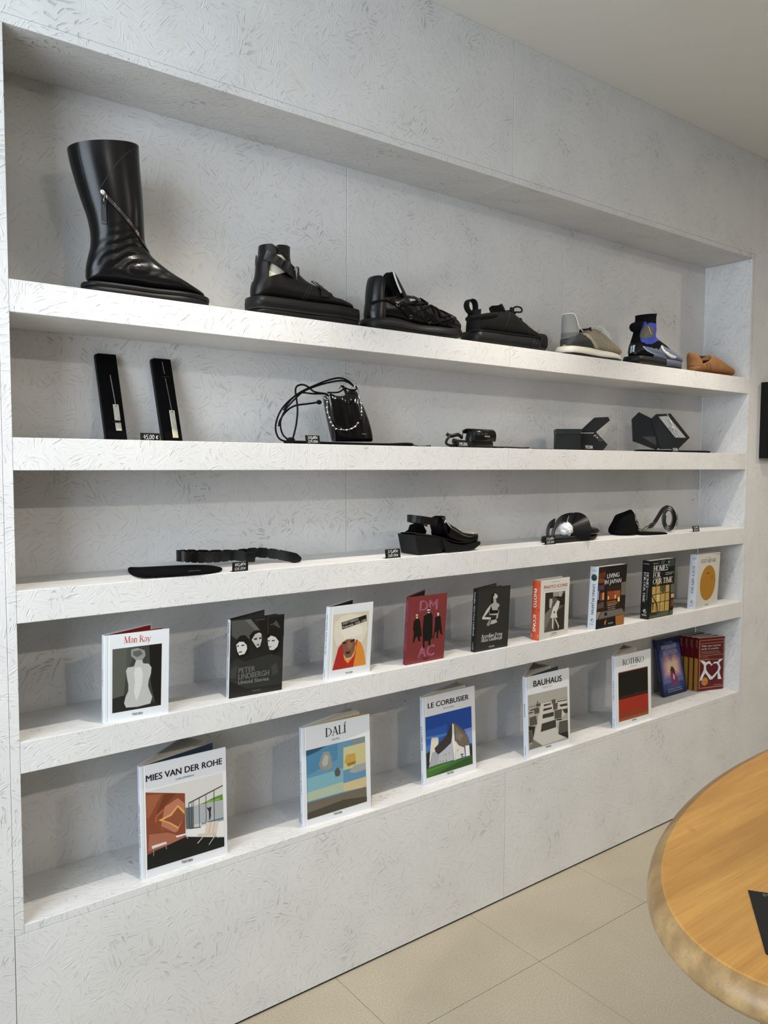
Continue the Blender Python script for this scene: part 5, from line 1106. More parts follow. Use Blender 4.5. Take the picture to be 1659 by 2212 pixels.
# cover prints: outlines in metres from each cover's lower-left corner, painted back to front
COVERS = {
    'manray': [
        ('p','#3a3b39',[(0.0168,0.1619),(0.1237,0.1615),(0.1228,0.0203),(0.0166,0.02)]),
        ('p','#55574f',[(0.0168,0.1619),(0.0478,0.1618),(0.0456,0.1057),(0.041,0.0559),(0.0167,0.0524)]),
        ('p','#4a4c46',[(0.0478,0.1618),(0.0648,0.1616),(0.0576,0.1291),(0.0456,0.1057)]),
        ('p','#0c0d0c',[(0.0955,0.1617),(0.1237,0.1615),(0.1228,0.0203),(0.1117,0.0202),(0.1,0.0718)]),
        ('p','#1e1e1c',[(0.0167,0.0524),(0.041,0.0559),(0.1117,0.0284),(0.1228,0.0203),(0.0166,0.02)]),
        ('p','#b9bbb6',[(0.0674,0.1315),(0.0796,0.1311),(0.0828,0.1217),(0.0946,0.1194),(0.1009,0.1102),(0.0998,0.0962),(0.0949,0.0816),(0.0937,0.0689),(0.0976,0.0567),(0.1033,0.0428),(0.0991,0.028),(0.0705,0.0253),(0.046,0.0277),(0.0417,0.038),(0.0447,0.0514),(0.0507,0.0644),(0.0506,0.0784),(0.0475,0.0953),(0.0456,0.1107),(0.0492,0.1171),(0.0626,0.1177)]),
        ('p','#d2d3cf',[(0.065,0.1141),(0.0773,0.1149),(0.0823,0.0989),(0.08,0.075),(0.074,0.0503),(0.0679,0.0386),(0.0629,0.0586),(0.0652,0.0837),(0.0627,0.1006)]),
        ('p','#8f918c',[(0.0563,0.1557),(0.0697,0.1583),(0.0857,0.1505),(0.0876,0.1389),(0.0809,0.1296),(0.0661,0.1317),(0.0564,0.1419)]),
        ('p','#5c5d58',[(0.0599,0.1515),(0.0758,0.1531),(0.082,0.1434),(0.0698,0.1375),(0.0612,0.1425)]),
        ('t','Man Ray','serif','#c8443a',(0.0406,0.1721),(0.0998,0.1697),0.0147),
        ('t','TASCHEN','sansb','#222222',(0.0583,0.008),(0.0821,0.0067),0.0054)],
    'lind': [
        ('p','#1a1b1a',[(0.0007,0.1921),(0.1405,0.1904),(0.139,0.0004),(0.0006,0.0005)]),
        ('p','#4b4c49',[(0.0019,0.19),(0.0354,0.1892),(0.0737,0.1577),(0.0542,0.1411),(0.0196,0.1407),(0.0034,0.1544)]),
        ('p','#62635f',[(0.0354,0.1892),(0.0515,0.1889),(0.0762,0.1586),(0.0713,0.1533)]),
        ('p','#0f0f0f',[(0.0703,0.1884),(0.1395,0.1875),(0.1407,0.1377),(0.0922,0.1364),(0.0762,0.1586)]),
        ('p','#3d3e3b',[(0.0634,0.1862),(0.0887,0.1864),(0.0887,0.184),(0.0635,0.1838)]),
        ('p','#333432',[(0.0956,0.1874),(0.0975,0.1872),(0.0982,0.1489),(0.0962,0.1491)]),
        ('p','#454642',[(0.1026,0.1699),(0.1115,0.1719),(0.1165,0.1768),(0.1184,0.179),(0.1231,0.1724),(0.1315,0.157),(0.1222,0.1617),(0.1116,0.1689),(0.1027,0.1675)]),
        ('p','#0b0b0b',[(0.0155,0.1318),(0.0171,0.1433),(0.0254,0.1517),(0.0377,0.1514),(0.0467,0.142),(0.0496,0.1251),(0.0478,0.1016),(0.0282,0.0948),(0.0168,0.1058)]),
        ('p','#0b0b0b',[(0.0489,0.1489),(0.0586,0.1583),(0.0724,0.1597),(0.0815,0.1521),(0.0834,0.1327),(0.0802,0.1116),(0.0676,0.1108),(0.0532,0.1306)]),
        ('p','#0b0b0b',[(0.0946,0.1409),(0.1031,0.1543),(0.1171,0.1599),(0.1304,0.1511),(0.1357,0.131),(0.1321,0.1023),(0.1129,0.0927),(0.0978,0.1189)]),
        ('p','#cfcfca',[(0.0156,0.1306),(0.0234,0.1367),(0.0345,0.1353),(0.0428,0.126),(0.0437,0.1164),(0.0378,0.1053),(0.0242,0.1036),(0.0184,0.115)]),
        ('p','#b5b6b1',[(0.0549,0.1375),(0.0639,0.1506),(0.0739,0.1536),(0.0803,0.1498),(0.0815,0.133),(0.0774,0.1191),(0.07,0.1153),(0.066,0.1206)]),
        ('p','#c6c7c2',[(0.0967,0.1359),(0.1061,0.1419),(0.1179,0.1369),(0.1274,0.1248),(0.1239,0.1119),(0.1138,0.1047),(0.1034,0.1061),(0.0991,0.1187)]),
        ('p','#2a2a28',[(0.0169,0.1275),(0.0223,0.1288),(0.0224,0.1256),(0.0176,0.1251)]),
        ('p','#2a2a28',[(0.0285,0.1284),(0.0371,0.1285),(0.036,0.1251),(0.0292,0.1256)]),
        ('p','#444440',[(0.0216,0.1122),(0.0301,0.1134),(0.0309,0.1098),(0.0229,0.1097)]),
        ('p','#2a2a28',[(0.0604,0.1397),(0.0685,0.1417),(0.0687,0.1363),(0.0618,0.1366)]),
        ('p','#33332f',[(0.0742,0.141),(0.0799,0.1415),(0.0801,0.1367),(0.075,0.1367)]),
        ('p','#3c3c39',[(0.0684,0.1244),(0.0747,0.126),(0.0748,0.1218),(0.0692,0.1214)]),
        ('p','#2a2a28',[(0.0975,0.131),(0.1026,0.1315),(0.1027,0.1285),(0.0982,0.1285)]),
        ('p','#2a2a28',[(0.1078,0.1303),(0.1162,0.1298),(0.1156,0.1269),(0.1085,0.1274)]),
        ('p','#3c3c39',[(0.1005,0.1149),(0.107,0.1153),(0.107,0.1129),(0.1012,0.113)]),
        ('p','#2b2c2a',[(0.0003,0.0845),(0.0183,0.0973),(0.0383,0.0862),(0.0745,0.0919),(0.1063,0.096),(0.138,0.0844),(0.1391,0.0154),(0.0452,0.0182),(0.0014,0.0431)]),
        ('p','#3d3e3b',[(0.1086,0.0654),(0.124,0.0717),(0.1275,0.0455),(0.1133,0.0403)]),
        ('p','#3a3b38',[(0.0019,0.0702),(0.0212,0.0815),(0.0159,0.0491),(0.0018,0.0501)]),
        ('t','PETER','sansb','#8b8c88',(0.023,0.0599),(0.066,0.0595),0.0131),
        ('t','LINDBERGH','sansb','#8b8c88',(0.0228,0.0439),(0.1035,0.043),0.0143),
        ('t','Untold Stories','sans','#8f908c',(0.0231,0.0319),(0.1027,0.0303),0.0096),
        ('t','TASCHEN','sans','#6b6c69',(0.058,0.0077),(0.0815,0.0073),0.0049)],
    'warhol': [
        ('p','#cfc6b4',[(0.0126,0.1719),(0.1277,0.1701),(0.1258,0.022),(0.0171,0.0231)]),
        ('p','#ddd6c6',[(0.0169,0.1208),(0.0196,0.1498),(0.0403,0.1644),(0.0693,0.1684),(0.0995,0.1611),(0.1205,0.1399),(0.1249,0.1192),(0.1156,0.0977),(0.1074,0.0837),(0.0733,0.1034),(0.0442,0.0975),(0.0289,0.0861),(0.0208,0.1032)]),
        ('p','#e6e0d2',[(0.0369,0.1243),(0.0563,0.1403),(0.0858,0.1416),(0.1077,0.1264),(0.1089,0.1087),(0.0806,0.1049),(0.0512,0.1027)]),
        ('p','#a82a23',[(0.0173,0.0231),(0.0251,0.0521),(0.0335,0.0817),(0.0445,0.0925),(0.0522,0.0604),(0.0655,0.0347),(0.0841,0.0223)]),
        ('p','#b02d25',[(0.0655,0.0347),(0.0836,0.0557),(0.0887,0.0951),(0.0946,0.0955),(0.0953,0.0603),(0.0841,0.0223),(0.0545,0.0227)]),
        ('p','#d98a35',[(0.0932,0.0945),(0.1058,0.0852),(0.1163,0.0635),(0.1258,0.022),(0.0841,0.0227),(0.0894,0.0586)]),
        ('p','#e2963c',[(0.0492,0.0621),(0.062,0.0452),(0.0795,0.0501),(0.0857,0.0705),(0.0877,0.0865),(0.0907,0.0735),(0.0838,0.0519),(0.0655,0.0347),(0.0545,0.0464)]),
        ('p','#7d5643',[(0.0444,0.0938),(0.0587,0.1005),(0.0825,0.0985),(0.0877,0.0865),(0.0858,0.0679),(0.0765,0.0505),(0.0602,0.0492),(0.0505,0.0644)]),
        ('p','#94694f',[(0.0619,0.095),(0.0736,0.0972),(0.0791,0.0814),(0.0722,0.0724),(0.063,0.0775)]),
        ('p','#2c1c18',[(0.0458,0.0948),(0.0576,0.0944),(0.0564,0.0896),(0.0476,0.089)]),
        ('p','#2c1c18',[(0.0693,0.0953),(0.0855,0.0987),(0.0843,0.0932),(0.0726,0.0898)]),
        ('p','#4a1d1d',[(0.0562,0.0673),(0.0725,0.0674),(0.0699,0.0603),(0.0596,0.0606)]),
        ('p','#16140f',[(0.0391,0.148),(0.1185,0.1599),(0.1211,0.1429),(0.0427,0.1291)]),
        ('t','ANDY WARHOL','sansb','#ece9e0',(0.0432,0.1407),(0.0951,0.1482),0.0068),
        ('t','Polaroids 1958-1987','sansb','#ece9e0',(0.044,0.1314),(0.1203,0.143),0.0065),
        ('t','TASCHEN','sansb','#333333',(0.059,0.0071),(0.0828,0.0067),0.0046)],
    'dm': [
        ('t','DM','sansb','#cf7f9f',(0.0368,0.1504),(0.1024,0.1489),0.0306),
        ('t','AC','sansb','#cf7f9f',(0.0396,0.0163),(0.1,0.0153),0.033),
        ('p','#0a0808',[(0.0254,0.13),(0.0352,0.13),(0.041,0.1233),(0.0513,0.0763),(0.0436,0.0774),(0.0469,0.063),(0.0385,0.0636),(0.0352,0.0773),(0.0285,0.0757),(0.0228,0.0609),(0.019,0.0614),(0.0212,0.0947),(0.0171,0.0988),(0.0185,0.1224)]),
        ('p','#0a0808',[(0.0636,0.1381),(0.0725,0.1425),(0.0803,0.1416),(0.0865,0.1325),(0.0905,0.0687),(0.0833,0.0599),(0.086,0.0449),(0.0774,0.0461),(0.0756,0.0597),(0.0616,0.0604),(0.0638,0.0413),(0.0568,0.0417),(0.0536,0.0869),(0.0518,0.0895),(0.054,0.1338)]),
        ('p','#0a0808',[(0.1032,0.1281),(0.1095,0.1286),(0.1168,0.1253),(0.1207,0.1065),(0.1283,0.0699),(0.12,0.0746),(0.1141,0.0889),(0.1106,0.0722),(0.1129,0.0633),(0.1057,0.0642),(0.1053,0.0802),(0.0988,0.0835),(0.0948,0.0633),(0.0916,0.0637),(0.0974,0.1008),(0.0956,0.1253)]),
        ('p','#cfc4b4',[(0.0246,0.142),(0.0306,0.1427),(0.0335,0.1374),(0.0315,0.1292),(0.0269,0.1304)]),
        ('p','#cfc4b4',[(0.0649,0.1518),(0.0732,0.1545),(0.0775,0.148),(0.0743,0.1399),(0.068,0.1418)]),
        ('p','#cfc4b4',[(0.1032,0.1391),(0.1086,0.1403),(0.1114,0.1345),(0.108,0.1275),(0.1047,0.1291)]),
        ('p','#14100f',[(0.0256,0.1377),(0.0332,0.138),(0.033,0.1356),(0.0265,0.1358)]),
        ('p','#14100f',[(0.0672,0.1477),(0.0764,0.1481),(0.0763,0.1445),(0.0681,0.1445)]),
        ('p','#14100f',[(0.0655,0.1541),(0.0699,0.1566),(0.0763,0.1541),(0.0765,0.1511)]),
        ('p','#14100f',[(0.1031,0.1403),(0.1076,0.142),(0.1115,0.1393),(0.1104,0.137)]),
        ('t','TASCHEN','sansb','#30130f',(0.0578,0.0072),(0.0811,0.0064),0.0047)],
    'azz': [
        ('p','#2a2a27',[(0.0046,0.1886),(0.1351,0.1881),(0.1357,0.0013),(0.003,0.0013)]),
        ('p','#b9b9b3',[(0.068,0.1695),(0.0742,0.1717),(0.0842,0.1656),(0.0847,0.1574),(0.0737,0.1551),(0.0656,0.1582)]),
        ('p','#a5a59f',[(0.0673,0.1569),(0.0785,0.1546),(0.0809,0.1428),(0.0908,0.1383),(0.0951,0.1331),(0.0916,0.1254),(0.0939,0.1158),(0.089,0.0931),(0.0826,0.0927),(0.0834,0.1042),(0.0547,0.1075),(0.0509,0.1183),(0.0578,0.1325),(0.0589,0.1404),(0.0682,0.1429)]),
        ('p','#c3c3bd',[(0.0566,0.1395),(0.0602,0.1322),(0.0433,0.1134),(0.0322,0.1043),(0.0583,0.1001),(0.0618,0.0951),(0.058,0.0932),(0.0256,0.0976),(0.023,0.1019),(0.041,0.1251)]),
        ('p','#0a0a09',[(0.0583,0.137),(0.0648,0.1214),(0.0873,0.1189),(0.0897,0.1302),(0.0939,0.1275),(0.0895,0.1093),(0.0545,0.111),(0.0524,0.1193)]),
        ('p','#0a0a09',[(0.0662,0.1731),(0.0714,0.1668),(0.0624,0.1585),(0.0681,0.1441),(0.0578,0.1452),(0.0561,0.1591)]),
        ('p','#0a0a09',[(0.0594,0.0954),(0.0808,0.0964),(0.0819,0.0916),(0.0621,0.091)]),
        ('p','#b0b0aa',[(0.0621,0.0904),(0.0827,0.0915),(0.0881,0.0816),(0.074,0.0786),(0.0581,0.0782)]),
        ('p','#8c8c86',[(0.0438,0.0811),(0.0526,0.0916),(0.0588,0.092),(0.0552,0.0751),(0.0458,0.0745)]),
        ('t','Azzedine Peter','serif','#dededa',(0.0223,0.0395),(0.1128,0.0381),0.0116),
        ('t','Alaïa Lindbergh','serif','#dededa',(0.0222,0.0276),(0.1127,0.0275),0.0116),
        ('t','TASCHEN','sansb','#e8e8e4',(0.0564,0.007),(0.0805,0.0072),0.005)],
    'photo': [
        ('t','FOTOGRAFIE-IKONEN','sans','#666057',(0.0546,0.1827),(0.0964,0.1817),0.0026),
        ('t','PHOTO ICONS','sansb','#bb3a22',(0.0156,0.1645),(0.1379,0.1627),0.011),
        ('t','50 Landmark Photographs and Their Stories','sans','#8a857b',(0.0184,0.1576),(0.1351,0.155),0.0032),
        ('p','#55534b',[(0.0241,0.1516),(0.1279,0.1484),(0.1287,0.0211),(0.0243,0.0229)]),
        ('p','#2b2a25',[(0.0241,0.1516),(0.063,0.1504),(0.0615,0.1135),(0.0496,0.0974),(0.0249,0.0831)]),
        ('p','#74716a',[(0.0249,0.0831),(0.0496,0.0974),(0.0644,0.0968),(0.0516,0.0635),(0.0247,0.0242)]),
        ('p','#22211d',[(0.0694,0.1358),(0.1031,0.1345),(0.1272,0.1437),(0.128,0.1012),(0.1032,0.1028),(0.0946,0.1214)]),
        ('p','#2e2c27',[(0.0838,0.084),(0.1262,0.1002),(0.1287,0.0211),(0.0764,0.0217)]),
        ('p','#9a978e',[(0.063,0.1502),(0.091,0.1493),(0.0882,0.1338),(0.0657,0.1362)]),
        ('p','#aba89f',[(0.091,0.1493),(0.1155,0.1485),(0.109,0.1316),(0.0919,0.1334)]),
        ('p','#b9b6ad',[(0.0458,0.1303),(0.0605,0.1298),(0.0622,0.118),(0.0551,0.0979),(0.0466,0.1013)]),
        ('p','#d6d3ca',[(0.0749,0.1073),(0.0871,0.1211),(0.1005,0.1161),(0.0944,0.0945),(0.0857,0.0826),(0.0907,0.0633),(0.0542,0.0673),(0.066,0.1013)]),
        ('p','#c4c1b8',[(0.0626,0.0656),(0.071,0.0648),(0.0713,0.0283),(0.0636,0.0328)]),
        ('p','#c4c1b8',[(0.0738,0.0642),(0.0833,0.0607),(0.1018,0.0348),(0.0977,0.0247),(0.0921,0.0396)]),
        ('p','#3a3833',[(0.0688,0.0858),(0.078,0.0871),(0.0765,0.0802),(0.0719,0.0796)]),
        ('t','TASCHEN','sansb','#55524a',(0.063,0.0133),(0.0891,0.013),0.0042),
        ('t','Bibliotheca Universalis','sans','#7a776e',(0.0553,0.0085),(0.0945,0.0072),0.0026)],
    'living': [
        ('p','#2a1a12',[(0.0001,0.2141),(0.1549,0.2129),(0.156,0.0006),(0.0009,0.0005)]),
        ('p','#5e3018',[(0.0008,0.1918),(0.0378,0.1986),(0.0357,0.1791),(0.0013,0.1759)]),
        ('p','#7a3f1f',[(0.0013,0.1759),(0.0323,0.1745),(0.0317,0.1598),(0.0018,0.16)]),
        ('p','#15110e',[(0.0365,0.2128),(0.1544,0.2125),(0.1556,0.1689),(0.1263,0.1463),(0.0387,0.1468)]),
        ('p','#4a3c55',[(0.0016,0.1515),(0.0345,0.1509),(0.034,0.135),(0.0011,0.1356)]),
        ('p','#8d97ad',[(-0.0025,0.1335),(0.007,0.1339),(0.0079,0.1031),(-0.0006,0.1015)]),
        ('p','#7c3d1d',[(0.0137,0.1246),(0.0367,0.1273),(0.0374,0.0988),(0.0141,0.0988)]),
        ('p','#c29357',[(0.0253,0.1247),(0.0349,0.125),(0.0363,0.1002),(0.0256,0.1001)]),
        ('p','#8a4420',[(0.0523,0.127),(0.092,0.1257),(0.0928,0.0969),(0.0533,0.096)]),
        ('p','#9a5325',[(0.092,0.1257),(0.1243,0.1251),(0.1249,0.0986),(0.0928,0.0969)]),
        ('p','#f6d9a0',[(0.056,0.1093),(0.0619,0.1094),(0.0619,0.0982),(0.057,0.0981)]),
        ('p','#f6d9a0',[(0.0945,0.1105),(0.0999,0.1106),(0.0998,0.0974),(0.0947,0.0977)]),
        ('p','#e8dca8',[(0.1126,0.0999),(0.1231,0.1001),(0.1238,0.0849),(0.1129,0.086)]),
        ('p','#6b665a',[(0.1278,0.1512),(0.1552,0.1526),(0.1568,0.1056),(0.1301,0.1069)]),
        ('p','#23160f',[(0.1285,0.1033),(0.1561,0.1031),(0.1567,0.0446),(0.1273,0.0732)]),
        ('p','#7d4f29',[(0.0498,0.0914),(0.0992,0.0925),(0.1187,0.0791),(0.0589,0.078)]),
        ('p','#554a42',[(-0.0002,0.0868),(0.0339,0.0943),(0.0378,0.0728),(0.0003,0.0708)]),
        ('p','#6d6962',[(0.0236,0.0583),(0.141,0.059),(0.1574,0.0381),(0.0104,0.0339)]),
        ('p','#9c8873',[(0.0004,0.0597),(0.0215,0.0598),(0.0065,0.0344),(-0.0003,0.0352)]),
        ('p','#0d0b09',[(0.0407,0.0527),(0.0552,0.0547),(0.0582,0.0432),(0.0446,0.0423)]),
        ('p','#a06a34',[(0.1048,0.0353),(0.1554,0.0371),(0.1559,0.0013),(0.11,0.0018)]),
        ('p','#101010',[(0.0068,0.0306),(0.105,0.0327),(0.11,0.0018),(0.0018,0.0016)]),
        ('p','#e0803a',[(0.0447,0.0199),(0.0554,0.031),(0.0512,0.0128),(0.0476,0.0095)]),
        ('p','#0f0d0b',[(0.0369,0.1458),(0.0466,0.1461),(0.0475,0.0742),(0.0396,0.0751)]),
        ('t','LIVING','sansb','#ffffff',(0.0457,0.1727),(0.1139,0.1737),0.0161),
        ('t','IN JAPAN','sansb','#ffffff',(0.0339,0.1528),(0.1261,0.1524),0.0161),
        ('t','Traditional homes and','sans','#e8e2da',(0.0552,0.0759),(0.1029,0.0758),0.0033),
        ('t','modern architecture','sans','#e8e2da',(0.0578,0.0688),(0.0995,0.0686),0.0032),
        ('t','of the country','sans','#e8e2da',(0.0604,0.0616),(0.1002,0.0622),0.0033),
        ('t','TASCHEN','sansb','#f0ece6',(0.0652,0.0109),(0.093,0.0115),0.005)],
    'homes': [
        ('p','#10130f',[(0.0015,0.2132),(0.1574,0.2141),(0.1595,0.0007),(0.0006,0.0005)]),
        ('p','#3e4b4a',[(0.0688,0.2127),(0.0924,0.2128),(0.0874,0.1964),(0.0659,0.198)]),
        ('p','#324041',[(0.1118,0.2133),(0.1536,0.2122),(0.1538,0.1864),(0.1144,0.1856)]),
        ('p','#5a6a67',[(0.1133,0.197),(0.122,0.1976),(0.1207,0.1876),(0.1132,0.187)]),
        ('p','#c9d0cc',[(0.1125,0.2058),(0.119,0.2059),(0.1195,0.2009),(0.1134,0.201)]),
        ('p','#b99a56',[(0.0178,0.1207),(0.1271,0.1181),(0.1338,0.0201),(0.0199,0.023)]),
        ('p','#d9bd78',[(0.0415,0.09),(0.0691,0.0898),(0.0716,0.0608),(0.0451,0.0599)]),
        ('p','#cdae68',[(0.0721,0.0558),(0.0997,0.0604),(0.0754,0.043)]),
        ('p','#4b4c33',[(0.0706,0.1207),(0.103,0.119),(0.1008,0.0954),(0.0843,0.087),(0.0724,0.1007)]),
        ('p','#8f7a45',[(0.0491,0.1475),(0.064,0.1474),(0.0639,0.1238),(0.041,0.1198)]),
        ('p','#3b2a1c',[(0.1293,0.1179),(0.1588,0.1202),(0.1613,0.0336),(0.1355,0.0263)]),
        ('p','#5b6650',[(0.1359,0.1173),(0.1578,0.1191),(0.1588,0.0847),(0.1377,0.0855)]),
        ('p','#c9b176',[(0.1404,0.0802),(0.1614,0.0807),(0.1605,0.0668),(0.1428,0.0661)]),
        ('p','#7b4a2b',[(0.146,0.0556),(0.1602,0.0579),(0.16,0.0363),(0.1481,0.0325)]),
        ('p','#57604a',[(0.0098,0.0192),(0.1583,0.0187),(0.1588,0.0008),(0.0051,0.0006)]),
        ('p','#2c2f24',[(0.0052,0.0247),(0.0601,0.0222),(0.0589,0.0123),(0.0042,0.0112)]),
        ('p','#16100c',[(0.0177,0.1213),(0.128,0.1199),(0.1282,0.1177),(0.0179,0.1188)]),
        ('p','#16100c',[(0.0059,0.0892),(0.1296,0.0908),(0.1298,0.0882),(0.0061,0.0868)]),
        ('p','#16100c',[(0.0044,0.0587),(0.1325,0.0589),(0.1327,0.0567),(0.0046,0.0562)]),
        ('p','#16100c',[(0.0388,0.12),(0.042,0.1197),(0.0516,0.0219),(0.0485,0.0216)]),
        ('p','#16100c',[(0.0675,0.1198),(0.0703,0.1195),(0.0739,0.0231),(0.0711,0.0234)]),
        ('p','#16100c',[(0.0998,0.1193),(0.103,0.119),(0.1042,0.0222),(0.1009,0.0226)]),
        ('p','#16100c',[(0.127,0.1193),(0.1324,0.1195),(0.1376,0.0032),(0.132,0.0039)]),
        ('p','#16100c',[(0.0142,0.089),(0.0185,0.0886),(0.0555,0.0501),(0.0596,0.0285),(0.0734,0.0169),(0.0692,0.0161),(0.0554,0.0277),(0.0503,0.0494)]),
        ('p','#16100c',[(0.0228,0.0622),(0.0302,0.0621),(0.0299,0.0293),(0.0256,0.0298)]),
        ('t','HOMES','serif','#f2f0ea',(0.0194,0.1746),(0.11,0.1735),0.021),
        ('t','FOR','serif','#f2f0ea',(0.0193,0.151),(0.0669,0.1503),0.0204),
        ('t','OUR TIME','serif','#efe9d8',(0.0199,0.1272),(0.145,0.1259),0.0205),
        ('t','Philip Jodidio','sans','#d0d0cc',(0.0174,0.2019),(0.0506,0.2023),0.0035),
        ('t','Contemporary Houses','sans','#e6e6e2',(0.097,0.1623),(0.1516,0.162),0.0038),
        ('t','around the World','sans','#e6e6e2',(0.0975,0.1564),(0.1401,0.156),0.0038)],
    'issey': [
        ('e','#b07d22',(0.0877,0.0978),0.0635,0.0698),
        ('p','#2c1512',[(0.0725,0.1365),(0.0788,0.1378),(0.0997,0.1369),(0.1,0.1349),(0.0818,0.1348),(0.074,0.1351)]),
        ('p','#6b4013',[(0.1168,0.1269),(0.1206,0.1278),(0.1226,0.1087),(0.1182,0.1078)]),
        ('t','ISSEY MIYAKE','serif','#3a3833',(0.0224,0.1804),(0.1465,0.178),0.0143),
        ('t','Midori Kitamura','sans','#5a5750',(0.0656,0.1989),(0.1027,0.1986),0.003),
        ('t','TASCHEN','sansb','#55524a',(0.0723,0.0088),(0.1035,0.0081),0.0049)],
    'mies': [
        ('p','#d2cfcb',[(0.0112,0.1993),(0.1991,0.199),(0.2001,0.0188),(0.0111,0.0202)]),
        ('p','#83452c',[(0.0112,0.1983),(0.1041,0.1731),(0.1035,0.0686),(0.0114,0.0553)]),
        ('p','#9b5a3c',[(0.0126,0.1911),(0.0489,0.1851),(0.0162,0.1348),(0.0115,0.1426)]),
        ('p','#6d3620',[(0.0556,0.1851),(0.0826,0.1785),(0.0447,0.1467),(0.0328,0.1368)]),
        ('p','#b4745a',[(0.0549,0.1539),(0.0866,0.1663),(0.1027,0.1496),(0.1024,0.1211),(0.0849,0.0891),(0.0772,0.0879),(0.0455,0.1119)]),
        ('p','#d9a45a',[(0.0392,0.1268),(0.068,0.1338),(0.0863,0.1506),(0.1023,0.1312),(0.1013,0.1248),(0.0862,0.1448),(0.0713,0.1296),(0.0492,0.1241),(0.0675,0.114),(0.0877,0.0975),(0.0851,0.0949),(0.0641,0.1133)]),
        ('p','#8a4d33',[(0.0517,0.125),(0.0713,0.1296),(0.0862,0.1448),(0.1021,0.1237),(0.1017,0.118),(0.086,0.0988),(0.0675,0.1148)]),
        ('p','#a8603f',[(0.0309,0.1275),(0.0345,0.1396),(0.0514,0.1499),(0.053,0.1461),(0.0361,0.1359),(0.0349,0.1198),(0.0537,0.0996),(0.0511,0.0987)]),
        ('p','#a3664e',[(0.0171,0.1002),(0.0603,0.0928),(0.1027,0.0705),(0.1027,0.068),(0.0528,0.0618),(0.0145,0.0617)]),
        ('p','#c3c3c2',[(0.1042,0.1408),(0.1993,0.1329),(0.2001,0.0824),(0.1047,0.0834)]),
        ('p','#5c6668',[(0.1042,0.1383),(0.1234,0.1365),(0.1232,0.085),(0.1048,0.0885)]),
        ('p','#a9adb0',[(0.1234,0.1374),(0.1992,0.132),(0.1995,0.0886),(0.1251,0.0929)]),
        ('p','#5f8a3a',[(0.1376,0.137),(0.1574,0.1404),(0.1738,0.1447),(0.1977,0.1472),(0.1989,0.133),(0.1555,0.1357)]),
        ('p','#7fa84e',[(0.1574,0.1395),(0.1755,0.1391),(0.1902,0.1404),(0.1901,0.1353),(0.1573,0.1353)]),
        ('p','#e4e2df',[(0.1048,0.086),(0.2001,0.0824),(0.2002,0.0423),(0.1045,0.0709)]),
        ('p','#7fa0a8',[(0.1618,0.0912),(0.1993,0.0887),(0.1993,0.0826),(0.1653,0.0868)]),
        ('p','#111313',[(0.0116,0.0552),(0.1036,0.0703),(0.2005,0.0414),(0.2003,0.0193),(0.0113,0.0204)]),
        ('p','#3c4044',[(0.1123,0.1488),(0.1991,0.1693),(0.1992,0.1667),(0.1126,0.1457)]),
        ('p','#3c4044',[(0.1119,0.1472),(0.1136,0.1471),(0.1139,0.0867),(0.1125,0.087)]),
        ('p','#3c4044',[(0.1198,0.1468),(0.1212,0.1468),(0.1197,0.086),(0.1183,0.0863)]),
        ('p','#3c4044',[(0.124,0.1482),(0.1251,0.1483),(0.1244,0.0855),(0.1234,0.0858)]),
        ('p','#3c4044',[(0.1376,0.1523),(0.139,0.1523),(0.1386,0.0832),(0.1374,0.0835)]),
        ('p','#3c4044',[(0.1547,0.1564),(0.1561,0.1564),(0.1558,0.0912),(0.1545,0.0912)]),
        ('p','#3c4044',[(0.1752,0.1615),(0.1769,0.1618),(0.1766,0.0888),(0.175,0.0889)]),
        ('p','#3c4044',[(0.1127,0.0879),(0.1418,0.084),(0.1418,0.0818),(0.113,0.0858)]),
        ('p','#3c4044',[(0.1438,0.0911),(0.1993,0.0899),(0.1995,0.0881),(0.1437,0.0894)]),
        ('p','#23282b',[(0.1589,0.1263),(0.1624,0.1219),(0.1643,0.1249),(0.1688,0.1237),(0.1667,0.1122),(0.1675,0.1034),(0.1645,0.0939),(0.1627,0.0944),(0.1623,0.1151),(0.1579,0.1231)]),
        ('p','#d8c9bb',[(0.1554,0.0904),(0.1872,0.0851),(0.1811,0.0582),(0.1504,0.0644)]),
        ('p','#c2ad9c',[(0.1653,0.0885),(0.1671,0.0884),(0.1621,0.0623),(0.1597,0.0626)]),
        ('p','#c2ad9c',[(0.1759,0.087),(0.1777,0.0868),(0.172,0.06),(0.1702,0.0601)]),
        ('p','#cfc0b2',[(0.1326,0.0687),(0.1811,0.0582),(0.1755,0.0538),(0.1342,0.0631)]),
        ('p','#bdbdbb',[(0.1467,0.0595),(0.1488,0.0589),(0.133,0.0456),(0.1312,0.0473)]),
        ('p','#bdbdbb',[(0.1783,0.0556),(0.1811,0.0556),(0.1615,0.0346),(0.1597,0.0351)]),
        ('p','#a8a8a6',[(0.1701,0.0553),(0.1728,0.0554),(0.1873,0.0443),(0.1845,0.0443)]),
        ('p','#dcd8d3',[(0.0222,0.0725),(0.0564,0.0731),(0.0583,0.0676),(0.0237,0.0655)]),
        ('p','#e4e0da',[(0.0796,0.0797),(0.1072,0.0785),(0.1089,0.0747),(0.0812,0.0751)]),
        ('p','#8d8880',[(0.0253,0.065),(0.0278,0.0646),(0.0274,0.0479),(0.0261,0.0483)]),
        ('p','#8d8880',[(0.0538,0.0673),(0.0558,0.067),(0.058,0.0544),(0.0564,0.0549)]),
        ('p','#b0aca5',[(0.1028,0.0747),(0.1049,0.0745),(0.1092,0.0644),(0.1075,0.0649)]),
        ('t','MIES VAN DER ROHE','sansb','#16181a',(0.0125,0.2217),(0.1983,0.2205),0.0154),
        ('t','CLAIRE ZIMMERMAN','sans','#6a6e72',(0.0816,0.2092),(0.1264,0.2089),0.0043),
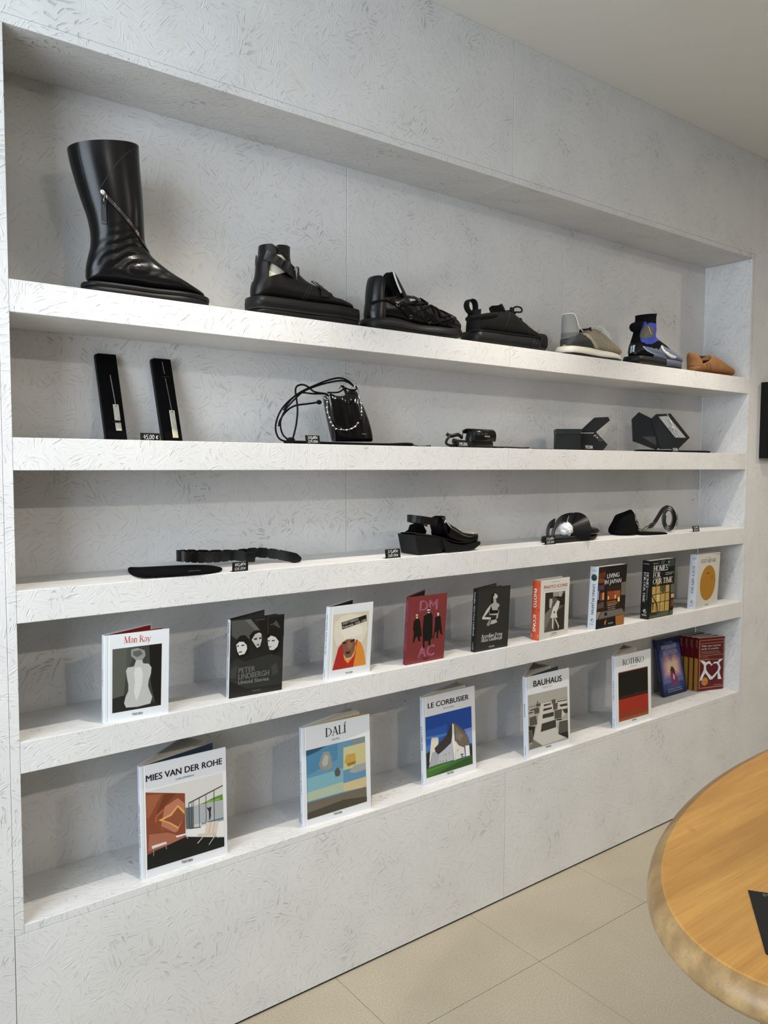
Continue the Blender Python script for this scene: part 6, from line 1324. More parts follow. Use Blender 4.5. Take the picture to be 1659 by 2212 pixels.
        ('t','TASCHEN','sansb','#222426',(0.0918,0.0106),(0.1189,0.009),0.0064)],
    'dali': [
        ('p','#5f8ca8',[(0.0104,0.1985),(0.1928,0.201),(0.1953,0.0215),(0.0107,0.0182)]),
        ('p','#33556b',[(0.0104,0.1985),(0.0717,0.1993),(0.0477,0.1901),(0.0115,0.1829)]),
        ('p','#4a7f9f',[(0.0115,0.1829),(0.0477,0.1901),(0.1063,0.1991),(0.1054,0.157),(0.0129,0.1325)]),
        ('p','#79a8b4',[(0.0127,0.1252),(0.1224,0.1291),(0.1215,0.0852),(0.012,0.0796)]),
        ('p','#a9b8a0',[(0.0122,0.0884),(0.1216,0.0928),(0.1211,0.0655),(0.0117,0.0649)]),
        ('p','#c0b98a',[(0.1236,0.1835),(0.1937,0.1846),(0.1934,0.1228),(0.1223,0.123)]),
        ('p','#c7b68e',[(0.1215,0.0882),(0.1936,0.0902),(0.194,0.0622),(0.1211,0.0655)]),
        ('p','#7d8488',[(0.1433,0.1947),(0.1595,0.2006),(0.1928,0.2007),(0.1925,0.1864),(0.1592,0.1854)]),
        ('p','#9aa0a1',[(0.1381,0.115),(0.1581,0.1289),(0.1935,0.129),(0.1937,0.1104),(0.1576,0.1076)]),
        ('p','#6d6558',[(0.0117,0.062),(0.194,0.0625),(0.1953,0.0215),(0.0107,0.0182)]),
        ('p','#4a443a',[(0.0116,0.0354),(0.1206,0.0443),(0.1953,0.0355),(0.1953,0.0215),(0.0107,0.0182)]),
        ('p','#8b8c86',[(0.0469,0.1546),(0.0611,0.1843),(0.0782,0.1838),(0.0865,0.167),(0.0876,0.1382),(0.0703,0.133),(0.0534,0.1413)]),
        ('p','#a9a9a2',[(0.0572,0.1583),(0.0678,0.177),(0.078,0.1703),(0.0741,0.1487),(0.062,0.1453)]),
        ('p','#b99a4a',[(0.1262,0.1434),(0.1319,0.162),(0.1605,0.1621),(0.1619,0.1388),(0.1332,0.1374)]),
        ('p','#8d7436',[(0.1332,0.1389),(0.1619,0.1404),(0.1608,0.1329),(0.1366,0.1305)]),
        ('p','#56524a',[(0.0943,0.1262),(0.105,0.1359),(0.1134,0.122),(0.1097,0.1107),(0.0975,0.1119)]),
        ('t','DALÍ','serif','#1b1b1c',(0.0688,0.2223),(0.1332,0.2226),0.0231),
        ('t','Gilles Néret','sans','#77797c',(0.0883,0.2095),(0.1127,0.2099),0.0054),
        ('t','TASCHEN','sansb','#2a2a2c',(0.0892,0.0107),(0.1155,0.0099),0.0061)],
    'corb': [
        ('p','#1f4a9c',[(0.0073,0.1999),(0.1928,0.1988),(0.1942,0.0206),(0.0078,0.021)]),
        ('p','#2a5cb0',[(0.0076,0.1608),(0.0917,0.1615),(0.0903,0.1135),(0.0082,0.1163)]),
        ('p','#5a86c4',[(0.0089,0.1413),(0.0809,0.1366),(0.091,0.1375),(0.0868,0.1309),(0.0627,0.1299),(0.0094,0.136)]),
        ('p','#7c93cc',[(0.161,0.1337),(0.1927,0.1334),(0.1934,0.0837),(0.1807,0.0864),(0.1791,0.1022)]),
        ('p','#4a76bd',[(0.0082,0.1163),(0.0306,0.1159),(0.0299,0.0908),(0.0085,0.0926)]),
        ('p','#20331f',[(0.0085,0.0926),(0.0223,0.0984),(0.017,0.0492),(0.0086,0.049)]),
        ('p','#24331f',[(0.1806,0.0818),(0.1931,0.0729),(0.1935,0.0479),(0.1818,0.0475)]),
        ('p','#ded6cc',[(0.0281,0.1313),(0.0321,0.1349),(0.0528,0.132),(0.0566,0.1282),(0.055,0.1061),(0.0417,0.0911),(0.0253,0.068),(0.0183,0.0637),(0.0232,0.0982)]),
        ('p','#3b3530',[(0.04,0.1019),(0.0908,0.1315),(0.1112,0.1667),(0.1181,0.1593),(0.1208,0.11),(0.1022,0.1034),(0.0735,0.09),(0.0572,0.0802),(0.0437,0.0922)]),
        ('p','#6f6559',[(0.1122,0.1658),(0.1364,0.151),(0.1629,0.1272),(0.1841,0.0911),(0.1806,0.0818),(0.1573,0.0799),(0.1368,0.0913),(0.1229,0.1096),(0.12,0.1528)]),
        ('p','#857a6c',[(0.1241,0.152),(0.1382,0.1399),(0.1562,0.1147),(0.1434,0.1021),(0.1271,0.1133)]),
        ('p','#b9bcc2',[(0.0553,0.0806),(0.0775,0.0892),(0.1063,0.104),(0.1109,0.1213),(0.115,0.0504),(0.0505,0.0518)]),
        ('p','#a9adb5',[(0.0299,0.0908),(0.0417,0.0919),(0.0543,0.0808),(0.0505,0.0518),(0.016,0.0502),(0.0234,0.07)]),
        ('p','#e8e4de',[(0.112,0.162),(0.1191,0.156),(0.1208,0.11),(0.1247,0.1001),(0.1211,0.0475),(0.117,0.0484),(0.1108,0.1167)]),
        ('p','#dedad4',[(0.1248,0.1061),(0.1368,0.0898),(0.1594,0.0787),(0.1628,0.0502),(0.1222,0.0488)]),
        ('p','#ece8e2',[(0.1637,0.0824),(0.1806,0.081),(0.1829,0.0488),(0.1659,0.0495)]),
        ('p','#3f6e2c',[(0.0086,0.0482),(0.0505,0.0518),(0.1211,0.0475),(0.1934,0.0464),(0.1942,0.0206),(0.0078,0.021)]),
        ('p','#2d5220',[(0.0477,0.0255),(0.15,0.0424),(0.1934,0.0449),(0.1942,0.0206),(0.0078,0.021)]),
        ('p','#55803a',[(0.011,0.0454),(0.1149,0.0474),(0.0883,0.0414),(0.0146,0.0364)]),
        ('p','#55585e',[(0.074,0.0734),(0.0764,0.0731),(0.0764,0.0713),(0.074,0.0716)]),
        ('p','#55585e',[(0.0832,0.0751),(0.0872,0.0746),(0.0871,0.0727),(0.0831,0.0731)]),
        ('p','#55585e',[(0.0964,0.0774),(0.0984,0.0773),(0.0983,0.0739),(0.0963,0.0741)]),
        ('p','#55585e',[(0.0597,0.0601),(0.062,0.06),(0.0619,0.0559),(0.0595,0.056)]),
        ('p','#55585e',[(0.071,0.0583),(0.073,0.0583),(0.0729,0.0541),(0.0709,0.0541)]),
        ('p','#55585e',[(0.0837,0.0584),(0.0861,0.0583),(0.086,0.0533),(0.0835,0.0534)]),
        ('p','#55585e',[(0.1313,0.0795),(0.1339,0.0774),(0.1338,0.0744),(0.1315,0.0726)]),
        ('p','#55585e',[(0.1443,0.0621),(0.1547,0.0613),(0.1546,0.0567),(0.1442,0.0575)]),
        ('p','#55585e',[(0.1472,0.0553),(0.1545,0.0552),(0.1544,0.0514),(0.1471,0.0515)]),
        ('t','LE CORBUSIER','sansb','#15171a',(0.0171,0.2239),(0.1825,0.222),0.0159),
        ('t','JEAN-LOUIS COHEN','sans','#6c7075',(0.0774,0.2122),(0.1192,0.211),0.0036),
        ('t','TASCHEN','sansb','#2a2c2e',(0.0864,0.0129),(0.1135,0.012),0.006)],
    'bau': [
        ('p','#a9a79f',[(0.0065,0.2004),(0.1979,0.1973),(0.1991,0.0196),(0.008,0.0231)]),
        ('p','#8f8d86',[(0.0074,0.1646),(0.1975,0.1612),(0.1979,0.1555),(0.0073,0.1584)]),
        ('p','#c9c7bf',[(0.0666,0.1631),(0.195,0.1576),(0.195,0.109),(0.1448,0.0896),(0.1419,0.0677),(0.1968,0.0274),(0.0702,0.0253),(0.0296,0.0559),(0.0467,0.101)]),
        ('p','#8c8a83',[(0.0085,0.0432),(0.0702,0.0253),(0.008,0.0231)]),
        ('p','#77756f',[(0.0284,0.0515),(0.0725,0.024),(0.008,0.0239)]),
        ('p','#3a3935',[(0.0803,0.1575),(0.1155,0.1558),(0.1154,0.1519),(0.0802,0.1512)]),
        ('p','#3a3935',[(0.0782,0.1437),(0.1199,0.1423),(0.1185,0.1362),(0.0763,0.1361)]),
        ('p','#3a3935',[(0.0749,0.1261),(0.129,0.1247),(0.1274,0.1106),(0.0723,0.1125)]),
        ('p','#3a3935',[(0.0691,0.0965),(0.1378,0.0974),(0.1384,0.0716),(0.0632,0.0705)]),
        ('p','#3a3935',[(0.1557,0.1429),(0.1958,0.1413),(0.1968,0.133),(0.1628,0.1352)]),
        ('p','#3a3935',[(0.1698,0.125),(0.1978,0.1239),(0.1982,0.1084),(0.184,0.1086)]),
        ('p','#3a3935',[(0.1441,0.1571),(0.1949,0.1544),(0.1948,0.1512),(0.1452,0.1537)]),
        ('p','#3a3935',[(0.0161,0.1521),(0.0525,0.1539),(0.0502,0.1505),(0.0149,0.1477)]),
        ('p','#3a3935',[(0.008,0.1443),(0.0295,0.1434),(0.0294,0.1403),(0.0079,0.1405)]),
        ('p','#55534d',[(0.011,0.129),(0.0428,0.1299),(0.0478,0.0992),(0.0126,0.0999)]),
        ('p','#55534d',[(0.032,0.1538),(0.0571,0.1515),(0.059,0.1347),(0.0361,0.1343)]),
        ('p','#55534d',[(0.0437,0.1673),(0.0632,0.1653),(0.0641,0.1557),(0.0446,0.1562)]),
        ('p','#55534d',[(0.1181,0.1665),(0.1376,0.1654),(0.1379,0.1518),(0.119,0.1536)]),
        ('p','#55534d',[(0.1237,0.1528),(0.1487,0.1514),(0.1458,0.1295),(0.1267,0.1283)]),
        ('p','#55534d',[(0.1302,0.1292),(0.1687,0.1277),(0.1655,0.0968),(0.1307,0.0995)]),
        ('p','#55534d',[(0.1532,0.0879),(0.1977,0.0857),(0.1977,0.0467),(0.1486,0.0471)]),
        ('p','#55534d',[(0.0066,0.084),(0.0212,0.085),(0.0271,0.0471),(0.0078,0.0449)]),
        ('p','#26251f',[(0.1486,0.0471),(0.1977,0.0467),(0.1986,0.0222)]),
        ('p','#26251f',[(0.0215,0.0966),(0.0374,0.095),(0.0274,0.0579),(0.0233,0.0775)]),
        ('p','#26251f',[(0.1378,0.0974),(0.1667,0.095),(0.1653,0.0904),(0.1425,0.0932)]),
        ('p','#26251f',[(0.0472,0.1698),(0.0508,0.1754),(0.0529,0.168)]),
        ('p','#26251f',[(0.007,0.101),(0.0306,0.0948),(0.0281,0.0859),(0.0077,0.0854)]),
        ('p','#d8d6cf',[(0.1508,0.09),(0.1977,0.0873),(0.1977,0.0854),(0.1532,0.0876),(0.1474,0.0473),(0.145,0.0478)]),
        ('p','#d8d6cf',[(0.1291,0.1302),(0.1687,0.1285),(0.1686,0.1272),(0.1309,0.1286),(0.1307,0.0995),(0.1288,0.0999)]),
        ('p','#d8d6cf',[(0.0106,0.1298),(0.0428,0.1307),(0.0432,0.1294),(0.0115,0.1284)]),
        ('t','BAUHAUS','sansb','#15171a',(0.0319,0.2232),(0.1696,0.2201),0.0205),
        ('t','MAGDALENA DROSTE','sans','#8a8c8e',(0.0747,0.2118),(0.1215,0.2113),0.0034),
        ('t','TASCHEN','sansb','#4a4a48',(0.085,0.0139),(0.112,0.0131),0.0057)],
    'rothko': [
        ('p','#9c5230',[(0.0159,0.1996),(0.189,0.1971),(0.1916,0.0192),(0.0166,0.0215)]),
        ('p','#0b0a08',[(0.0158,0.1964),(0.189,0.1939),(0.1894,0.1023),(0.016,0.105)]),
        ('p','#3a1410',[(0.0159,0.1113),(0.1895,0.1088),(0.1896,0.0957),(0.0162,0.0987)]),
        ('p','#9f2c1a',[(0.0162,0.1002),(0.1899,0.0973),(0.1909,0.0431),(0.0165,0.0449)]),
        ('p','#8a3a20',[(0.0164,0.0513),(0.191,0.048),(0.1918,0.0299),(0.0168,0.0322)]),
        ('t','ROTHKO','serif','#24221f',(0.0401,0.2211),(0.1658,0.2177),0.0213),
        ('t','Jacob Baal-Teshuva','sans','#8a8780',(0.0807,0.2094),(0.1235,0.2094),0.0042),
        ('t','TASCHEN','sansb','#55524c',(0.0903,0.0117),(0.1189,0.011),0.0055)],
    'vidas': [
        ('p','#c98a5a',[(0.0043,0.2139),(0.1342,0.2138),(0.1368,0.012),(0.008,0.0116)]),
        ('p','#5c1016',[(0.0074,0.2117),(0.1318,0.2115),(0.1346,0.0144),(0.0107,0.0138)]),
        ('p','#c98a5a',[(0.0093,0.2007),(0.1309,0.2009),(0.131,0.1991),(0.0094,0.199)]),
        ('p','#c98a5a',[(0.0097,0.1496),(0.1311,0.1494),(0.1312,0.1476),(0.0097,0.1479)]),
        ('p','#c98a5a',[(0.0103,0.1328),(0.1313,0.1294),(0.1313,0.1279),(0.0103,0.1311)]),
        ('p','#dde0e2',[(0.0088,0.1312),(0.0286,0.1278),(0.0426,0.1198),(0.0576,0.126),(0.0655,0.1179),(0.0736,0.1073),(0.0839,0.1189),(0.1039,0.1184),(0.1097,0.1267),(0.1313,0.1279),(0.1103,0.1129),(0.1204,0.0909),(0.1133,0.0741),(0.1254,0.043),(0.1068,0.0435),(0.1042,0.0699),(0.0909,0.0561),(0.076,0.045),(0.0637,0.0449),(0.0508,0.0621),(0.0382,0.0756),(0.021,0.0475),(0.0105,0.0435),(0.0144,0.0604),(0.0301,0.0887),(0.0309,0.1084)]),
        ('p','#5c1016',[(0.0707,0.1026),(0.0811,0.1116),(0.0965,0.1116),(0.1077,0.0995),(0.1053,0.0822),(0.0904,0.0686),(0.074,0.0564),(0.0566,0.0716),(0.0438,0.0875),(0.0416,0.105),(0.0489,0.1131),(0.0612,0.1121)]),
        ('star','#b8883a',(0.037,0.0398),0.0199),
        ('t','Vidas que inspiran','sansb','#e9e2de',(0.0144,0.1861),(0.1167,0.1845),0.0084),
        ('t','desde el corazón','sansb','#e9e2de',(0.0148,0.1738),(0.1058,0.173),0.0084),
        ('t','Entrevistas a mujeres que han sido','sans','#cfc4bf',(0.0152,0.1639),(0.1068,0.1622),0.004),
        ('t','lo mejor que podrían ser en el mundo','sans','#cfc4bf',(0.0155,0.1565),(0.1164,0.1547),0.004),
        ('t','LUIS AGUIRRE','sans','#b98b6a',(0.0145,0.1413),(0.0494,0.1415),0.0037),
        ('t','MARTA SERRANO','sans','#b98b6a',(0.0148,0.1339),(0.0604,0.1332),0.0037),
        ('t','2ª edición','sansb','#5c1016',(0.0275,0.0358),(0.0473,0.0357),0.0049),
        ('t','Barcelona','sans','#c9a58a',(0.0877,0.019),(0.1263,0.0192),0.004)],
}
# ------------------------------------------------------------------ books
PAPER = mat('page_paper', srgb(214, 208, 194), 0.8, bump=(600, 0.3, 0.0004))
def shear(o, k):
    o.data.transform(Matrix(((1, 0, 0, 0), (0, 1, k, 0), (0, 0, 1, 0), (0, 0, 0, 1))))
def print_cover(items, parent, k, d0=0.0):
    """picture shapes in one mesh, lettering in another, both lying on the cover"""
    pic, cols = MB(), []
    txt, tcols = MB(), []
    lay = 0
    def ci(cols, c):
        if c not in cols: cols.append(c)
        return cols.index(c)
    for it in items:
        lay += 1; off = -(0.00010 + 0.00002 * lay) - d0
        pl = lambda u, v, off=off: (u, off, v)
        if it[0] in ('p', 'e', 'star'):
            if it[0] == 'p': poly = it[2]
            elif it[0] == 'e': poly = [(it[2][0] + it[3] * math.cos(t * math.pi / 20), it[2][1] + it[4] * math.sin(t * math.pi / 20)) for t in range(40)]
            else: poly = [(it[2][0] + it[3] * (1 if t % 2 else 0.74) * math.cos(t * math.pi / 10), it[2][1] + it[3] * (1 if t % 2 else 0.74) * math.sin(t * math.pi / 10)) for t in range(20)]
            tri = tessellate_polygon([[Vector((p[0], p[1], 0)) for p in poly]])
            pic.add([pl(*p) for p in poly], [list(t) for t in tri], ci(cols, it[1]))
        else:
            add_text(txt, it[1], it[2], it[4], it[5], it[6], pl, ci(tcols, it[3]))
    if pic.f: shear(part('cover_picture', pic, [ink(c) for c in cols], parent), k)
    if txt.f: shear(part('lettering', txt, [ink(c) for c in tcols], parent), k)

def book(name, label, x, y, z, ang, w, h, t, lean, cover, spine, key, sp_txt=(), mode='front', alpha=27, fly=None, inside='#222222', board=0.0026, round_sp=0.0, fly_ang=8, sp_pic=(), items=None):
    """standing book: X along the front cover from the spine, Y into the shelf; mode 'front': leaves stay with the front cover and
    the back cover swings open; 'back': leaves swing with the back cover; 'closed'"""
    b = thing(name, label, 'book', (x, y, z), math.radians(ang))
    k = math.tan(math.radians(lean))
    cm = mat('cover_' + cover.strip('#'), srgb(cover), 0.38, spec=0.45); sm = mat('cover_' + spine.strip('#'), srgb(spine), 0.38, spec=0.45)
    def hull(nm, poly, z0, z1, m, parent=b):
        mb = MB(); mb.prism(poly, lambda u, v: (u, v, z0), lambda u, v: (u, v, z1)); o = part(nm, mb, m, parent); shear(o, k); return o
    g = 0.0007
    if mode == 'closed': fpoly = [(0, 0), (w, 0), (w, board), (0, board)]
    else: fpoly = [(0, 0), (0.0062, 0), (0.0072, g), (0.0094, g), (0.0104, 0), (w, 0), (w, board), (0, board)]
    fc = hull('front_cover', fpoly, 0, h, cm)
    if mode == 'closed':
        spoly = [(0, 0.0)] + [(-round_sp * math.sin(math.pi * i / 6), t * i / 6) for i in range(1, 6)] + [(0, t), (board, t), (board, board), (0, board)] if round_sp else [(-0.0008, 0.0004), (-0.0008, t - 0.0004), (0, t), (board * .6, t), (board * .6, board), (0, board)]
        so = hull('spine', spoly, 0, h, sm)
        hull('back_cover', [(0, t - board), (w, t - board), (w, t), (0, t)], 0, h, sm if False else cm)
        e = 0.003 if round_sp else 0.0006
        hull('pages', [(board * .7, board), (w - e, board), (w - e, t - board), (board * .7, t - board)], e, h - e, PAPER)
    else:
        so = hull('spine', [(-0.0014, 0.001), (-0.0014, t - 0.001), (0, t), (0.0015, t), (0.0015, board), (0, 0)], 0, h, sm)
        a = math.radians(alpha); ca, sa = math.cos(a), math.sin(a)
        def rot(pl, aa=a):
            c_, s_ = math.cos(aa), math.sin(aa); return [(u * c_ - v * s_, t - board + u * s_ + v * c_) for u, v in pl]
        bc = hull('back_cover', rot([(0, 0), (w, 0), (w, board), (0, board)]), 0, h, cm)
        e = 0.003; n = 9
        inm = mat('lining_' + inside.strip('#'), srgb(inside), 0.7)
        pg = MB(); pw = w - 0.004
        if mode == 'front':
            for i in range(n):     # leaves lie against the front cover, fanning out slightly
                y0 = board + 0.0002 + (t - 2 * board - 0.001) * i / n; dy = 0.010 * (i / n) ** 2
                th = (t - 2 * board - 0.001) / n * 0.75
                pg.prism([(0.002, y0), (pw, y0 + dy), (pw, y0 + dy + th), (0.002, y0 + th)], lambda u, v: (u, v, e), lambda u, v: (u, v, h - e - 0.0003 * (i % 3)))
        else:
            for i in range(n + 3):  # leaves swing back with the rear cover in a loose fan
                aa = a * (1.0 - 0.42 * (i / (n + 2)) ** 1.5); v0 = -0.0006 - (t - 2 * board - 0.0015) * i / (n + 3)
                pg.prism(rot([(0.002, v0), (pw, v0), (pw, v0 - 0.0005), (0.002, v0 - 0.0005)], aa), lambda u, v: (u, v, e), lambda u, v: (u, v, h - e - 0.0003 * (i % 3)))
        po = part('pages', pg, PAPER, b); shear(po, k)
        ln = hull('lining', rot([(0.004, -0.0003), (w - 0.003, -0.0003), (w - 0.003, 0), (0.004, 0)]) if mode == 'front' else [(0.004, board), (w - 0.003, board), (w - 0.003, board + 0.0003), (0.004, board + 0.0003)], 0.003, h - 0.003, inm, bc if mode == 'front' else fc)
        if fly:
            f_ = math.radians(fly_ang)
            hull('flyleaf', rot([(0.003, -0.002), (pw, -0.002), (pw, -0.0023), (0.003, -0.0023)], f_), e, h - e, mat('lining_' + fly.strip('#'), srgb(fly), 0.7))
    print_cover(items if items is not None else COVERS[key], fc, k)
    st, scol = MB(), []
    xo = -(0.0008 if mode == 'closed' and not round_sp else 0.0014) - 0.0001
    for s, font, col, z0, z1, cap, yc in sp_txt:   # spine line running downwards from z0 to z1, centred at depth yc
        if col not in scol: scol.append(col)
        pl = lambda u, v: (xo - (round_sp * math.sin(math.pi * min(1, max(0, (yc - v) / t))) if round_sp else 0) , yc - v, -u)
        add_text(st, s, font, (-z0, -cap / 2), (-z1, -cap / 2), cap, pl, scol.index(col))
    for col, poly in sp_pic:                       # flat shapes on the spine (depth, height)
        if col not in scol: scol.append(col)
        tri = tessellate_polygon([[Vector((p[0], p[1], 0)) for p in poly]])
        st.add([(xo + 0.00004 - (round_sp * math.sin(math.pi * min(1, max(0, p[0] / t))) if round_sp else 0), p[0], p[1]) for p in poly], [list(q) for q in tri], scol.index(col))
    if st.f: shear(part('spine_lettering', st, [ink(c) for c in scol], so), k)
    return b
K_, W_ = '#1c1e20', '#e3e6e8'
def tasch(col, z0, z1, t): return ('TASCHEN', 'sansb', col, z0, z1, 0.0034 if t < 0.02 else 0.005, t * 0.55)
book('book', 'white book titled Man Ray with red lining, standing ajar', 0.172, 0.0165, S4T, -3.1, 0.140, 0.193, 0.0165, -4.0, '#e2e6e9', '#dfe4ea', 'manray',
     [('MAN RAY PHOTOGRAPHY', 'sans', '#9aa6b4', 0.185, 0.149, 0.0030, 0.008), ('Man Ray', 'serif', '#7c5f66', 0.118, 0.080, 0.0065, 0.008), tasch('#33363a', 0.031, 0.006, .0165)], 'front', 27, '#a01c1c', '#8c1717')
book('book', 'black book titled Peter Lindbergh Untold Stories with three faces on it', 0.466, 0.0215, S4T, -3.2, 0.140, 0.192, 0.014, -4.4, '#181918', '#c9cccf', 'lind',
     [('PETER LINDBERGH', 'sansb', K_, 0.184, 0.101, 0.0062, 0.007), ('Untold Stories', 'sans', '#4a4c4e', 0.092, 0.045, 0.0045, 0.007), tasch(K_, 0.031, 0.007, .014)], 'front', 28, '#1a1a1a', '#3c3c3a')
book('book', 'white book of Andy Warhol Polaroids with orange hood picture', 0.741, 0.0205, S4T, 0.5, 0.140, 0.193, 0.0135, -4.7, '#dfe3e5', '#d9e0e6', 'warhol',
     [('ANDY WARHOL', 'sansb', '#4a5560', 0.172, 0.131, 0.0045, 0.0067), ('Polaroids 1958-1987', 'sansb', '#4a5560', 0.126, 0.067, 0.0045, 0.0067), tasch('#2a3036', 0.031, 0.006, .0135)], 'front', 26, None, '#0c0c0c')
book('book', 'dark red book with pink letters DM AC and three black coats', 1.002, 0.0145, S4T, -0.1, 0.138, 0.193, 0.0145, -4.2, '#7a3132', '#6e2b33', 'dm',
     [('DEPECHE MODE  -  ANTON CORBIJN', 'sansb', '#b5718f', 0.182, 0.043, 0.0055, 0.0072), tasch('#3a1416', 0.030, 0.006, .0145)], 'front', 29, None, '#0a0a0a')
book('book', 'black book titled Azzedine Alaïa Peter Lindbergh', 1.261, 0.011, S4T, -0.3, 0.138, 0.191, 0.017, -2.7, '#1d1d1b', '#101214', 'azz',
     [('Azzedine Alaïa Peter Lindbergh', 'serif', '#c9cdd2', 0.184, 0.048, 0.0062, 0.0085), tasch('#e6e8ea', 0.030, 0.006, .017)], 'front', 17, '#262624', '#4c4a46')
def bars(t, zs, c): return [(c, [(t * .06, z_), (t * .94, z_), (t * .94, z_ + .0016), (t * .06, z_ + .0016)]) for z_ in zs]
book('book', 'thick book titled Photo Icons with orange spine', 1.534, 0.003, S4T, 3.4, 0.150, 0.192, 0.0328, -1.4, '#d9d7cf', '#c8502c', 'photo',
     [('PHOTO', 'sansb', '#f4efe8', 0.166, 0.106, 0.0125, 0.0165), ('ICONS', 'sansb', '#f4efe8', 0.082, 0.028, 0.0125, 0.0165)], 'closed', round_sp=0.0045,
     sp_pic=bars(.0328, (0.094, 0.0975, 0.101, 0.176, 0.182), '#8e2c14') + bars(.0328, (0.0095,), '#f0dccf') + bars(.0328, (0.0145, 0.0155, 0.0165), '#e9c9ba'))
def disc(yc, zc, r, n=20): return [(yc + r * math.cos(2 * math.pi * i / n), zc + r * math.sin(2 * math.pi * i / n)) for i in range(n)]
def n45(col, yc, zc, s=1.0):
    """the overlapping 4 and 5 printed at the foot of the spine, upright"""
    V, F = [], []
    stroke_poly(V, F, [(0.0, 0.0046), (-0.0008, 0.0046)], 0.0014)
    polys = []
    def st(pts, w):
        V2, F2 = [], []; stroke_poly(V2, F2, pts, w)
        for f in F2: polys.append((col, [(yc - V2[i][0] * s, zc + V2[i][1] * s) for i in f]))
    st([(-0.0052, 0.0), (-0.0008, 0.0075), (-0.0008, -0.004)], 0.0016); st([(-0.0056, 0.0), (0.0012, 0.0)], 0.0015)
    st([(0.0062, 0.0066), (0.0022, 0.0066), (0.0016, 0.0018)], 0.0014); st(arc(0.0030, -0.0030, 0.0045, 0.0046, 105, -190, 14), 0.0011)
    return polys
def small(yc, zc, w, col, n=1, gap=0.0024): return [(col, [(yc - w / 2, zc - i * gap), (yc + w / 2, zc - i * gap), (yc + w / 2, zc - i * gap + 0.0011), (yc - w / 2, zc - i * gap + 0.0011)]) for i in range(n)]
book('book', 'thick book titled Living in Japan with white spine', 1.820, 0.0042, S4T, 0.2, 0.156, 0.2145, 0.0352, -2.5, '#1a1411', '#cfd6de', 'living',
     [('LIVING IN JAPAN', 'sansb', '#15181c', 0.154, 0.050, 0.0105, 0.0165)], 'closed',
     sp_pic=[('#31473d', disc(.0176, .1775, .0118)), ('#4d6a58', disc(.0176, .1775, .0098)), ('#2b3b33', disc(.0185, .175, .0045))] + n45('#15181c', .0176, .030) + small(.0176, .0165, .018, '#6a727a', 2) + small(.0176, .203, .016, '#8a929a', 3))
book('book', 'thick black book titled Homes For Our Time with window picture', 2.116, 0.0025, S4T, 0.6, 0.1585, 0.2145, 0.0323, -1.6, '#10130f', '#0f1112', 'homes',
     [('HOMES', 'serif', '#f0efe9', 0.172, 0.116, 0.0085, 0.0085), ('FOR OUR TIME', 'serif', '#f0efe9', 0.172, 0.062, 0.0085, 0.0205), ('Contemporary Houses', 'sans', '#cfcfcb', 0.113, 0.070, 0.0028, 0.0072)], 'closed',
     sp_pic=n45('#f4f4f2', .016, .029) + small(.016, .0155, .019, '#d8d8d6', 2) + small(.016, .202, .024, '#d8d8d6', 1))
book('book', 'thick white book titled Issey Miyake with ochre oval', 2.436, 0.009, S4T, 4.2, 0.178, 0.2145, 0.034, -2.2, '#d3d0c8', '#ccd2da', 'issey',
     [('ISSEY MIYAKE', 'serif', '#15181c', 0.170, 0.060, 0.0092, 0.0165)], 'closed',
     sp_pic=n45('#15181c', .017, .028) + small(.017, .0145, .018, '#7a8088', 2) + small(.017, .201, .016, '#8a9098', 3))
B5 = [('Mies van der Rohe', 'with brown stone wall picture', 0.253, 0.0245, 0.1, 0.0125, 1.4, 'mies', 'MIES VAN DER ROHE', 'sansb', 'CLAIRE ZIMMERMANN', 37, '#22344c', 13, '#22344c'),
      ('Dalí', 'with blue sky picture', 0.677, 0.0275, -2.4, 0.0130, 2.2, 'dali', 'SALVADOR DALÍ', 'serif', 'Gilles Néret', 18, '#b08c2c', 3.5, '#b08c2c'),
      ('Le Corbusier', 'with chapel under deep blue sky', 1.098, 0.0435, 0.7, 0.0140, 2.6, 'corb', 'LE CORBUSIER', 'sansb', 'JEAN-LOUIS COHEN', 15, None, 4, '#8a6a52'),
      ('Bauhaus', 'with grey balcony picture', 1.504, 0.0155, 0.0, 0.0155, 2.5, 'bau', 'BAUHAUS', 'sansb', 'MAGDALENA DROSTE', 32, '#2c4650', 9, '#2c4650'),
      ('Rothko', 'with black and red picture', 1.963, 0.0165, -0.6, 0.0150, 2.3, 'rothko', 'MARK ROTHKO', 'serif', 'Jacob Baal-Teshuva', 25, '#b09038', 0.8, '#b09038')]
SERIF.update({'V': (0.76, [([(0.10, 1), (0.38, 0)], TK), ([(0.38, 0), (0.66, 1)], TN)], [(0.10, 1), (0.66, 1)])})
for ttl, how, x_, y_, an, t_, ln, key, sp, fnt, au, al, fly, fa, ins in B5:
    book('book', 'tall white book titled %s %s' % (ttl, how), x_, y_, S5T, an, 0.2085, 0.259, t_, ln, '#dfe1e4', '#d8e0ec', key,
         [(au, 'sans', '#8792a4', 0.249, 0.208, 0.0030, t_ * .55), (sp, fnt, '#24282e' if fnt == 'sansb' else '#5a6270', 0.171, 0.170 - 0.0058 * len(sp) if fnt == 'sansb' else 0.170 - 0.0065 * len(sp), 0.0055, t_ * .55), tasch('#24282e', 0.036, 0.007, .015)],
         'back', al, fly, ins, fly_ang=fa)
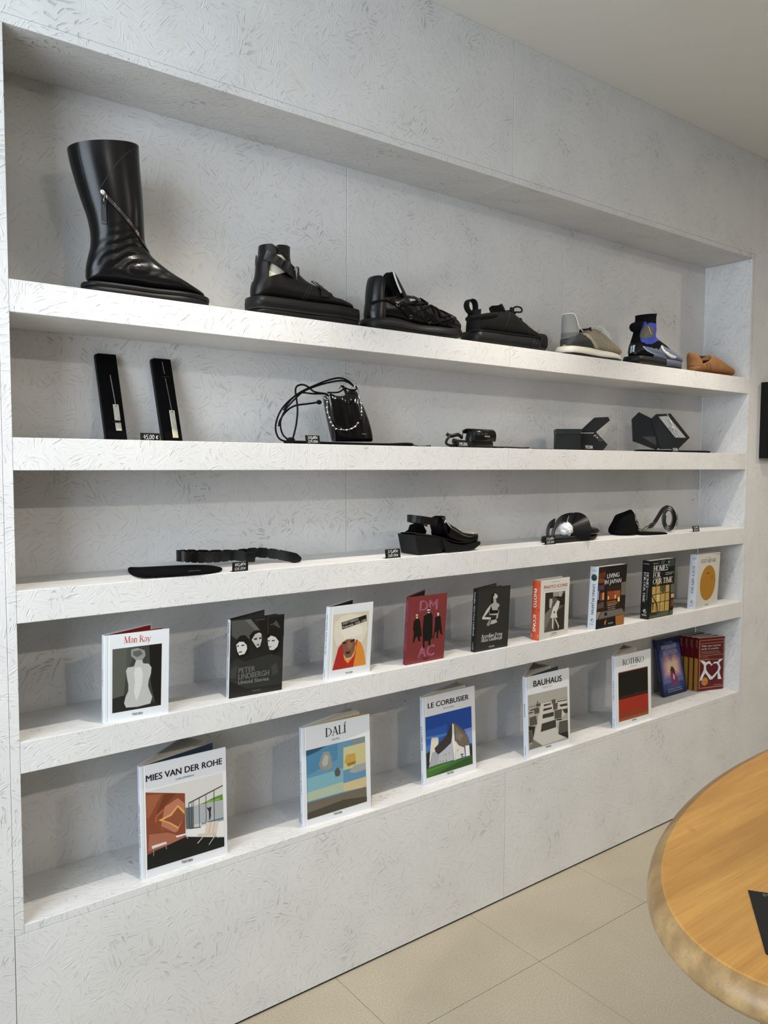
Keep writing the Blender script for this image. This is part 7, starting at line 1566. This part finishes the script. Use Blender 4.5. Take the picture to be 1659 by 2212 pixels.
# four copies of the dark red paperback, one behind the other
for i in range(4):
    lab = ('dark red paperback with white heart-shaped hands, front of the four copies', 'second dark red and gold paperback, just behind the front copy', 'third dark red and gold paperback counted from the front copy', 'rearmost dark red and gold paperback against the back wall')[i]
    ang = math.radians(-17.3); t_ = 0.0195
    bx, by = 2.622 + i * t_ * 0.02, 0.101 + i * (t_ + 0.0012)
    o = book('paperback', lab, bx - 0.004 * i, by, S5T, -16.5 + i * 4.2, 0.136, 0.2235, t_, 0.0, '#5c1016', '#5c1016', 'vidas' if i == 0 else None,
         [('Vidas que inspiran', 'sans', '#d8c4c0', 0.215, 0.178, 0.0030, t_ * .33), ('desde el corazón', 'sans', '#d8c4c0', 0.215, 0.186, 0.0030, t_ * .62), ('Entrevistas a mujeres', 'sans', '#8e6c28', 0.128, 0.060, 0.0030, t_ * .5)], 'closed', board=0.0006, items=None if i == 0 else [],
         sp_pic=[('#a8863c', [(0.0002, 0.001), (t_ - 0.0002, 0.001), (t_ - 0.0002, 0.1375), (0.0002, 0.1375)])] + small(t_ / 2, 0.013, 0.006, '#e0d2b0', 1))
    o['group'] = 'dark red paperbacks'
EXP = [('p', '#1b2350', [(0, 0), (.158, 0), (.158, .226), (0, .226)]), ('p', '#3d4f86', [(0.004, .02), (.154, .02), (.154, .195), (.1, .21), (.03, .2), (0.004, .16)]), ('p', '#6b6fa0', [(.012, .05), (.146, .05), (.148, .15), (.12, .19), (.06, .195), (.014, .15)]),
       ('p', '#a07fa0', [(.02, .07), (.138, .07), (.142, .14), (.11, .165), (.08, .15), (.05, .17), (.022, .14)]), ('p', '#c9a0a0', [(.03, .08), (.128, .08), (.132, .135), (.106, .155), (.08, .138), (.052, .155), (.032, .135)]), ('p', '#dcc0a4', [(.045, .09), (.115, .09), (.118, .13), (.1, .145), (.08, .128), (.06, .142), (.048, .128)]),
       ('p', '#7a3a68', [(.060, .034), (.112, .036), (.108, .06), (.098, .075), (.096, .096), (.088, .108), (.076, .112), (.066, .100), (.064, .07)]), ('p', '#5a2338', [(.066, .096), (.078, .114), (.09, .106), (.098, .092), (.094, .078), (.08, .088)]), ('p', '#e6c8a0', [(.078, .062), (.088, .058), (.09, .074), (.082, .084)]),
       ('p', '#27406e', [(.004, .02), (.03, .02), (.024, .05), (.016, .032), (.010, .056)]), ('p', '#27406e', [(.118, .02), (.154, .02), (.15, .052), (.14, .034), (.132, .05)]), ('p', '#1a2148', [(0, 0), (.158, 0), (.158, .012), (.09, .026), (0, .014)]),
       ('t', 'LUIS AGUIRRE', 'sans', '#9aa4d0', (.05, .207), (.108, .207), .0045), ('t', 'EXPLORADORES', 'sansb', '#d6d8e4', (.028, .184), (.134, .184), .015), ('t', 'DE CORAZÓN', 'sansb', '#d6d8e4', (.034, .162), (.130, .162), .015),
       ('t', 'Un viaje por los caminos', 'sans', '#c4cbe6', (.036, .022), (.126, .022), .005), ('t', 'del amor verdadero de pareja', 'sans', '#c4cbe6', (.030, .014), (.132, .014), .005)]
book('paperback', 'purple and blue paperback titled Exploradores de Corazón leaning on the back wall', 2.437, 0.134, S5T, -0.8, 0.158, 0.226, 0.016, 11.5, '#1b2350', '#1a2044', None, [('EXPLORADORES DE CORAZÓN', 'sans', '#8a92c0', 0.19, 0.06, 0.004, 0.008)], 'closed', board=0.0006, items=EXP)
# ------------------------------------------------------------------ table, card, wall panel
def wood(name, base, dark, edge=False):
    m = mat(name, base, 0.42, spec=0.4); k = NT(m)
    g = k.n('ShaderNodeNewGeometry'); mp = k.n('ShaderNodeVectorMath', operation='MULTIPLY'); mp.inputs[1].default_value = (2.2, 34, 34); k.l(g.outputs['Position'], mp.inputs[0])
    a = k.n('ShaderNodeTexNoise'); a.inputs['Scale'].default_value = 1.0; a.inputs['Detail'].default_value = 5; k.l(mp.outputs[0], a.inputs['Vector'])
    m2 = k.n('ShaderNodeVectorMath', operation='MULTIPLY'); m2.inputs[1].default_value = (14, 380, 380); k.l(g.outputs['Position'], m2.inputs[0])
    f = k.n('ShaderNodeTexNoise'); f.inputs['Scale'].default_value = 1.0; f.inputs['Detail'].default_value = 2; k.l(m2.outputs[0], f.inputs['Vector'])
    s = k.n('ShaderNodeTexNoise'); s.inputs['Scale'].default_value = 9.0; s.inputs['Detail'].default_value = 6; k.l(g.outputs['Position'], s.inputs['Vector'])
    c = k.mix(k.ramp(a.outputs['Fac'], 0.36, 0.66), base, dark)
    c = k.mix(k.math('MULTIPLY', k.ramp(f.outputs['Fac'], 0.45, 0.7), 0.28), c, tuple(v * 0.62 for v in dark))
    c = k.mix(k.math('MULTIPLY', k.ramp(s.outputs['Fac'], 0.66, 0.74), 0.55), c, tuple(v * 0.42 for v in dark))
    k.l(c, k.b.inputs['Base Color'])
    bp = k.n('ShaderNodeBump'); bp.inputs['Strength'].default_value = 0.15; bp.inputs['Distance'].default_value = 0.0006; k.l(f.outputs['Fac'], bp.inputs['Height']); k.l(bp.outputs['Normal'], k.b.inputs['Normal'])
    return m
OAK = wood('oak_top', srgb(206, 156, 84), srgb(182, 132, 70)); OAKE = wood('oak_edge', srgb(172, 142, 98), srgb(140, 112, 76))
tb = thing('table', 'oval oak table with worn rounded edge at the right', 'table', (1.43, -1.17, 0))
def ell(a, b, z_, n=96): return [(a * math.cos(2 * math.pi * i / n), b * math.sin(2 * math.pi * i / n), z_) for i in range(n)]
def rings(prof, a=.863, b=.385, cap=True, n=96):
    m = MB(); V = []
    for ins, z_ in prof: V += ell(a - ins, b - ins, z_, n)
    F = [(k * n + j, k * n + (j + 1) % n, (k + 1) * n + (j + 1) % n, (k + 1) * n + j) for k in range(len(prof) - 1) for j in range(n)]
    m.add(V, F, 0, True)
    if cap: m.f.append([(len(prof) - 1) * n + j for j in range(n)]); m.mi.append(0); m.sm.append(False)
    return m
part('table_edge', rings([(.60 * .385, .676), (.016, .676), (.007, .679), (.001, .686), (0, .692), (.002, .702), (.008, .712), (.016, .7172), (.0225, .719)], cap=False), OAKE, tb)
part('table_top', rings([(.0225, .719), (.0245, .7198), (.026, .72)]), OAK, tb)
ap = MB(); ap.prism([(p[0] * .78, p[1] * .68) for p in ell(.863, .385, 0, 48)], lambda u, v: (u, v, .62), lambda u, v: (u, v, .676)); part('apron', ap, OAKE, tb)
for sx in (-1, 1):
    for sy in (-1, 1):
        l = MB(); l.tube([(sx * .36, sy * .10, .62), (sx * .36, sy * .10, .30), (sx * .36, sy * .10, 0.0)], [.034, .028, .022], 16); part('leg', l, OAKE, tb)
sc = MB()
for pts in ([(-.52, .12), (-.46, .125), (-.43, .131)], [(-.60, -.01), (-.55, -.035), (-.50, -.05)], [(-.70, -.02), (-.66, -.06)], [(-.44, .06), (-.40, .055), (-.36, .058)], [(-.66, .06), (-.63, .062)]):
    V, F = [], []; stroke_poly(V, F, pts, 0.0016); sc.add([(p[0], p[1], .72015) for p in V], F)
part('scratch', sc, mat('scratch_brown', srgb(120, 78, 40), 0.7), tb)['kind'] = 'stuff'
card = thing('menu_card', 'black card with white print lying on the oak table', 'card', (0.651, -1.177, 0.7204), math.radians(-54.5))
# local: x along the short edge away from the left edge, y along the left edge
card.rotation_euler = (0, 0, math.atan2(0.095, 0.133) - math.pi / 2)
c = MB(); c.prism([(.0025, 0), (.118, 0), (.118, .164), (0, .164), (0, .0025)], lambda u, v: (u, v, 0), lambda u, v: (u, v, .0006)); part('sheet', c, mat('black_print_card', (0.012, 0.012, 0.012), 0.4, spec=0.3), card, fixn=True)
tx = MB(); add_text(tx, 'PCDW', 'sansb', (.020, .152), (.075, .152), .008, lambda u, v: (u, v, .0008)); wp = mat('white_print', srgb(228, 228, 224), 0.6)
part('lettering', tx, wp, card)
for i, z_ in enumerate((.120, .108, .098, .084, .072, .062)):
    q = MB(); u0 = (.052, .050, .054, .038, .040, .042)[i]
    add_text(q, ('o i', 'o e', 'd', 'b n e', 'a o', 'e i')[i] if False else '- - -', 'sansb', (u0, z_), (.110, z_), .006, lambda u, v: (u, v, .0008)); part('printed_line', q, wp, card)
wp_ = thing('wall_screen', 'black rectangular panel mounted on the wall right of the niche', 'panel', (2.862, 0.0, 1.391))
b = MB(); b.cbox((0, -0.030, 0), (0.96, -0.0004, 0.313), 0.0012); part('casing', b, mat('black_casing', (0.004, 0.004, 0.004), 0.5, spec=0.2), wp_)
b = MB(); b.box((0.014, -0.0308, 0.014), (0.946, -0.0300, 0.299)); part('front', b, mat('black_glass', (0.006, 0.006, 0.006), 0.25, spec=0.3), wp_)
